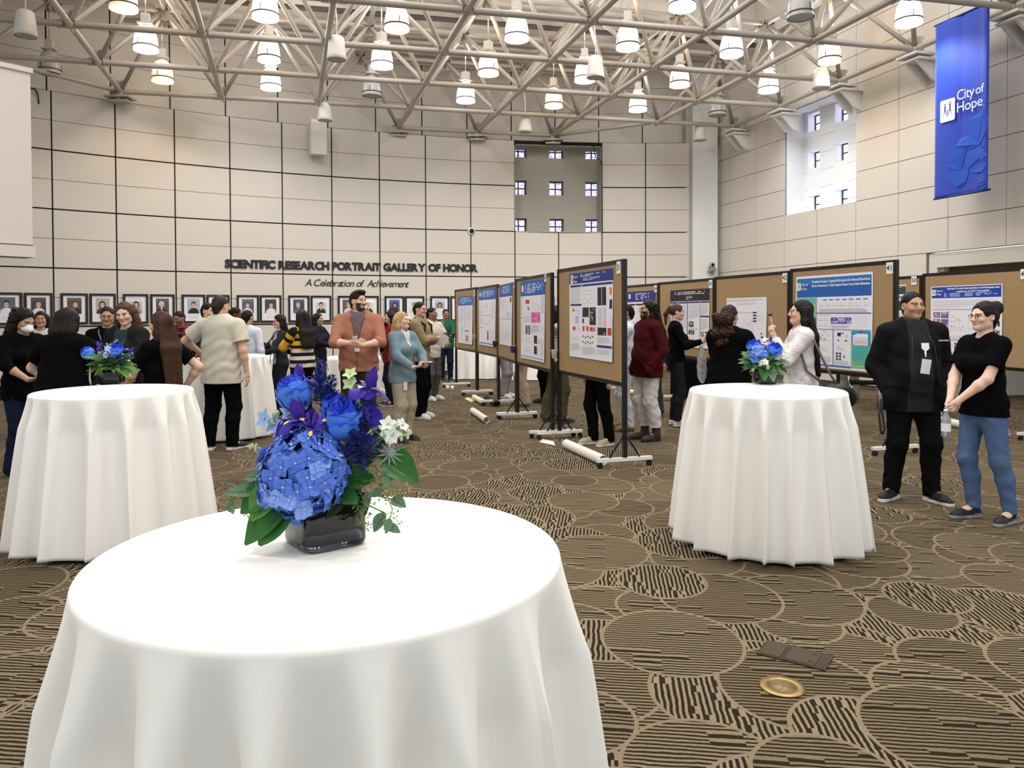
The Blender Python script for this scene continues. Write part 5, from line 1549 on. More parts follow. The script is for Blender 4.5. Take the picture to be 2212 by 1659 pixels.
def bouquet_front():
    base = onz(703, 1172, TF[2])
    e = empty('flower_arrangement', (base.x, base.y, TF[2] + .001), 'large blue bouquet with big pale blue hydrangea in dark glass on the nearest table', 'flowers', 0, 'blue bouquets on the cocktail tables')
    vase(e, .155, .150, R(38), .03)
    V = vec
    hydrangea(e, V(670, 1008, -.055), .099, 150, (-.2, -.8, .5), 3, .3, .025)
    rose(e, V(752, 902, -.03), (.05, -.15, 1), .046, .094, 2)
    rose(e, V(630, 876, .03), (-.35, .1, 1), .042, .085, 7)
    rose(e, V(722, 905, .02), (-.2, .1, 1), .034, .07, 5)
    iris(e, V(664, 890, -.05), (-.2, -.35, 1), .062, 1)
    iris(e, V(694, 893, -.07), (.1, -.55, .8), .055, 5)
    iris(e, V(795, 862, .02), (.3, -.1, 1), .062, 3)
    iris(e, V(640, 862, .05), (-.2, .2, 1), .05, 9)
    for (bp, tp, w) in (((806, 872), (843, 900), .034), ((650, 910), (604, 925), .05), ((800, 850), (826, 832), .018)):
        A = V(*bp, -.03); B_ = V(*tp, -.05)
        surf_parts = MB(); surf(surf_parts, frame(A, B_ - A, (0, -1, .4)), (B_ - A).length, w, -.3, .1, 1.1, .2, 0, 6, 3); surf_parts.build('iris_fall', [FM['iris2']], e)
    spike(e, V(690, 905, .03), V(686, 812, .05), .030, 44, 'spike', 'spike', 1, 'blue_spray')
    spike(e, V(705, 900, .02), V(716, 838, .03), .026, 30, 'spike', 'spike', 2, 'blue_spray')
    spike(e, V(795, 950, -.02), V(812, 850, -.01), .036, 54, 'spike', 'spike', 3, 'blue_spray')
    spike(e, V(770, 965, -.05), V(828, 925, -.07), .036, 48, 'spike', 'spike', 4, 'blue_spray')
    spike(e, V(770, 985, -.05), V(800, 945, -.06), .034, 40, 'spike', 'spike', 5, 'blue_spray')
    spike(e, V(660, 910, -.01), V(650, 895, -.03), .03, 24, 'spike', 'spike', 6, 'blue_spray')
    delphinium(e, [V(800, 975, 0), V(835, 945, -.02), V(862, 922, -.03), V(885, 930, -.04), V(902, 928, -.04)], 9, .022, 'white', 2, 6)
    delphinium(e, [V(770, 900, .03), V(762, 850, .03), V(757, 838, .03)], 3, .02, 'pgreen', 6, 3)
    delphinium(e, [V(640, 960, 0), V(612, 930, 0), V(597, 905, -.02), V(590, 890, -.02)], 4, .026, 'delph', 4, 3)
    delphinium(e, [V(620, 985, 0), V(575, 985, 0), V(552, 975, -.01), V(540, 968, -.01)], 0, .02, 'delph', 8, 5)
    thistle(e, V(864, 964, -.05), (.4, -.6, .5), .028)
    C0 = V(700, 1065, 0)
    for n, (b, t, w, m, yb, yt) in enumerate((((760, 1035), (822, 1022), .062, 'leaf', -.04, -.05), ((830, 1000), (914, 1038), .075, 'leaf', -.0, -.03), ((745, 1055), (790, 1050), .05, 'leaf', -.05, -.09),
            ((800, 1000), (850, 960), .07, 'leafd', .02, .03), ((770, 1010), (830, 985), .06, 'leafd', -.01, -.02), ((610, 1035), (535, 1070), .075, 'leaf', -.05, -.09), ((640, 1060), (547, 1127), .078, 'leaf', -.06, -.11), ((640, 1070), (584, 1122), .08, 'leaf', -.07, -.12),
            ((610, 1030), (560, 1080), .07, 'leafl', -.06, -.1), ((600, 1020), (538, 1012), .036, 'euc', -.04, -.06), ((585, 1050), (500, 1035), .038, 'euc', -.05, -.08), ((600, 1050), (520, 1060), .03, 'leaf', -.03, -.05), ((760, 1055), (720, 1085), .05, 'leafd', -.06, -.09), ((650, 1060), (690, 1090), .05, 'leafd', -.06, -.09),
            ((790, 1070), (800, 1110), .03, 'leafd', -.02, -.04), ((860, 1080), (893, 1085), .03, 'euc', -.03, -.05), ((850, 1100), (830, 1128), .03, 'euc', -.05, -.07), ((740, 1000), (800, 1005), .06, 'leafd', .02, .02))):
        leaf(e, V(*b, yb), V(*t, yt), w, m, n, -.5, (0, -.8, .8), C0)
    seeded(e, [V(790, 1030, -.02), V(830, 1030, -.05), V(856, 1050, -.06), V(872, 1080, -.07), V(862, 1112, -.08)], 26, 1, 3)
    seeded(e, [V(785, 1040, -.02), V(812, 1060, -.05), V(805, 1085, -.07), V(805, 1105, -.08)], 20, 2, 1)
    seeded(e, [V(780, 1025, .0), V(825, 1005, -.03), V(850, 1020, -.05), V(880, 1060, -.06)], 20, 3, 2)
    seeded(e, [V(620, 1040, -.02), V(580, 1030, -.05), V(530, 1050, -.06), V(495, 1062, -.07)], 22, 4, 2)
    seeded(e, [V(610, 1060, -.02), V(570, 1080, -.06), V(552, 1098, -.08)], 12, 5, 1)
    mb = MB()
    for (px, py, y) in ((670, 985, -.055), (752, 902, -.03), (630, 876, .03), (664, 890, -.05), (795, 862, .02), (690, 860, .03), (805, 900, -.01), (597, 930, 0), (840, 945, -.02), (722, 905, .02)):
        mb.tube([Vector((0, 0, .05)), V(px, py, y) * .5 + Vector((0, 0, .05)), V(px, py, y)], .0025, 5)
    mb.build('stems', FM['stem'], e)
    mb = MB(); mb.ball((0, 0, .17), (.075, .065, .06), 14); mb.build('foliage_base', FM['leafd'], e)
    return e
bouquet_front()
def bouquet_small(loc, label, seed, blooms, vs=.135, vh=.125, rot=20):
    """blooms: list of (kind, x, z, y, size)"""
    e = empty('flower_arrangement', loc, label, 'flowers', 0, 'blue bouquets on the cocktail tables')
    rnd = random.Random(seed)
    vase(e, vs, vh, R(rot), .02)
    for n, (k, x, z, y, s) in enumerate(blooms):
        p = Vector((x, y, z)); ax = (p - Vector((0, 0, .12))).normalized()
        if k == 'h': hydrangea(e, p, s, 70, ax + Vector((0, -.5, 0)), seed + n, .45, .024)
        elif k == 'r': rose(e, p, ax + Vector((0, 0, .5)), s, s * 2, seed + n)
        elif k == 'i': iris(e, p, ax, s, seed + n)
        elif k == 's': spike(e, p * .6 + Vector((0, 0, .05)), p, s, 36, 'spike', 'spike', seed + n, 'blue_spray')
        elif k == 'd': delphinium(e, [p * .4 + Vector((0, 0, .08)), p * .8, p, p + ax * .05], 7, s, 'white', seed + n)
        elif k == 'p': delphinium(e, [p * .4 + Vector((0, 0, .08)), p * .8, p, p + ax * .05], 6, s, 'delph', seed + n)
        elif k == 't': thistle(e, p, ax, s)
    for n in range(72):
        a = n * 2.4 + rnd.uniform(-.3, .3); r = rnd.uniform(.09, .20); z = rnd.uniform(.05, .26)
        b = Vector((math.cos(a) * .05, math.sin(a) * .05, .14)); t = Vector((math.cos(a) * r, math.sin(a) * r, z))
        leaf(e, b, t, rnd.uniform(.05, .078), rnd.choice(('leaf', 'leafl', 'leafl', 'leafl', 'euc')), n, -.6, (0, -.5, 1))
    for n in range(7):
        a = n * .9 + rnd.uniform(-.3, .3)
        seeded(e, [Vector((math.cos(a) * .05, math.sin(a) * .05, .14)), Vector((math.cos(a) * .13, math.sin(a) * .13, .15)), Vector((math.cos(a) * .17, math.sin(a) * .17, .08))], 14, seed + n, 3)
    mb = MB(); mb.ball((0, 0, .17), (.085, .08, .075), 14); mb.build('foliage_base', FM['leafd'], e)
    return e
p = onz(245, 827, TL[2])
bouquet_small((p.x, p.y, TL[2] + .001), 'bouquet of blue roses and green leaves on the table before the chatting group', 3,
    [('r', -.17, .235, -.05, .05), ('r', .055, .265, -.06, .052), ('p', .03, .29, -.03, .03), ('p', .01, .26, -.09, .03), ('i', -.09, .28, -.02, .06), ('i', .15, .25, -.03, .05), ('s', .03, .34, .02, .03), ('s', -.06, .30, .05, .035), ('t', -.06, .24, -.09, .035), ('t', -.12, .20, -.08, .03), ('s', .12, .2, -.09, .04)], .14, .115, 8)
p = onz(1652, 829, TRt[2])
bouquet_small((p.x, p.y, TRt[2] + .001), 'bouquet with a two-tone blue rose and white flowers on the table before the long-haired woman', 8,
    [('r', -.09, .28, -.02, .05), ('r', .045, .255, -.07, .056), ('h', -.07, .225, -.06, .062), ('i', -.05, .29, -.03, .05), ('d', .12, .25, -.05, .03), ('d', .02, .30, .0, .026), ('d', -.05, .16, -.12, .028), ('i', .05, .31, .03, .05), ('s', .02, .27, -.08, .035), ('t', -.13, .22, -.08, .03), ('t', .0, .2, -.1, .02)], .135, .115, 5)
p = at(425, 742, 9.75)
bouquet_small((p.x, p.y, TB[2] + .001), 'violet bouquet partly hidden behind the man in the cream shirt', 12, [('i', -.05, .25, -.03, .06), ('i', .06, .22, -.06, .06), ('p', 0, .28, 0, .03), ('r', .0, .2, -.1, .045), ('s', -.08, .2, -.05, .04)], .13, .11, 0)

# ------------------------------------------------------------------ people: bodies and clothes grown as smooth blended surfaces
def surface_nets(S, org, v):
    nx, ny, nz = S.shape
    neg = S < 0
    cnt = np.zeros((nx-1, ny-1, nz-1), np.int8)
    for dx in (0, 1):
        for dy in (0, 1):
            for dz in (0, 1):
                cnt += neg[dx:nx-1+dx, dy:ny-1+dy, dz:nz-1+dz]
    act = (cnt > 0) & (cnt < 8)
    I = np.argwhere(act)
    if len(I) == 0: return None
    idx = np.full(act.shape, -1, np.int32); idx[act] = np.arange(len(I))
    acc = np.zeros((len(I), 3)); n = np.zeros(len(I))
    cor = [(0,0,0),(1,0,0),(0,1,0),(1,1,0),(0,0,1),(1,0,1),(0,1,1),(1,1,1)]
    val = [S[I[:,0]+c[0], I[:,1]+c[1], I[:,2]+c[2]] for c in cor]
    for a, b in ((0,1),(2,3),(4,5),(6,7),(0,2),(1,3),(4,6),(5,7),(0,4),(1,5),(2,6),(3,7)):
        A, B = val[a], val[b]
        m = (A < 0) != (B < 0)
        t = np.where(m, A / np.where(m, A - B, 1), 0)
        ca, cb = np.array(cor[a], float), np.array(cor[b], float)
        acc += np.where(m[:, None], ca + t[:, None] * (cb - ca), 0); n += m
    V = (I + acc / n[:, None]) * v + org
    quads = []
    for ax in range(3):
        sl0 = [slice(None)] * 3; sl1 = [slice(None)] * 3
        sl0[ax] = slice(0, -1); sl1[ax] = slice(1, None)
        ch = neg[tuple(sl0)] != neg[tuple(sl1)]
        E = np.argwhere(ch)
        o1, o2 = [a for a in range(3) if a != ax]
        E = E[(E[:, o1] > 0) & (E[:, o2] > 0) & (E[:, o1] < S.shape[o1]-1) & (E[:, o2] < S.shape[o2]-1)]
        if len(E) == 0: continue
        def q(d1, d2):
            J = E.copy(); J[:, o1] -= d1; J[:, o2] -= d2
            return idx[J[:,0], J[:,1], J[:,2]]
        Q = np.stack([q(1, 1), q(0, 1), q(0, 0), q(1, 0)], 1)
        ins = neg[E[:,0], E[:,1], E[:,2]]
        flip = ins if ax != 1 else ~ins
        Q[~flip] = Q[~flip][:, ::-1]
        quads.append(Q)
    Q = np.concatenate(quads)
    Q = Q[(Q >= 0).all(1)]
    return V, Q

class Field:
    def __init__(s, v):
        s.v = v; s.ops = []
    def cone(s, a, b, ra, rb, k=.02, M=None, sc=(1, 1, 1), clip=(), sub=False):
        """tapered capsule from a to b; M and sc squash it in a turned frame"""
        s.ops.append(('c', np.array(a, float), np.array(b, float), ra, rb, k, None if M is None else np.array(M), np.array(sc, float), clip, sub))
    def ell(s, c, r, k=.02, M=None, clip=(), sub=False):
        s.ops.append(('e', np.array(c, float), np.array(r, float), None, None, k, None if M is None else np.array(M), None, clip, sub))
    def build(s, cuts=(), noise=None, box=None):
        lo = np.array([1e9] * 3); hi = -lo; bb = []
        for o in s.ops:
            if o[0] == 'c':
                r = max(o[3], o[4]) * max(1, o[7].max()); l = np.minimum(o[1], o[2]) - r; h = np.maximum(o[1], o[2]) + r
            else:
                r = o[2].max(); l = o[1] - r; h = o[1] + r
            bb.append((l, h))
            if not o[9]: lo = np.minimum(lo, l); hi = np.maximum(hi, h)
        v = s.v
        lo -= 3 * v; hi += 3 * v
        n = np.ceil((hi - lo) / v).astype(int) + 1
        S = np.full(n, .08, np.float32)
        ax = [lo[i] + v * np.arange(n[i]) for i in range(3)]
        for o, (l, h) in zip(s.ops, bb):
            k = o[5]; m = .03 + k
            i0 = np.maximum(0, np.floor((l - m - lo) / v).astype(int)); i1 = np.minimum(n, np.ceil((h + m - lo) / v).astype(int) + 1)
            if (i1 <= i0).any(): continue
            sl = tuple(slice(i0[q], i1[q]) for q in range(3))
            X = ax[0][sl[0]][:, None, None]; Y = ax[1][sl[1]][None, :, None]; Z = ax[2][sl[2]][None, None, :]
            if o[0] == 'c':
                a, b, ra, rb, M, sc = o[1], o[2], o[3], o[4], o[6], o[7]
                px, py, pz = X - a[0], Y - a[1], Z - a[2]; ba = b - a
                if M is not None:
                    px, py, pz = (M[0,0]*px + M[1,0]*py + M[2,0]*pz, M[0,1]*px + M[1,1]*py + M[2,1]*pz, M[0,2]*px + M[1,2]*py + M[2,2]*pz)
                    ba = M.T @ ba
                px, py, pz = px / sc[0], py / sc[1], pz / sc[2]; ba = ba / sc
                L2 = max(1e-9, float(ba @ ba))
                t = np.clip((px*ba[0] + py*ba[1] + pz*ba[2]) / L2, 0, 1)
                d = np.sqrt((px - t*ba[0])**2 + (py - t*ba[1])**2 + (pz - t*ba[2])**2) - (ra + (rb - ra) * t)
                d = d * sc.min()
            else:
                c, r, M = o[1], o[2], o[6]
                px, py, pz = X - c[0], Y - c[1], Z - c[2]
                if M is not None:
                    px, py, pz = (M[0,0]*px + M[1,0]*py + M[2,0]*pz, M[0,1]*px + M[1,1]*py + M[2,1]*pz, M[0,2]*px + M[1,2]*py + M[2,2]*pz)
                k0 = np.sqrt((px/r[0])**2 + (py/r[1])**2 + (pz/r[2])**2)
                k1 = np.sqrt((px/r[0]**2)**2 + (py/r[1]**2)**2 + (pz/r[2]**2)**2)
                d = k0 * (k0 - 1) / np.maximum(k1, 1e-6)
            for (p, nn) in o[8]:
                d = np.maximum(d, (X - p[0]) * nn[0] + (Y - p[1]) * nn[1] + (Z - p[2]) * nn[2])
            G = S[sl]
            if o[9]:
                hh = np.maximum(k - np.abs(G + d), 0) / k if k > 0 else 0
                S[sl] = np.maximum(G, -d) + hh * hh * k * .25
            else:
                hh = np.maximum(k - np.abs(G - d), 0) / k if k > 0 else 0
                S[sl] = np.minimum(G, d) - hh * hh * k * .25
        X = ax[0][:, None, None]; Y = ax[1][None, :, None]; Z = ax[2][None, None, :]
        if noise is not None: S = S + noise(X, Y, Z).astype(np.float32)
        for (p, nn) in cuts:
            S = np.maximum(S, (X - p[0]) * nn[0] + (Y - p[1]) * nn[1] + (Z - p[2]) * nn[2])
        return surface_nets(S, lo, v)

def np_mesh(name, geo, mats, colfn=None, extra=()):
    parts = [g for g in (geo,) + tuple(extra) if g is not None]
    Vs, Qs, o = [], [], 0
    for V, Q in parts:
        Vs.append(V); Qs.append(Q + o); o += len(V)
    V = np.concatenate(Vs); Q = np.concatenate(Qs)
    me = bpy.data.meshes.new(name)
    me.vertices.add(len(V)); me.vertices.foreach_set('co', V.astype(np.float32).ravel())
    me.loops.add(Q.size); me.loops.foreach_set('vertex_index', Q.astype(np.int32).ravel())
    me.polygons.add(len(Q)); me.polygons.foreach_set('loop_start', np.arange(0, Q.size, 4, dtype=np.int32))
    try: me.polygons.foreach_set('loop_total', np.full(len(Q), 4, np.int32))
    except Exception: pass
    me.polygons.foreach_set('use_smooth', np.ones(len(Q), bool))
    me.update(calc_edges=True)
    for m in mats: me.materials.append(m)
    if colfn is not None:
        C = np.ones((len(V), 4), np.float32); C[:, :3] = colfn(V)
        ca = me.color_attributes.new('paint', 'FLOAT_COLOR', 'POINT')
        ca.data.foreach_set('color', C.ravel())
    return me

def V3(*a): return np.array(a, float)
def unit(a): return a / max(1e-9, np.linalg.norm(a))
def Rx(a): c, s = math.cos(a), math.sin(a); return np.array([[1,0,0],[0,c,-s],[0,s,c]])
def Ry(a): c, s = math.cos(a), math.sin(a); return np.array([[c,0,s],[0,1,0],[-s,0,c]])
def Rz(a): c, s = math.cos(a), math.sin(a); return np.array([[c,-s,0],[s,c,0],[0,0,1]])
def ik(S, W, l1, l2, pole):
    d = W - S; L = np.linalg.norm(d)
    if L > (l1 + l2) * .999: W = S + d / L * (l1 + l2) * .999; d = W - S; L = np.linalg.norm(d)
    x = (l1*l1 - l2*l2 + L*L) / (2*L); h = math.sqrt(max(0, l1*l1 - x*x))
    u = d / L; p = pole - u * (pole @ u); p = unit(p)
    return S + u * x + p * h, W

skin_mat = mat('skin', (.5, .35, .28), .55, attr='paint', spec=.35)
paint_mat = mat('painted_cloth', (.5, .5, .5), .9, attr='paint', spec=.12, bump=.15, bscale=260)
shoe_mat = mat('shoe', (.5, .5, .5), .6, attr='paint', spec=.4)
hair_bump = {}
def hair_mat(c):
    k = 'hair_%d_%d_%d' % tuple(int(x * 1000) for x in c)
    if k in MATS: return MATS[k]
    c = tuple(x * (.55 if max(c) < .03 else .85) for x in c); m = mat(k, c, .5, spec=.2, var=.35, vscale=14)
    nt = m.node_tree; L = nt.links.new
    tc = nt.nodes.new('ShaderNodeTexCoord'); mp = nt.nodes.new('ShaderNodeMapping'); mp.inputs['Scale'].default_value = (170, 170, 9)
    n = nt.nodes.new('ShaderNodeTexNoise'); n.inputs['Scale'].default_value = 1; b = nt.nodes.new('ShaderNodeBump'); b.inputs['Strength'].default_value = .55; b.inputs['Distance'].default_value = .006
    L(tc.outputs['Object'], mp.inputs[0]); L(mp.outputs[0], n.inputs['Vector']); L(n.outputs['Fac'], b.inputs['Height']); L(b.outputs[0], nt.nodes['Principled BSDF'].inputs['Normal'])
    return m

SK = {'light': V3(.66, .41, .30), 'fair': V3(.70, .46, .35), 'tan': V3(.47, .27, .17), 'brown': V3(.30, .165, .10), 'dark': V3(.11, .058, .035)}
ARMP = { # wrist target (x outwards, y forwards is negative, z) in metres for a 1.75 m body, elbow pole, palm normal, hand direction (None = along forearm), curl
 'down': ((.27, .0, .88), (.3, .5, 0), (-1, 0, 0), None, .35),
 'down_fwd': ((.24, -.10, .90), (.4, .6, 0), (-1, 0, .1), None, .4),
 'hold': ((.10, -.34, 1.12), (.9, .2, -.6), (-.4, .2, 1), (-.5, -.8, .15), .75),
 'hold_low': ((.12, -.30, 1.02), (.9, .3, -.4), (-.3, .2, 1), (-.5, -.8, .1), .7),
 'hold_wide': ((.22, -.36, 1.10), (.7, .4, -.6), (-.6, .1, .8), (-.15, -1, .1), .75),
 'reach': ((.20, -.48, 1.14), (.8, .3, -.6), (0, 0, -1), None, .45),
 'mouth': ((.13, -.30, 1.36), (.8, .2, -.9), (-.5, .8, .1), (-.35, -.1, .9), .9),
 'raise': ((.16, -.36, 1.30), (.6, .5, -1), (-.3, .6, .3), (-.2, -.5, .8), .9),
 'hip': ((.24, .02, 1.0), (1, .35, .0), (-.5, -.2, -.8), (-.4, -.55, -.6), .5),
 'cross': ((-.10, -.22, 1.20), (.9, .1, -.7), (0, .6, .2), None, .6),
 'clasp': ((.045, -.27, .98), (.8, .35, -.3), (-.9, .3, .2), (-.3, -.6, -.7), .9),
 'pocket': ((.205, -.075, .935), (.55, 1, 0), (-1, 0, 0), (-.3, -.1, -.95), 1.1),
}
def hand(Fd, W, D, N, side, q, curl, v):
    """palm, four jointed fingers of unequal length and a thumb leaving the side of the palm"""
    D = unit(D); N = unit(N - D * (N @ D)); Lx = np.cross(D, N) * side   # towards the thumb
    mr = max(.0062, v * .8)
    s = q
    Fd.cone(W - D * .01, W + D * .03 * s, .024 * s, .026 * s, .012)
    for i, off in enumerate((.030, .011, -.009, -.027)):
        Kp = W + D * (.090 - .004 * abs(i - 1)) * s + Lx * off * s
        Fd.cone(W + D * .025 * s + Lx * off * .55 * s, Kp, .0145 * s, .0105 * s, .012)
        L = (.074, .082, .076, .060)[i] * s
        p = Kp; d = D.copy(); ang = 0
        sp = Lx * off * .9
        for f, seg in enumerate((.44, .31, .25)):
            ang += curl * (.55, 1.0, .75)[f] + .06 * i * curl
            d = unit(D * math.cos(ang) + N * math.sin(ang) + sp * .6)
            e = p + d * L * seg
            r0 = max(mr, (.0092, .0083, .0075)[f] * s * (1 if i < 3 else .88)); r1 = max(mr * .95, (.0083, .0075, .0064)[f] * s * (1 if i < 3 else .88))
            Fd.cone(p, e, r0, r1, .004)
            p = e
    b = W + D * .022 * s + Lx * .020 * s
    d1 = unit(D * .55 + Lx * .75 + N * .35); e1 = b + d1 * .042 * s
    Fd.cone(b, e1, .0145 * s, .0115 * s, .012)
    d2 = unit(D * .8 + Lx * .35 + N * (.3 + .5 * curl)); e2 = e1 + d2 * .030 * s
    Fd.cone(e1, e2, max(mr, .0105 * s), max(mr, .0095 * s), .005)
    d3 = unit(D * .75 - Lx * .1 * curl + N * (.3 + .7 * curl)); Fd.cone(e2, e2 + d3 * .026 * s, max(mr, .0095 * s), max(mr, .0075 * s), .005)
    return W + D * .085 * s + N * .022 * s

def person(px, py, dist, rz, h, label, sex='m', skin='light', bulk=1.0, belly=0.0, arms=('down', 'down'), hair='short', hcol=(.015, .011, .009), head=(0, 0, 0), lean=0.0, twist=0.0,
           top=('tee', (.02, .02, .02)), hem=.80, tfit=1.0, trousers=('straight', (.015, .015, .018)), shoes=((.02, .02, .02), (.7, .7, .7)), feet=((.10, -.02, 10), (.10, .03, 12)), glasses=None, mask=False, beard=None, vscale=1.0,
           extras=(), loc=None, smile=False, legs_only=False, topcol=None, sleeve=None, neckline=None, shoulder=1.0):
    if loc is None:
        p = onz(px, py) if dist is None else at(px, 678, dist)
        loc = Vector((p.x, p.y, 0.001))
    Y = loc.y
    v = min(.0105, max(.0048, Y * .00078)) * vscale
    q = h / 1.75; b = bulk; f = sex == 'f'
    e = empty('person', loc, label, 'person', R(rz))
    PZ = .945 * q
    P0 = V3(0, 0, PZ)
    U = Rz(R(twist)) @ Rx(R(lean))
    up = lambda *p: P0 + U @ (V3(*p) * q - P0)
    sh = (.165 if f else .188) * b ** .45 * shoulder
    # joints
    hipx = (.088 if f else .085) * b ** .5
    HJ = {s: V3(s * hipx * q, 0, .90 * q) for s in (-1, 1)}
    FT = {s: V3(s * fx * q, fy * q, 0) for s, (fx, fy, fa) in zip((-1, 1), feet)}
    FA = {s: R(fa) * s for s, (fx, fy, fa) in zip((-1, 1), feet)}
    AN = {s: FT[s] + V3(0, .02 * q, .085 * q) for s in (-1, 1)}
    KN = {s: ik(HJ[s], AN[s], .412 * q, .412 * q, V3(s * .12, -1, 0))[0] for s in (-1, 1)}
    SH = {s: up(s * sh / q * q / 1.0, .012, 1.415) if False else up(s * sh, .012, 1.415) for s in (-1, 1)}
    ARM = {}
    for s, a in zip((-1, 1), arms):
        if isinstance(a, str): a = ARMP[a]
        t, pole, nrm, hd, curl = a
        W = V3(s * t[0], t[1], t[2]) * q
        W = P0 + Rz(R(twist)) @ (W - P0) + (U @ V3(0, 0, .3) - Rz(R(twist)) @ V3(0, 0, .3)) * q * max(0, min(1, (t[2] - .9) * 2))
        if t[2] < .96 and abs(t[0]) > .15: W[0] += s * (b ** .5 - 1) * .25
        E, W = ik(SH[s], W, .295 * q, .255 * q, Rz(R(twist)) @ V3(s * pole[0], pole[1], pole[2]))
        D = unit(W - E) if hd is None else unit(Rz(R(twist)) @ V3(s * hd[0], hd[1], hd[2]))
        N = Rz(R(twist)) @ V3(s * nrm[0], nrm[1], nrm[2])
        ARM[s] = (SH[s], E, W, D, N, curl)
    bb = b ** .6
    tD = V3(1, .64 + .04 * (b - 1), 1)
    def torso(Fd, g, lo=.86, seat=True):
        Mx = U
        Fd.cone(up(0, .012, lo), up(0, .005, 1.0), (.158 if f else .150) * b ** .7 * q + g, (.142 if f else .150) * b ** .8 * q + g, .05, Mx, (1, .70, 1))
        Fd.cone(up(0, .005, 1.0), up(0, .008, 1.16), (.142 if f else .150) * b ** .8 * q + g, (.138 if f else .158) * b ** .75 * q + g, .05, Mx, (1, .68, 1))
        Fd.cone(up(0, .008, 1.16), up(0, .02, 1.36), (.138 if f else .158) * b ** .75 * q + g, (.142 if f else .165) * b ** .5 * q + g, .05, Mx, (1, .68, 1))
        Fd.cone(up(-sh * .78, .02, 1.405), up(sh * .78, .02, 1.405), .058 * bb * q + g, .058 * bb * q + g, .05)
        Fd.cone(up(0, .022, 1.39), up(0, .018, 1.455 if g > 0 else 1.48), .085 * q + g, (.060 if g > 0 else .056) * q + g * .6, .04, Mx, (1.2, .9, 1))
        if f:
            for s in (-1, 1): Fd.ell(up(s * .075, -.085 * b ** .3, 1.255), (V3(.068, .058, .066) * b ** .4 * q + g), .05)
        else: Fd.ell(up(0, -.06, 1.29), V3(.135 * bb * q + g, .06 * q + g, .09 * q + g), .06, Mx)
        if belly: Fd.ell(up(0, -.055 - .05 * belly, 1.05), V3((.13 + .03 * belly) * b ** .6 * q + g, (.08 + .05 * belly) * q + g, .14 * q + g), .07, Mx)
        if g > 0: Fd.ell(P0 + V3(0, .050, -.03) * q, V3(.145 * bb * q + g, .080 * bb * q + g, .11 * q + g), .05)
    def legsF(Fd, kind, g, sides=(-1, 1)):
        rr = {'skin': (.082, .056, .052, .036), 'slim': (.088, .062, .058, .044), 'straight': (.094, .070, .064, .058), 'wide': (.100, .086, .086, .085), 'flare': (.090, .062, .064, .095), 'cargo': (.092, .072, .072, .058)}[kind]
        for s in sides:
            Fd.cone(HJ[s] + V3(0, .005, 0), KN[s], rr[0] * bb * q + g, rr[1] * b ** .4 * q + g, .035, None)
            mid = KN[s] + (AN[s] - KN[s]) * .35 + V3(0, .018 * q, 0)
            Fd.cone(KN[s], mid, rr[1] * b ** .4 * q + g, rr[2] * b ** .4 * q + g, .03)
            Fd.cone(mid, AN[s], rr[2] * b ** .4 * q + g, rr[3] * b ** .3 * q + g, .03)
    # ---- head frame
    yaw, pit, tilt = (R(x) for x in head)
    HM = U @ Rz(yaw) @ Ry(tilt) @ Rx(pit)
    NB = up(0, .022, 1.46); HO = up(0, .008, 1.535)
    hq = .95 * q ** .5 * (.97 if f else 1.0) * (1.03 if b > 1.15 else 1)
    hp = lambda *p: HO + HM @ (V3(*p) * hq)
    hr = lambda *r: V3(*r) * hq
    sk = SK[skin]
    vh = max(.0038, v * .62)
    col = {}
    if not legs_only:
        HF = Field(vh)
        HF.cone(NB, hp(0, .02, .03), .055 * q * b ** .35, .051 * hq * b ** .3, .02)
        HF.ell(hp(0, .012, .128), hr(.076, .097, .094), .02, HM)
        HF.ell(hp(0, -.028, .085), hr(.0635 * b ** .3, .066, .086), .03, HM)
        HF.cone(hp(-.042, -.005, .040), hp(0, -.070, .014), .026 * hq * b ** .3, .020 * hq, .03); HF.cone(hp(.042, -.005, .040), hp(0, -.070, .014), .026 * hq * b ** .3, .020 * hq, .03)
        for s in (-1, 1):
            HF.ell(hp(s * .031, -.098, .113), hr(.020, .014, .013), .012, HM, (), True)
            HF.ell(hp(s * .031, -.0805, .112), hr(.0135, .0128, .0125), .003, HM)
            HF.ell(hp(s * .042, -.072, .080), hr(.022, .018, .018), .02, HM)
            HF.cone(hp(s * .014, -.0945, .132), hp(s * .046, -.083, .129), .0068 * hq, .006 * hq, .010)
            HF.ell(hp(s * .077, .012, .100), hr(.010, .022, .032), .006, HM)
            HF.ell(hp(s * .083, .006, .102), hr(.006, .012, .018), .004, HM, (), True)
            HF.ell(hp(s * .011, -.1055, .074), hr(.0085, .009, .0075), .006, HM)
        HF.cone(hp(0, -.092, .122), hp(0, -.113, .080), .0075 * hq, .0125 * hq, .008)
        w_ = .026 if smile else .021
        HF.cone(hp(-w_, -.084, .049), hp(0, -.0965, .050), .0045 * hq, .0068 * hq, .006); HF.cone(hp(w_, -.084, .049), hp(0, -.0965, .050), .0045 * hq, .0068 * hq, .006)
        HF.cone(hp(-w_ * .8, -.084, .039), hp(0, -.094, .038), .0045 * hq, .0074 * hq, .006); HF.cone(hp(w_ * .8, -.084, .039), hp(0, -.094, .038), .0045 * hq, .0074 * hq, .006)
        HF.ell(hp(0, -.082, .016), hr(.020, .016, .015), .02, HM)
        head_geo = HF.build()
    else: head_geo = None
    Minv = HM.T
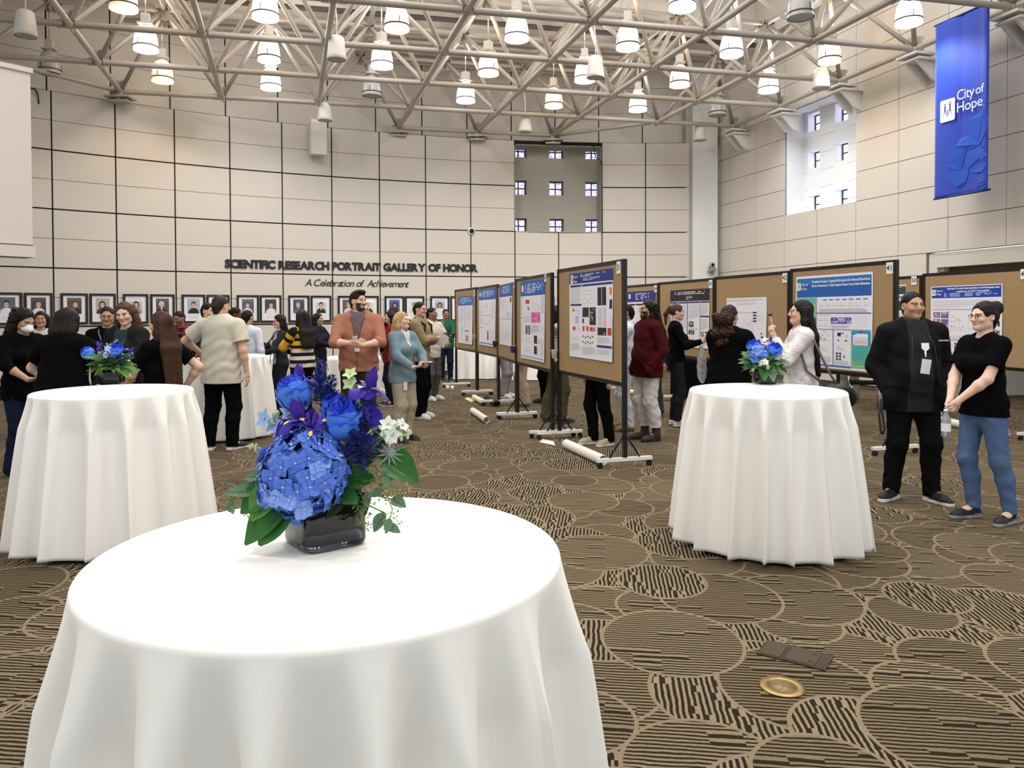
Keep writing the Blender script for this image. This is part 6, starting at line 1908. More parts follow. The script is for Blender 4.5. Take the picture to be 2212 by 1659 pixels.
    def skincol(Vv):
        C = np.tile(sk, (len(Vv), 1))
        L = ((Vv - HO) @ HM) / hq
        x, y, z = np.abs(L[:, 0]), L[:, 1], L[:, 2]
        near = (y < -.03) & (z > -.02) & (z < .24)
        def soft(d, w): return np.clip(1 - d / w, 0, 1)[:, None]
        ck = soft(np.sqrt(((x - .043) / 1.3)**2 + (z - .078)**2) - .008, .02) * near[:, None]
        C = C * (1 - .25 * ck) + ck * .25 * sk * V3(1.15, .78, .72)
        lip = (np.sqrt((x / .027)**2 + ((z - .0445) / .0115)**2) < 1) & (y < -.075)
        C[lip] = sk * V3(.85, .50, .50)
        C[(x < .024) & (np.abs(z - .0445 - (x * x * 6 if smile else 0)) < .0016) & (y < -.075)] = sk * .25
        brow = (np.abs(z - (.1335 - .16 * np.maximum(0, x - .032))) < .0042) & (x > .015) & (x < .053) & (y < -.06)
        C[brow] = V3(*hcol) * .9 + sk * .12
        ex = np.sqrt((x - .031)**2 + (z - .112)**2)
        eye = (np.sqrt(((x - .031) / .0145)**2 + ((z - .1115) / .0075)**2) < 1) & (y < -.06)
        C[eye] = V3(.62, .60, .58)
        C[eye & (ex < .0072)] = V3(.03, .018, .012)
        lash = (np.abs(np.sqrt(((x - .031) / .0158)**2 + ((z - .1112) / .0090)**2) - 1) < .14) & (z > .1125) & (y < -.06)
        C[lash] = V3(.02, .015, .013)
        if beard is not None:
            bd = near & (z < .082 - .3 * np.maximum(0, .045 - x) * 0 ) & (z > -.03) & (((x > .040 - .4 * np.maximum(0, .05 - z)) & (z < .09)) | (z < .032) | ((np.abs(z - .060) < .0065) & (x < .034)))
            bd |= (z < .03) & (z > -.03) & (y < 0.0) & (y > -.2) & near
            bd &= ~lip
            C[bd] = C[bd] * (1 - beard) + V3(*hcol) * beard
        if sex == 'm' and beard is None and near.any():
            sb = near & (z < .06) & (z > -.02); C[sb] = C[sb] * .90
        return C
    # ---- body: torso, arms and legs inside the clothes, hands bare
    BF = Field(v)
    if not legs_only:
        torso(BF, -.018, .97)
        BF.cone(NB, hp(0, .02, .03), .055 * q * b ** .35, .051 * hq * b ** .3, .02)
    else:
        torso(BF, -.018, .97)
    palms = {}
    ra = (.047 * b ** .5, .040 * b ** .5, .037 * b ** .45, .0245 * b ** .2)
    ex = []
    for s in (-1, 1):
        S_, E_, W_, D_, N_, cu = ARM[s]
        BF.cone(S_, E_, ra[0] * q, ra[1] * q, .03); m_ = E_ + (W_ - E_) * .3
        BF.cone(E_, m_, ra[1] * q, (ra[2] + .003) * q, .02); BF.cone(m_, W_, (ra[2] + .002) * q, ra[3] * q, .02)
        if not legs_only:
            HFd = Field(vh); st = E_ + (W_ - E_) * .8
            HFd.cone(st, W_, (ra[2] * .35 + ra[3] * .65) * q, ra[3] * q, .01)
            palms[s] = hand(HFd, W_, D_, N_, s, q * (.93 if f else 1.0), cu, vh)
            ex.append(HFd.build())
    legsF(BF, 'skin', -.016)
    for s in (-1, 1):
        a = FA[s]; d = V3(math.sin(a), -math.cos(a), 0)
        BF.cone(AN[s], FT[s] + V3(0, 0, .05 * q) + d * .1 * q, .036 * q, .028 * q, .02)
    body = np_mesh('body', BF.build(), [skin_mat], skincol, tuple(g for g in [head_geo] + ex if g is not None))
    addobj('body', body, e)
    # ---- trousers
    tk, tc = trousers
    rnd = np.random.default_rng(int(abs(px) * 7 + h * 100)); ph = rnd.uniform(0, 6, 8)
    def legnoise(X, Y_, Z):
        zz = Z / q
        wr = np.exp(-((zz - .14) / .13)**2) * 1.0 + np.exp(-((zz - .50) / .10)**2) * .7 + np.exp(-((zz - .80) / .10)**2) * .5 + .25
        wr = wr * (1.6 if tk == 'cargo' else .9)
        return .0024 * wr * np.sin(Z * 46 + np.abs(X) * 48 + np.sin(Y_ * 30 + ph[0] + Z * 8) * 2.2 + ph[1]) + .0016 * wr * np.sin(Z * 80 - X * 70 + Y_ * 60 + ph[2])
    TFd = Field(v); g = .006
    TFd.cone(P0 + V3(0, .012, -.06) * q, P0 + V3(0, .01, .06) * q, (.158 if f else .150) * b ** .7 * q, (.148 if f else .15) * b ** .75 * q, .05, None, (1, .70, 1))
    if belly: TFd.ell(P0 + V3(0, -.03 - .03 * belly, .04), V3(.13 * b ** .6, .08 + .03 * belly, .12) * q, .06)
    TFd.ell(P0 + V3(0, .055, -.03) * q, V3(.145 * bb, .087 * bb, .11) * q + .004, .05)
    legsF(TFd, tk, g)
    cutz = (.085 if tk in ('slim',) else .045 if tk != 'flare' else .02) * q
    if shoes is not None and len(shoes) > 2 and shoes[2] == 'boot': cutz = .17 * q
    geo = TFd.build([(V3(0, 0, min(PZ + .10 * q, (hem + .035) * q)), V3(0, 0, 1)), (V3(0, 0, cutz), V3(0, 0, -1))], legnoise)
    addobj('trousers', np_mesh('trousers', geo, [cloth(tc)]), e)
    # ---- shoes
    if shoes:
        for s in (-1, 1):
            a = FA[s]; d = V3(math.sin(a), -math.cos(a), 0); o = FT[s]; r = V3(d[1] * -1, d[0], 0)
            SF = Field(max(.0042, v * .7)); w = (.037 if f else .042) * q
            heel = o + d * -.045 * q; ball = o + d * .115 * q; toe = o + d * .165 * q
            SF.cone(heel + V3(0, 0, .045 * q), ball + V3(0, 0, .035 * q), w * .92, w, .03, None, (1, 1, .9))
            SF.cone(ball + V3(0, 0, .035 * q), toe + V3(0, 0, .028 * q), w, w * .78, .03)
            SF.cone(heel + V3(0, 0, .06 * q) + d * .02 * q, AN[s] + V3(0, 0, .0), w * .9, .044 * q, .03)
            SF.cone(o + d * .03 * q + V3(0, 0, .07 * q), o + d * .10 * q + V3(0, 0, .05 * q), w * .75, w * .7, .02)
            SF.cone(heel + V3(0, 0, .012), toe + V3(0, 0, .012), w * 1.05, w * .92, .008, None, (1, 1, 1), ((V3(0, 0, .028 * q), V3(0, 0, 1)),))
            topz = .115 * q
            if len(shoes) > 2 and shoes[2] == 'boot':
                SF.cone(AN[s], AN[s] + V3(0, 0, .11 * q), .048 * q, .054 * q, .03); topz = .20 * q
            gm = SF.build([(V3(0, 0, .001), V3(0, 0, -1)), (V3(0, 0, topz), V3(0, 0, 1))])
            uc, sc_ = V3(*shoes[0]), V3(*shoes[1]); zs = .030 * q
            st = len(shoes) > 2 and shoes[2] == 'stripe'
            sw = len(shoes) > 2 and shoes[2] == 'swoop'
            def shoecol(Vv):
                C = np.tile(uc, (len(Vv), 1)); C[Vv[:, 2] < zs] = sc_
                t = (Vv - o) @ d / q
                if sw: C[(Vv[:, 2] < zs + .012) & (t < -.0)] = sc_
                if st:
                    C[:] = uc
                    C[(Vv[:, 2] < zs * .6)] = V3(.02, .02, .02)
                    for k in (.0, .028, .056):
                        C[(np.abs(t - k + .45 * (Vv[:, 2] / q - .05)) < .007) & (Vv[:, 2] > zs) & (Vv[:, 2] < .085 * q)] = V3(.02, .02, .02)
                return C
            addobj('shoe', np_mesh('shoe', gm, [shoe_mat], shoecol), e)
    if legs_only: return e, None
    # ---- top
    kind, tcol = top
    g = {'tee': .010, 'shirt': .011, 'sweater': .014, 'jacket': .022}[kind] * tfit
    long_ = kind in ('shirt', 'sweater', 'jacket') if sleeve is None else sleeve == 'long'
    def topnoise(X, Y_, Z):
        zz = Z / q
        wr = .35 + np.exp(-((zz - .95) / .12)**2) * .8 + np.exp(-((zz - 1.22) / .08)**2) * .4
        return .0036 * wr * np.sin(Z * 48 + X * 22 + np.sin(Y_ * 26 + X * 9 + ph[3]) * 1.6 + ph[4]) + .0026 * np.sin(X * 55 + Z * 18 + ph[5] + np.sin(Z * 11) * 2) * np.exp(-((zz - .95) / .2)**2)
    PF = Field(v)
    torso(PF, g, min(.90, hem + .02))
    if hem < .88: PF.cone(P0 + V3(0, .012, 0) * q, V3(0, .012, hem - .03) * q, (.158 if f else .152) * b ** .75 * q + g * 1.3 + .006, (.160 if f else .155) * b ** .75 * q + g * 1.8 + .010, .04, None, (1, .72, 1))
    for s in (-1, 1):
        S_, E_, W_, D_, N_, cu = ARM[s]
        if long_:
            u = unit(W_ - E_); en = E_ + (W_ - E_) * .93
            PF.cone(S_, E_, ra[0] * q + g * 1.3, ra[1] * q + g * 1.2, .03)
            PF.cone(E_, en + u * .05, ra[1] * q + g * 1.2, ra[3] * q + g * .9, .02, None, (1, 1, 1), ((en, u),))
        elif sleeve == 'elbow':
            u = unit(W_ - E_); en = E_ + (W_ - E_) * .30
            PF.cone(S_, E_, ra[0] * q + g * 1.3, ra[1] * q + g * 1.3, .03)
            PF.cone(E_, en + u * .05, ra[1] * q + g * 1.3, ra[1] * q + g * 1.2, .02, None, (1, 1, 1), ((en, u),))
        else:
            u = unit(E_ - S_); en = S_ + (E_ - S_) * .66
            PF.cone(S_, en + u * .06, ra[0] * q + g * 1.5, ra[0] * q + g * 2.4, .03, None, (1, 1, 1), ((en, u),))
        if abs(D_[2] + .95) < .08 and kind in ('jacket', 'sweater') and long_ and W_[2] < 1.0 * q and D_[0] * s < -.2:
            PF.ell(W_ + D_ * .055 * q, V3(.058, .060, .11) * q, .04)
    nd = unit(hp(0, .0, .05) - NB)
    PF.cone(NB + nd * (.002 if kind in ('tee', 'sweater') else .012) * q + U @ V3(0, -.016, 0), NB + nd * .16, (.064 if neckline is None else neckline) * q * b ** .3, .075 * q * b ** .3, .006, None, (1, 1, 1), (), True)
    if kind in ('jacket', 'shirt'):
        for s in (-1, 1):
            A = NB + U @ V3(s * .052, .035, .020) * q; B_ = NB + U @ V3(s * .035, -.066, -.028) * q
            PF.cone(A, B_, .013 * q, .015 * q, .012); PF.cone(NB + U @ V3(0, .058, .022) * q, A, .013 * q, .013 * q, .012)
    geo = PF.build([(V3(0, 0, hem * q), V3(0, 0, -1))], topnoise)
    if topcol is not None:
        me = np_mesh('top', geo, [paint_mat], lambda Vv: topcol(Vv, q, U, P0, ARM, NB))
    else: me = np_mesh('top', geo, [cloth(tcol)])
    nm = {'tee': 't_shirt', 'shirt': 'shirt', 'sweater': 'sweater', 'jacket': 'jacket'}[kind]
    addobj(nm, me, e)
    # ---- hair
    if hair:
        rn = np.random.default_rng(int(abs(px)) + 3); hph = rn.uniform(0, 6, 4)
        K = Field(max(.0045, v * .7)); amp = .0022; freq = 160
        grow = {'short': 1.0, 'crop': 1.0, 'quiff': 1.05}.get(hair, 1.06)
        big = hair not in ('short', 'crop', 'quiff')
        K.ell(hp(0, .016, .136), hr(.082, .103, .097) * grow, .01, HM)
        if hair == 'quiff': K.ell(hp(.0, -.045, .215), hr(.062, .055, .030), .03, HM)
        if not big: K.cone(hp(0, .085, .10), hp(0, .075, .045), .05 * hq, .042 * hq, .03)
        K.ell(hp(0, -.100, .085), hr(.074, .082, .100), .016, HM, (), True)
        if not big:
            for s in (-1, 1): K.ell(hp(s * .085, -.01, .080), hr(.03, .05, .052), .01, HM, (), True)
        cutplanes = []
        if big:
            bk = lambda z, r, y=.05, x=0: None
            if hair in ('long', 'wavy', 'curly', 'braids', 'longstraight', 'bob'):
                Lz = {'long': 1.10, 'wavy': 1.27, 'curly': 1.30, 'braids': 1.20, 'longstraight': 1.06, 'bob': 1.46}[hair]
                wv = {'long': .07, 'wavy': .075, 'curly': .09, 'braids': .07, 'longstraight': .062, 'bob': .085}[hair] * hq
                dpt = .085 if hair != 'bob' else .05
                ends = up(0, .150 * b ** .5, Lz); mids = up(0, .118 * b ** .4, 1.40)
                for x in (-.6, 0, .6):
                    if hair == 'bob': K.cone(hp(x * .10, .055, .12), hp(x * .12, .06, -.03), wv * .75, wv * .7, .03, None, (1, .75, 1)); continue
                    K.cone(hp(x * .10, .06, .12), mids + U @ V3(x * .14, 0, 0) * q, wv * .8, wv * .75, .03, None, (1, .7, 1))
                    K.cone(mids + U @ V3(x * .14, 0, 0) * q, ends + U @ V3(x * .13, 0, 0) * q, wv * .75, wv * (.5 if hair in ('long', 'longstraight') else .75), .03, None, (1, .7, 1))
                for s in (-1, 1):
                    fz = {'long': 1.22, 'wavy': 1.36, 'curly': 1.36, 'braids': 1.3, 'longstraight': 1.15, 'bob': 1.50}[hair]
                    K.cone(hp(s * .074, .015, .13), hp(s * .088, .02, .02), .030 * hq, .036 * hq, .02)
                    if hair not in ('bob',): K.cone(hp(s * .088, .02, .02), up(s * .105, .055, fz), .036 * hq, .024 * hq if hair in ('long', 'longstraight') else .04 * hq, .02)
                if hair in ('curly', 'wavy'):
                    for i in range(34 if hair == 'curly' else 18):
                        a = rn.uniform(-2.3, 2.3); z = rn.uniform(-.16, .19)
                        c = hp(.098 * math.sin(a), .03 + .098 * math.cos(a), z) if hair == 'curly' else hp(.093 * math.sin(a), .03 + .10 * math.cos(a), z)
                        if abs(math.sin(a)) > .5 and math.cos(a) < -.2: continue
                        K.ell(c, hr(.026, .026, .03) * rn.uniform(.8, 1.3), .02)
                    amp = .005; freq = 90
                if hair == 'braids':
                    for i in range(22):
                        a = rn.uniform(-2.0, 2.0); z0 = rn.uniform(.06, .2)
                        p0 = hp(.088 * math.sin(a), .02 + .10 * math.cos(a), z0); p1 = up(.125 * math.sin(a), .06 + .085 * math.cos(a), rn.uniform(1.2, 1.34))
                        p1[1] = max(p1[1], up(0, -.12, 1.3)[1])
                        K.cone(p0, p1, .011, .009, .004)
            if hair in ('ponytail', 'pony_curly', 'lowpony'):
                z = .16 if hair == 'ponytail' else .09
                b0 = hp(0, .115, z); K.ell(b0, hr(.030, .032, .030), .02)
                if hair == 'ponytail': K.cone(b0, hp(.02, .165, .06), .030 * hq, .034 * hq, .02); K.cone(hp(.02, .165, .06), hp(.02, .15, -.10), .034 * hq, .014 * hq, .02)
                else:
                    for i in range(26):
                        K.ell(hp(rn.uniform(-.095, .095), .15 + rn.uniform(-.03, .03), rn.uniform(-.19, .11)), hr(.038, .036, .04) * rn.uniform(.8, 1.3), .03)
                    amp = .005; freq = 90
            if hair == 'bun':
                K.ell(hp(0, .122, .172), hr(.064, .058, .060), .02, HM)
                K.ell(hp(0, .135, .19), hr(.035, .035, .03), .02)
                K.cone(hp(0, .09, .09), hp(0, .07, .02), .05 * hq, .035 * hq, .03)
            if hair in ('ponytail', 'bun', 'pony_curly', 'lowpony'):
                for s in (-1, 1): K.ell(hp(s * .088, -.0, .078), hr(.028, .042, .045), .01, HM, (), True)
        def hn(X, Y_, Z): 
            return amp * np.sin(freq * X + 8 * np.sin(Z * 18 + hph[0]) + 5 * np.sin(Y_ * 22)) * np.sin(freq * .8 * Y_ + 6 * np.sin(Z * 15 + hph[1]))
        hg = K.build([], hn)
        addobj('hair', np_mesh('hair', hg, [hair_mat(hcol)]), e)
    if glasses is not None:
        mb = MB()
        for s in (-1, 1):
            c = V3(s * .032, -.104, .111); pts = [hp(c[0] + .021 * math.cos(t), c[1] + abs(math.cos(t)) * .004, c[2] + .016 * math.sin(t)) for t in np.linspace(0, 2 * math.pi, 17)]
            mb.tube(pts, .0016, 5)
            mb.tube([hp(s * .054, -.100, .113), hp(s * .074, -.06, .114), hp(s * .082, .01, .112)], .0016, 5)
        mb.tube([hp(-.011, -.106, .113), hp(0, -.110, .115), hp(.011, -.106, .113)], .0016, 5)
        mb.build('glasses', mat('specs_%d' % int(glasses[0] * 100), glasses, .3), e)
    if mask:
        KF = Field(vh); KF.ell(hp(0, -.068, .047), hr(.060, .062, .052), .01, HM); KF.cone(hp(0, -.095, .085), hp(0, -.125, .05), .02 * hq, .024 * hq, .03)
        gm = KF.build([(hp(0, -.03, 0), HM @ V3(0, 1, 0)), (hp(0, 0, .094), HM @ V3(0, 0.15, 1))])
        mo = addobj('face_mask', np_mesh('face_mask', gm, [mat('mask_white', (.75, .76, .78), .8)]), e)
        mb = MB()
        for s in (-1, 1): mb.tube([hp(s * .055, -.04, .07), hp(s * .078, .01, .085)], .0018, 5); mb.tube([hp(s * .05, -.04, .03), hp(s * .079, .015, .08)], .0018, 5)
        mb.build('ear_loop', mat('mask_white', (.75, .76, .78), .8), mo)
    G = dict(up=up, hp=hp, ARM=ARM, palms=palms, q=q, NB=NB, U=U, loc=loc, rz=R(rz), P0=P0, e=e, KN=KN, b=b, v=v)
    return e, G

def world_pt(G, p):
    return Vector(G['loc']) + Matrix.Rotation(G['rz'], 3, 'Z') @ Vector(p)
def front_y(G, x, z, kindg=.02):
    """y of the chest front at local height z (1.75 m body units)"""
    return -.115 * G['b'] ** .55 - kindg
def lanyard(G, col, badge=True, zend=1.10, badge_c=(.78, .78, .82), reel=False):
    e, up = G['e'], G['up']
    mb = MB()
    if not reel:
        for s in (-1, 1):
            mb.tube([up(s * .075, .03, 1.505), up(s * .082, -.05 * G['b'], 1.475), up(s * .07, -.10 * G['b'], 1.42), up(s * .05, -.115 * G['b']**.5, 1.38), up(s * .02, -.14 * G['b']**.5, 1.25), up(0, -.155 * G['b']**.55, zend + .06)], .0055, 6)
        mb.build('lanyard', mat('lanyard_%d%d%d' % tuple(int(c * 99) for c in col), col, .7), e)
    mb = MB()
    y = -.165 * G['b'] ** .55
    M = Matrix.Translation(Vector(up(0, y, zend)))
    mb.box((-.030, -.003, -.05), (.030, .003, .05), 0, M); mb.box((-.012, -.006, .05), (.012, .004, .065), 0, M)
    mb.build('badge', mat('badge_white', badge_c, .4), e)

BLK = (.0035, .0035, .004)
def stripes_col(Vv, q, U, P0, ARM, NB):
    C = np.tile(V3(.012, .012, .013), (len(Vv), 1))
    # distance measured down the body, and along each sleeve
    z = Vv[:, 2] / q
    t = (1.50 - z)
    for s in (-1, 1):
        S_, E_, W_ = ARM[s][:3]
        for A, B in ((S_, E_), (E_, W_)):
            ab = B - A; tt = np.clip(((Vv - A) @ ab) / (ab @ ab), 0, 1)
            d = np.linalg.norm(Vv - A - tt[:, None] * ab, axis=1)
            m = (d < .085) & (np.abs(Vv[:, 0]) > .15 * q)
            t[m] = (.07 + np.linalg.norm(A - S_) + tt * np.linalg.norm(ab))[m]
    per = np.mod(t, .115)
    yel = per < .062
    C[yel] = V3(.66, .36, .02)
    lo = (t > .36) & yel; C[lo] = V3(.62, .58, .50)
    return C
def vneck(front, outer, z0, slope):
    def fn(Vv, q, U, P0, ARM, NB):
        C = np.tile(V3(*outer), (len(Vv), 1)); L = (Vv - P0) @ U; z = (L[:, 2] + P0[2]) / q
        m = (np.abs(L[:, 0]) < (z - z0) * slope * q) & (L[:, 1] < -.02) & (z < 1.52); C[m] = V3(*front)
        C[(np.abs(L[:, 0]) < .004) & (L[:, 1] < 0) & (z <= z0)] = V3(*outer) * .6
        return C
    return fn
def open_jacket(front, outer, width=.075):
    def fn(Vv, q, U, P0, ARM, NB):
        C = np.tile(V3(*outer), (len(Vv), 1))
        L = (Vv - P0) @ U
        m = (np.abs(L[:, 0]) < width * q * (1 + .3 * (1.45 - (L[:, 2] + P0[2]) / q))) & (L[:, 1] < 0)
        for s in (-1, 1):
            S_, E_, W_ = ARM[s][:3]
            for A, B in ((S_, E_), (E_, W_)):
                ab = B - A; tt = np.clip(((Vv - A) @ ab) / (ab @ ab), 0, 1)
                m &= np.linalg.norm(Vv - A - tt[:, None] * ab, axis=1) > .066
        C[m] = V3(*front)
        return C
    return fn
def plaid(Vv, q, U, P0, ARM, NB):
    C = np.tile(V3(.02, .012, .014), (len(Vv), 1))
    C[np.mod(Vv[:, 2], .10) < .03] = V3(.30, .03, .03); C[np.mod(Vv[:, 0] + .5, .10) < .022] = V3(.22, .03, .03)
    return C
def floral(Vv, q, U, P0, ARM, NB):
    C = np.tile(V3(.64, .61, .62), (len(Vv), 1))
    n = np.sin(Vv[:, 2] * 80 + 3 * np.sin(Vv[:, 0] * 60)) * np.sin(Vv[:, 1] * 70 + 4 * np.sin(Vv[:, 2] * 40)) * np.sin(Vv[:, 0] * 75)
    C[n > .30] = V3(.55, .46, .46)
    return C
def shoulder_stripes(Vv, q, U, P0, ARM, NB):
    C = np.tile(V3(.60, .64, .76), (len(Vv), 1)); z = Vv[:, 2] / q
    C[(np.abs(Vv[:, 0]) > .06) & (z > 1.20) & (z < 1.42) & (np.mod(z, .045) < .012)] = V3(.10, .06, .09)
    return C

PEOPLE = {}
def P(key, *a, **k):
    PEOPLE[key] = person(*a, **k)[1]
H = 'hold'; HL = 'hold_low'
P('mask', 48, 0, 7.75, 62, 1.67, 'person in black with long dark curls and a white face mask', 'f', 'tan', 1.18, arms=(HL, HL), hair='curly', head=(5, 26, 0), trousers=('flare', (.010, .014, .032)), shoes=((.015, .015, .017), (.6, .6, .6)), top=('tee', BLK), hem=.80, sleeve='elbow', mask=True)
P('bob', 132, 0, 6.75, 168, 1.665, 'person seen from behind in a loose black top with a dark bob, behind the table', 'f', 'fair', 1.62, arms=(((.36, -.34, 1.24), (.9, .3, -.6), (0, 0, -1), None, .4), ((.24, -.20, 1.03), (1, .25, -.2), (-.3, .2, 1), None, .6)), hair='bob', head=(14, 18, 0), trousers=('straight', (.055, .052, .032)), top=('tee', BLK), hem=.76, tfit=1.5, lean=6)
P('smile', 272, 0, 7.7, -12, 1.735, 'smiling person with wavy brown hair, teal shirt and open black jacket', 'f', 'fair', 1.05, arms=('down_fwd', HL), hair='wavy', hcol=(.085, .042, .020), head=(18, 14, -6), top=('jacket', BLK), topcol=open_jacket((.022, .052, .056), (.012, .012, .013), .07), hem=.80, smile=True, neckline=.072)
P('brown', 346, 0, 6.85, -108, 1.625, 'person with long straight brown hair and black shirt, hand on hip', 'f', 'light', 1.12, arms=(((.26, .05, 1.0), (.5, 1, .1), (-.5, -.2, -.8), (-.2, -.7, -.6), .5), HL), hair='longstraight', hcol=(.050, .022, .012), head=(6, 4, 0), top=('tee', BLK), hem=.84)
P('specs', 231, 0, 9.3, 14, 1.70, 'person in black with dark glasses and lanyard behind the smiling one', 'm', 'tan', 1.0, hair='short', head=(10, 8, 0), top=('shirt', BLK), glasses=(.02, .02, .02), arms=('down', HL))
P('plaid', 389, 0, 12.4, -8, 1.66, 'person in a dark red plaid shirt looking down, far behind the long-haired one', 'm', 'brown', 1.05, head=(-8, 18, 0), top=('shirt', BLK), topcol=plaid, arms=(H, H), beard=.35)
P('cream', 478, 0, 9.12, 170, 1.825, 'person seen from behind in a cream t-shirt and black trousers at a white table', 'm', 'light', 1.33, arms=('down', ((.40, -.20, 1.10), (.8, .7, 0), (0, 0, -1), (.1, -.7, -.5), .5)), hair='crop', hcol=(.035, .024, .018), head=(-12, 0, 0), top=('tee', (.60, .555, .46)), hem=.76, tfit=2.0, belly=.25,
  trousers=('straight', BLK), shoes=((.012, .012, .013), (.62, .60, .56), 'swoop'), feet=((.13, 0, 22), (.12, .06, 20)))
P('hood', 450, 0, 11.0, 70, 1.77, 'person in a dark hooded top peering past the cream t-shirt, far side of the table', 'm', 'light', 1.05, head=(0, 5, 0), top=('jacket', (.012, .012, .014)), arms=(H, H))
P('whiteshirt', 536, 0, 11.5, 162, 1.665, 'person in an untucked white shirt and black trousers beside the cream t-shirt', 'm', 'tan', 1.02, top=('shirt', (.66, .68, .76)), hem=.74, trousers=('straight', BLK), shoes=((.012, .012, .012), (.03, .03, .03)), arms=('down', H), sleeve='elbow')
P('deep', 508, 0, 12.6, 85, 1.72, 'dark-haired person in black between the cream t-shirt and the white shirt', 'm', 'dark', 1.0, head=(10, 12, 0), top=('sweater', BLK))
P('fork', 604, 0, 12.05, -62, 1.60, 'person with glasses and long black hair eating from a plate', 'f', 'light', .98, arms=('raise', ((.02, -.30, 1.08), (.9, .2, -.6), (0, 0, 1), (-.4, -.8, 0), .6)), hair='long', glasses=(.02, .02, .02), top=('shirt', (.4, .4, .4)), topcol=open_jacket((.55, .56, .62), (.03, .03, .035), .09), hem=.90, trousers=('wide', (.022, .024, .034)), shoes=((.02, .02, .02), (.6, .6, .6)), head=(0, 8, 0))
P('braids', 652, 0, 11.5, -128, 1.66, 'person with dark braids in a yellow, black and white striped sweater', 'f', 'dark', 1.18, arms=(H, H), hair='braids', hcol=(.022, .018, .017), head=(-6, 6, 0), top=('sweater', BLK), topcol=stripes_col, hem=.84, trousers=('straight', (.008, .008, .009)))
P('plateright', 688, 0, 14.0, 78, 1.62, 'person in black holding a plate, half hidden behind the striped sweater', 'f', 'tan', 1.0, arms=(H, H), hair='long', top=('jacket', (.016, .017, .026)), trousers=('straight', (.03, .035, .07)), hem=.78)
P('salmon', 774, 0, 9.35, 6, 1.885, 'tall bearded person in a salmon cardigan with a lanyard', 'm', 'light', 1.28, belly=.3, arms=(((.045, -.31, 1.17), (.9, .2, -.6), (0, .9, .35), (-.9, -.35, .12), .65), ((.075, -.33, 1.15), (.9, .2, -.6), (0, .8, .55), (-.92, -.3, .2), .75)), hair='quiff', hcol=(.022, .013, .009), head=(48, 0, 0), beard=.93,
  top=('sweater', (.36, .155, .10)), topcol=vneck((.13, .10, .105), (.36, .155, .10), 1.25, .34), hem=.845, tfit=1.1, trousers=('straight', (.030, .024, .020)), sleeve='elbow', shoes=((.03, .02, .015), (.03, .02, .02)))
P('blonde', 870, 0, 9.7, 52, 1.625, 'blonde person in a blue-grey jacket and khaki trousers', 'f', 'fair', 1.0, arms=(HL, HL), hair='long', hcol=(.52, .34, .155), head=(14, -3, 0), top=('jacket', (.17, .26, .30)), topcol=vneck((.62, .60, .54), (.17, .25, .29), 1.27, .30), hem=.80, trousers=('wide', (.38, .32, .235)), shoes=((.02, .018, .018), (.05, .05, .05)))
P('pack', 908, 0, 11.8, 72, 1.79, 'person with glasses in a khaki jacket carrying a backpack, arms folded', 'm', 'light', 1.0, arms=('cross', 'cross'), hair='short', glasses=(.015, .015, .015), head=(-8, 3, 0), top=('jacket', (.27, .205, .12)), hem=.86, trousers=('wide', BLK), shoes=((.62, .61, .60), (.66, .66, .66)))
P('creamtee', 934, 0, 14.3, 50, 1.72, 'person in a cream t-shirt behind the khaki jacket', 'm', 'brown', 1.02, arms=('down_fwd', HL), top=('tee', (.62, .54, .44)), trousers=('straight', (.10, .095, .10)), shoes=((.62, .60, .60), (.7, .7, .7)), head=(20, 0, 0))
P('green', 963, 0, 18.15, 4, 1.71, 'person in a green sweater raising a hand to the mouth near the wall', 'm', 'brown', 1.02, arms=(((.16, -.46, 1.04), (.8, .3, -.5), (-.2, .2, 1), (.2, -1, .1), .7)[::1], 'mouth')[::-1], top=('sweater', (.020, .10, .055)), trousers=('straight', (.012, .015, .03)), shoes=((.02, .02, .02), (.3, .3, .3)), glasses=(.02, .02, .02), head=(10, 0, 0))
P('redtop', 842, 0, 13.4, -78, 1.66, 'person in a dark red top with black hair behind the blonde one', 'f', 'light', 1.0, hair='bob', top=('sweater', (.16, .016, .018)), arms=('mouth', H))
P('beanie', 852, 0, 14.6, 160, 1.73, 'dark-haired person in black far behind the blonde one', 'm', 'brown', 1.05, hair='bob', top=('sweater', BLK))
P('stripeshirt', 1205, 0, 11.3, 98, 1.72, 'person with long dark hair and a striped white shirt between two boards', 'f', 'tan', 1.05, hair='long', top=('shirt', (.6, .6, .6)), topcol=shoulder_stripes, hem=.90, trousers=('wide', (.085, .075, .04)), shoes=((.02, .02, .02), (.1, .1, .1)), arms=(H, 'down_fwd'), feet=((.09, -.04, 5), (.12, .14, 10)))
P('blacklegs', 1292, 0, 9.32, -62, 1.70, 'person in black trousers and beige trainers behind the board tagged 31', 'm', 'light', 1.0, top=('tee', BLK), trousers=('straight', BLK), shoes=((.34, .28, .20), (.6, .57, .5)), feet=((.09, -.03, 8), (.10, .08, 10)))
P('whitetrs', 1350, 0, 10.5, -92, 1.72, 'person in white shirt and white trousers half hidden by the board tagged 31', 'm', 'tan', 1.0, top=('shirt', (.62, .65, .74)), hem=.82, trousers=('straight', (.58, .59, .66)), shoes=((.22, .10, .035), (.12, .06, .03)), arms=('down', HL))
P('maroon', 1398, 0, 9.68, -72, 1.755, 'person with long dark curls, maroon sweater and white trousers', 'm', 'tan', 1.28, belly=.3, arms=('pocket', 'pocket'), hair='curly', hcol=(.014, .009, .007), glasses=(.03, .02, .015), beard=.9, head=(-6, -4, 0), top=('sweater', (.055, .007, .010)), hem=.80, tfit=1.4, trousers=('cargo', (.60, .58, .57)), shoes=((.040, .022, .016), (.015, .012, .01), 'boot'), feet=((.10, 0, 8), (.10, .05, 8)))
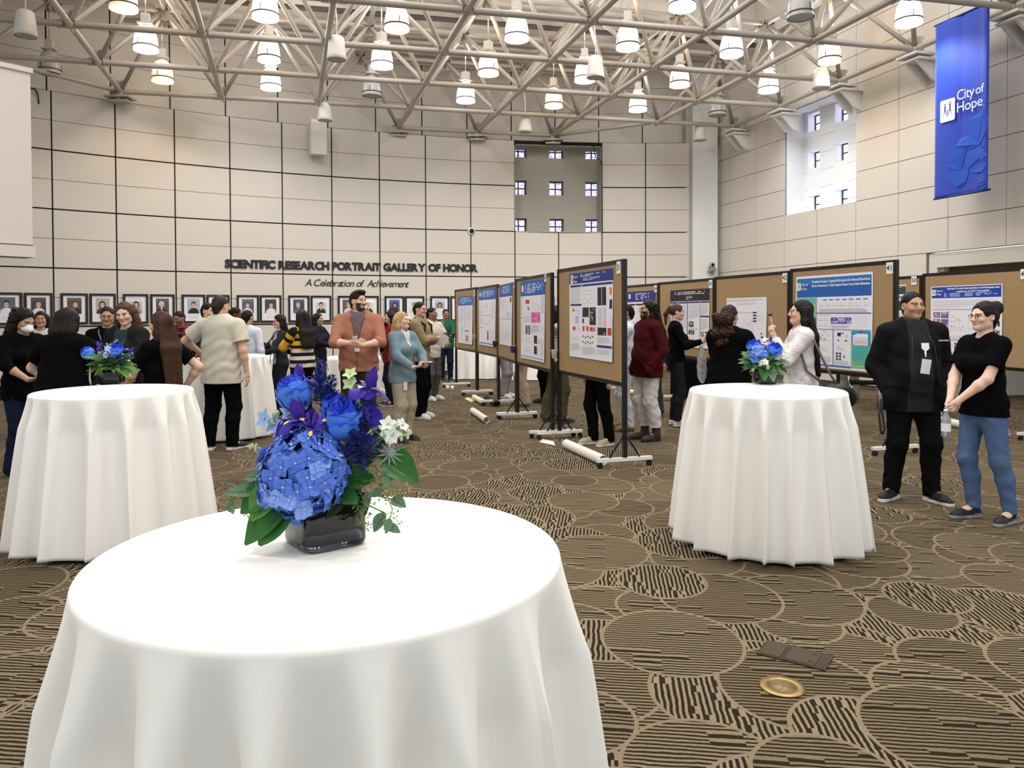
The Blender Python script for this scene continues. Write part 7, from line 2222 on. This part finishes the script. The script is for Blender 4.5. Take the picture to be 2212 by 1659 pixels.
P('pony', 1462, 0, 10.85, 82, 1.73, 'ponytailed person in black with three-striped white trainers', 'f', 'light', .98, arms=(((.16, -.34, 1.22), (.6, .5, -1), (-.3, .6, .3), (-.1, -.6, .8), .9), ((.14, -.32, 1.18), (.8, .2, -.6), (0, 0, 1), (-.4, -.8, .2), .6)), hair='ponytail', hcol=(.075, .040, .020), head=(4, 6, 0), top=('sweater', BLK), hem=.90, trousers=('slim', (.016, .016, .018)), shoes=((.66, .65, .63), (.66, .66, .66), 'stripe'))
P('curlyblack', 1577, 0, 7.9, 132, 1.67, 'person seen from behind in black with a bushy brown ponytail, behind the right table', 'f', 'tan', 1.45, arms=(H, H), hair='pony_curly', hcol=(.030, .012, .008), head=(8, 0, 0), top=('sweater', BLK), hem=.80, tfit=1.5)
P('longhair', 1727, 0, 7.1, -98, 1.715, 'person with very long straight black hair and a pale floral shirt', 'f', 'light', 1.08, arms=(((.12, -.30, 1.18), (.8, .4, -.8), (-.2, .5, .4), (.0, -.6, .8), .85), ((.12, -.25, 1.40), (.5, .3, -1), (-.4, .6, .2), (-.1, -.35, .95), .85)), hair='longstraight', glasses=(.30, .18, .05), head=(0, -2, 0), top=('shirt', (.6, .6, .6)), topcol=floral, hem=.78, tfit=1.6, trousers=('straight', (.02, .02, .03)))
P('jacketman', 1972, 0, 6.52, -4, 1.765, 'person in an open black jacket with a white badge, hands in pockets', 'm', 'tan', 1.24, belly=.3, arms=('pocket', 'pocket'), hair='crop', hcol=(.012, .009, .008), head=(6, 0, 0), top=('jacket', BLK), topcol=open_jacket((.022, .021, .022), (.0065, .0065, .007), .085), hem=.76, trousers=('straight', (.007, .007, .008)), shoes=((.008, .008, .009), (.66, .66, .68), 'swoop'), feet=((.15, .03, 48), (.14, -.06, 22)), tfit=1.1)
P('bunwoman', 2124, 0, 5.86, -76, 1.675, 'person with a dark hair bun, black shirt and blue jeans, hands clasped', 'f', 'fair', 1.04, arms=('clasp', 'clasp'), hair='bun', hcol=(.014, .009, .008), glasses=(.015, .012, .012), head=(0, 2, 0), top=('tee', BLK), hem=.85, tfit=1.1, trousers=('slim', (.085, .135, .26)), shoes=((.014, .014, .015), (.25, .25, .26), 'swoop'), feet=((.10, .0, 6), (.13, .12, 18)))
P('orange', 1412, 0, 11.9, -60, 1.64, 'person in grey trousers and orange trainers behind the maroon sweater', 'm', 'tan', 1.0, top=('sweater', (.03, .03, .035)), trousers=('straight', (.055, .055, .06)), shoes=((.35, .09, .04), (.1, .05, .04)))
P('khaki', 1836, 0, 13.8, -50, 1.70, 'person in khaki trousers seen below the board tagged 41', 'm', 'light', 1.1, top=('shirt', (.3, .3, .32)), trousers=('straight', (.36, .33, .26)), shoes=((.03, .03, .03), (.5, .5, .5)))
P('greylegs', 1092, 0, 14.6, 60, 1.70, 'person in light grey trousers and white trainers under the middle boards', 'm', 'light', 1.0, top=('shirt', (.3, .33, .4)), trousers=('straight', (.30, .29, .30)), shoes=((.62, .62, .62), (.7, .7, .7)))
P('beigelegs', 1128, 0, 13.3, -88, 1.66, 'person in loose beige trousers behind the board with the magenta picture', 'f', 'light', 1.05, top=('sweater', (.3, .26, .22)), trousers=('wide', (.40, .31, .235)), shoes=((.10, .07, .05), (.2, .15, .1)))
P('blacklegs2', 1180, 0, 13.7, -70, 1.72, 'person in black trousers and black shoes behind the board with the magenta picture', 'm', 'tan', 1.0, top=('shirt', (.05, .05, .06)), trousers=('straight', BLK), shoes=((.012, .012, .012), (.02, .02, .02)))
P('whiteback', 88, 0, 10.6, 25, 1.655, 'person in white half hidden behind the masked one', 'f', 'tan', .95, hair='bob', top=('shirt', (.62, .58, .56)), arms=('mouth', H))

for k, c, z in (('salmon', (.03, .03, .09), 1.12), ('fork', (.06, .06, .07), .98), ('specs', (.3, .3, .35), 1.15), ('blonde', (.5, .5, .5), .80)):
    G = PEOPLE[k]
    if k == 'blonde':
        mb = MB(); mb.box((-.03, -.003, -.05), (.03, .003, .05), 0, Matrix.Translation(Vector(G['up'](-.10, -.145, .76)))); mb.build('badge', mat('badge_white', (.78, .78, .82), .4), G['e'])
    else: lanyard(G, c, True, z)
def jacket_details():
    G = PEOPLE['jacketman']; e, up = G['e'], G['up']
    y = lambda z: -.165 - .0 * z
    mb = MB(); mb.poly([up(-.03, -.222, 1.335), up(.03, -.222, 1.335), up(.03, -.232, 1.29), up(0, -.235, 1.265), up(-.03, -.232, 1.29)]); 
    mb.tube([up(0, -.228, 1.27), up(0, -.238, 1.22)], .007, 6)
    mb.box((-.036, -.003, -.06), (.036, .003, .06), 0, Matrix.Translation(Vector(up(-.005, -.250, 1.145))) @ Matrix.Rotation(.14, 4, 'Y'))
    mb.build('badge', mat('badge_white', (.78, .78, .82), .4), e)
    mb = MB(); mb.box((-.04, -.002, -.005), (.04, .002, .005), 0, Matrix.Translation(Vector(up(.155, -.205, 1.355)))); mb.build('chest_emblem', mat('emblem_grey', (.5, .5, .52), .5), e)
    mb = MB()
    for s in (-1, 1): mb.tube([up(s * .055, -.10, 1.45), up(s * .085, -.19, 1.33), up(s * .105, -.235, 1.1), up(s * .115, -.235, .86)], .0035, 6)
    mb.build('zip', mat('zip_dark', (.03, .03, .033), .35, metal=.6), e)
    mb = MB()
    for d in (0, .03): mb.tube([up(-.285, -.06, .86), up(-.30 + d, -.07, .72), up(-.285 + d, -.07, .60), up(-.275, -.07, .565)], .010, 6)
    mb.build('hanging_strap', mat('strap_black', (.02, .02, .022), .7), e)
jacket_details()

# ------------------------------------------------------------------ things people hold or carry
def plate(k, side, label, food=((.35, .18, .06), (.5, .1, .06)), r=.085, off=(0, 0, .02)):
    G = PEOPLE[k]; p = world_pt(G, G['palms'][side]) + Vector(off)
    e = empty('paper_plate', p, label, 'plate', 0, 'plates held by people')
    mb = MB(); mb.lathe([(.002, 0), (r * .72, 0), (r, .014), (r * 1.0, .017), (r * .72, .004), (.002, .004)], 22); mb.build('plate', mat('plate_paper', (.74, .73, .72), .6), e)
    mb = MB(); rnd = random.Random(k)
    for i in range(6):
        mb.ball((rnd.uniform(-.04, .04), rnd.uniform(-.04, .04), .014), (.016, .014, .012), 8, i % 2)
    o = mb.build('food', [mat('food_a', food[0], .7), mat('food_b', food[1], .6)], e); o['kind'] = 'stuff'
plate('brown', 1, 'small plate of food in the hand of the long brown-haired person')
plate('fork', 1, 'dark snack plate held by the person with glasses and long black hair', ((.05, .04, .03), (.3, .2, .1)))
plate('plateright', 1, 'white plate held out by the person half hidden behind the striped sweater')
plate('blonde', 1, 'small plate held by the blonde person', ((.12, .05, .03), (.4, .3, .2)))
plate('green', 1 if PEOPLE['green']['palms'][1][2] < PEOPLE['green']['palms'][-1][2] else -1, 'white plate held by the person in the green sweater')
plate('pony', 1, 'plate held by the ponytailed person')
def small(k, side, name, label, cat, build, off=(0, 0, 0)):
    G = PEOPLE[k]; p = world_pt(G, G['palms'][side]) + Vector(off)
    e = empty(name, p, label, cat); build(e); return e
def glasscup(e):
    mb = MB(); mb.lathe([(.025, -.04), (.032, .045), (.030, .045), (.023, -.036)], 16, cap0=True); mb.build('cup', mat('cup_clear', (.75, .7, .65), .1, trans=.6), e)
    mb = MB(); mb.lathe([(.022, -.035), (.026, .01)], 14, cap0=True, cap1=True); mb.build('drink', mat('drink_amber', (.5, .3, .1), .2), e)
small('salmon', 1, 'clear_cup', 'small clear cup between the hands of the person in salmon', 'cup', glasscup, (0, 0, .03))
small('brown', 1, 'clear_cup', 'small glass with a pale drink beside the plate of the long brown-haired person', 'cup', glasscup, (-.03, .05, .05))
def spoon(e):
    mb = MB(); mb.tube([(0, 0, -.05), (-.01, 0, .04), (-.02, 0, .09)], [.005, .004, .006], 6); mb.build('handle', mat('spoon_clear', (.6, .57, .55), .3), e)
    mb = MB(); mb.ball((-.025, 0, .115), (.025, .02, .014), 10); mb.build('bite', mat('choc', (.02, .012, .01), .4), e)
small('longhair', 1, 'spoon', 'small spoon with a dark bite raised by the long black-haired person', 'spoon', spoon, (0, 0, .02))
def bottle(e):
    mb = MB(); mb.lathe([(.030, -.17), (.034, -.165), (.034, -.05), (.030, -.03), (.014, .0), (.014, .02)], 18, cap0=True); mb.build('bottle', mat('bottle_clear', (.80, .82, .86), .12, trans=.75), e)
    mb = MB(); mb.lathe([(.0345, -.13), (.0345, -.07)], 18); mb.build('bottle_label', mat('bottle_label', (.75, .75, .8), .5), e)
    mb = MB(); mb.lathe([(.016, .018), (.016, .035)], 14, cap0=True, cap1=True); mb.build('cap', mat('cap_white', (.8, .8, .8), .4), e)
small('bunwoman', 1, 'water_bottle', 'clear plastic bottle dangling below the clasped hands of the one in jeans', 'bottle', bottle, (-.03, 0, -.055))
def paper(e):
    mb = MB(); mb.box((-.07, -.0015, -.10), (.07, .0015, .10), 0, Matrix.Rotation(.5, 4, 'Y') @ Matrix.Rotation(.3, 4, 'X')); mb.build('sheet', mat('paper_white', (.78, .76, .78), .7), e)
small('pack', -1, 'paper_sheet', 'white sheet of paper tucked under the folded arms of the khaki jacket', 'paper', paper, (.05, -.06, -.06))
def backpack():
    G = PEOPLE['pack']; up = G['up']; e = empty('backpack', Vector(G['loc']) + Vector((0, 0, 1.1)), 'dark backpack on the person in the khaki jacket', 'backpack', G['rz'])
    K = Field(.012); o = V3(0, 0, 1.1)
    K.ell(up(0, .20, 1.20) - o, V3(.14, .085, .22), .02); K.ell(up(0, .26, 1.10) - o, V3(.11, .05, .12), .03)
    me = np_mesh('pack_body', K.build(), [cloth((.02, .02, .022))]); addobj('pack_body', me, e)
    for s in (-1, 1):
        mb = MB(); mb.tube([up(s * .10, .16, 1.40) - o, up(s * .115, .03, 1.505) - o, up(s * .11, -.13, 1.40) - o, up(s * .13, -.13, 1.22) - o, up(s * .16, .06, 1.06) - o], .016, 8); mb.build('strap', cloth((.02, .02, .022)), e)
backpack()
def shoulder_bag():
    G = PEOPLE['longhair']; up = G['up']; e = empty('shoulder_bag', Vector(G['loc']) + Vector((0, 0, .8)), 'black shoulder bag of the long black-haired person', 'bag', G['rz'])
    o = V3(0, 0, .8); K = Field(.011)
    K.ell(up(.20, .30, .86) - o, V3(.07, .16, .12), .02)
    addobj('bag_body', np_mesh('bag_body', K.build(), [mat('leather_black', (.010, .010, .011), .45)]), e)
    mb = MB(); mb.tube([up(.16, .05, 1.48) - o, up(.19, .12, 1.30) - o, up(.20, .22, 1.08) - o, up(.20, .30, .95) - o], .011, 8); mb.tube([up(.16, .05, 1.48) - o, up(.17, -.06, 1.38) - o, up(.20, .02, 1.1) - o, up(.20, .20, .95) - o], .011, 8)
    mb.build('strap', mat('leather_grey', (.12, .11, .11), .4), e)
shoulder_bag()

# ------------------------------------------------------------------ things on the floor
def tube_on_floor(a, b, r, label, dark=False):
    A = onz(*a, r); B = onz(*b, r); A.z = B.z = r + .001
    e = empty('poster_tube', (A + B) / 2, label, 'poster tube', 0, 'cardboard poster tubes on the carpet')
    o = (A + B) / 2; d = (B - A).normalized()
    mb = MB()
    n = 18; M = frame_z(d)
    prof = [(r, -(B - A).length / 2), (r, (B - A).length / 2), (r * .9, (B - A).length / 2), (r * .9, (B - A).length / 2 - .2), (0.001, (B - A).length / 2 - .2)]
    mb.lathe(prof, n, 0, M); mb.lathe([(r, -(B - A).length / 2), (.001, -(B - A).length / 2)], n, 0, M)
    mb.build('tube', mat('tube_card_dark' if dark else 'tube_card', (.03, .024, .02) if dark else (.72, .68, .60), .6), e)
    mb = MB(); L = (B - A).length / 2
    mb.lathe([(r * 1.03, L - .05), (r * 1.03, L), (r * .9, L), (r * .9, L - .01)], n, 0, M); mb.build('end_ring', mat('tube_ring_dark' if dark else 'tube_ring', (.02, .02, .02) if dark else (.62, .58, .52), .5), e)
def frame_z(d):
    q = d.to_track_quat('Z', 'Y'); return q.to_matrix().to_4x4()
tube_on_floor((1223, 959), (1304, 995), .055, 'long white poster tube lying beside the foot of the board tagged 31')
tube_on_floor((1021, 887), (1052, 908), .05, 'short white poster tube lying alone on open carpet')
tube_on_floor((1024, 858), (1046, 870), .05, 'white poster tube lying under the farthest boards')
tube_on_floor((1052, 858), (1074, 872), .055, 'dark poster tube lying beside the white one under the boards', True)
tube_on_floor((2032, 908), (2096, 922), .055, 'white poster tube lying behind the legs of the two people at right')
tube_on_floor((2140, 925), (2172, 936), .06, 'white capped poster tube end beside the foot of the board tagged 49')
tube_on_floor((1340, 843), (1372, 848), .05, 'pale tube lying behind the board tagged 31')
def sheet_on_floor(pts, label, col, name):
    V = [onz(*p, .0016) for p in pts]; c = sum(V, Vector()) / len(V); c.z = .0012
    mb = MB(); top = [v - c for v in V]; mb.poly(top); mb.poly([t - Vector((0, 0, .0006)) for t in reversed(top)])
    e = mb.build(name, mat('paper_' + name, col, .7)); e.location = c; e.location.z = .0014
    tag(e, label, 'paper')
sheet_on_floor([(1165, 955), (1200, 962), (1195, 953), (1172, 948)], 'white sheet of paper on the carpet under the foot of the board tagged 31', (.78, .76, .78), 'paper_sheet')
sheet_on_floor([(1003, 861), (1018, 868), (1026, 866), (1012, 858)], 'yellow note on the carpet under the farthest boards', (.72, .62, .20), 'sticky_note')
def floorbox():
    c = onz(1718, 1419); a = onz(1660, 1386); b = onz(1808, 1417); d = onz(1775, 1453); g = onz(1632, 1412)
    x = ((b - a) + (d - g)).normalized(); L = ((b - a).length + (d - g).length) / 2; y = Vector((-x.y, x.x, 0)); W = ((a - g).length + (b - d).length) / 2 * .92
    e = empty('floor_box', (a + b + d + g) / 4 + Vector((0, 0, .0012)), 'brown rectangular floor socket box set into the carpet', 'floor box', math.atan2(x.y, x.x))
    br = mat('box_brown', (.058, .042, .029), .8, spec=.15, bump=.3, bscale=140)
    mb = MB(); mb.box((-L/2, -W/2, 0), (L/2, W/2, .006)); mb.build('cover', br, e)
    dk = mat('box_dark', (.012, .010, .009), .6)
    for x0, x1, y0, y1, nm in ((-.03, L/2 - .05, -W/2 + .012, W/2 - .012, 'lid'), (-L/2 + .012, -.05, -W/2 + .012, W/2 - .012, 'lid')):
        mb = MB(); mb.box((x0, y0, .006), (x1, y1, .0085)); l = mb.build(nm, mat('box_lid', (.07, .05, .034), .75, spec=.2, bump=.4, bscale=110), e)
    for yy in (-W * .25, W * .25):
        mb = MB(); mb.box((L/2 - .085, yy - .012, .0086), (L/2 - .065, yy + .012, .0095)); mb.build('latch', dk, e)
    mb = MB(); mb.box((-.036, -W/2 + .02, .0062), (-.030, W/2 - .02, .0092)); mb.build('hinge', dk, e)
    c = onz(1690, 1484)
    e = empty('floor_outlet', c + Vector((0, 0, .0012)), 'round brass floor outlet plate near the brown socket box', 'floor outlet', .3)
    bs = mat('brass', (.30, .20, .075), .35, metal=.8, bump=.1, bscale=90)
    mb = MB(); mb.lathe([(.001, 0), (.096, 0), (.094, .004), (.058, .006), (.057, .004)], 36); mb.build('flange', bs, e)
    mb = MB(); mb.lathe([(.056, .004), (.056, .005), (.001, .005)], 32); lid = mb.build('lid', mat('brass_dull', (.22, .155, .07), .5, metal=.6), e)
    mb = MB()
    for q in (-1, 1): mb.lathe([(.023, .0052), (.0245, .0062), (.026, .0052)], 20, 0, Matrix.Translation((q * .027, 0, 0)))
    mb.build('screw_cap', mat('brass_dark', (.10, .07, .035), .5, metal=.6), e)
floorbox()
mb = MB(); mb.lathe([(.028, 0), (.036, .10), (.034, .10), (.026, .004)], 18, cap0=True)
p = onz(967, 843); o = mb.build('paper_cup', mat('cup_white2', (.76, .72, .74), .6)); o.location = (p.x, p.y, .0012); tag(o, 'white paper cup standing on the carpet by the foot of the farthest board', 'cup', 'paper cups on the carpet')
p = onz(977, 844); o2 = o.copy(); COL.objects.link(o2); o2.location = (p.x, p.y, .0012); tag(o2, 'second white paper cup on the carpet, on the side of the yellow note', 'cup', 'paper cups on the carpet')

# ------------------------------------------------------------------ dark furniture beyond the right-hand boards
def draped(px, Y, w, rz, label):
    p = at(px, 678, Y)
    o = cloth_box((-w/2, -.3), (w/2, .3), .75, rz, (p.x, p.y, 0), label, 11)
    o.data.materials.clear(); o.data.materials.append(cloth((.006, .006, .010))); o['group'] = 'black draped tables'
draped(1512, 14.6, 1.1, R(-70), 'black draped table seen under the boards tagged 42 and 43')
def chair(px, Y, rz, label):
    p = at(px, 678, Y); e = empty('stacking_chair', (p.x, p.y, .001), label, 'chair', R(rz), 'black chairs beyond the boards')
    m = cloth((.008, .008, .009)); c = mat('chrome_leg', (.45, .45, .46), .25, metal=.8)
    mb = MB(); mb.box((-.22, -.22, .43), (.22, .22, .47)); sb = mb.build('seat', m, e)
    mb = MB(); mb.box((-.21, .20, .55), (.21, .225, .86), 0, Matrix.Rotation(-.12, 4, 'X')); mb.build('backrest', m, e)
    for sx in (-1, 1):
        for sy in (-1, 1):
            mb = MB(); mb.tube([(sx * .20, sy * .20, .44), (sx * .22, sy * .23, 0)], .011, 8); mb.build('leg', c, e)
        mb = MB(); mb.tube([(sx * .20, .20, .44), (sx * .20, .14, .62), (sx * .20, .12, .8)], .011, 8); mb.build('back_post', c, e)
chair(1775, 11.6, 40, 'black chair seen below the board tagged 41, nearer its far end')
chair(1868, 12.6, -20, 'black chair with bright legs below the board tagged 41, by the khaki trousers')
def clear_bag():
    G = PEOPLE['curlyblack']; p = at(1516, 795, 8.3)
    K = Field(.012); K.ell(V3(0, 0, 0), V3(.055, .05, .17), .02); K.cone(V3(0, 0, .10), V3(0, 0, .26), .04, .012, .03)
    g = K.build([], lambda X, Y, Z: .006 * np.sin(X * 70 + Z * 40) * np.sin(Y * 60 - Z * 30))
    o = addobj('plastic_bag', np_mesh('plastic_bag', g, [mat('clear_plastic', (.6, .62, .64), .15, trans=.7)])); o.location = p
    tag(o, 'crumpled clear plastic bag hanging beside the person with the bushy ponytail', 'bag')
clear_bag()
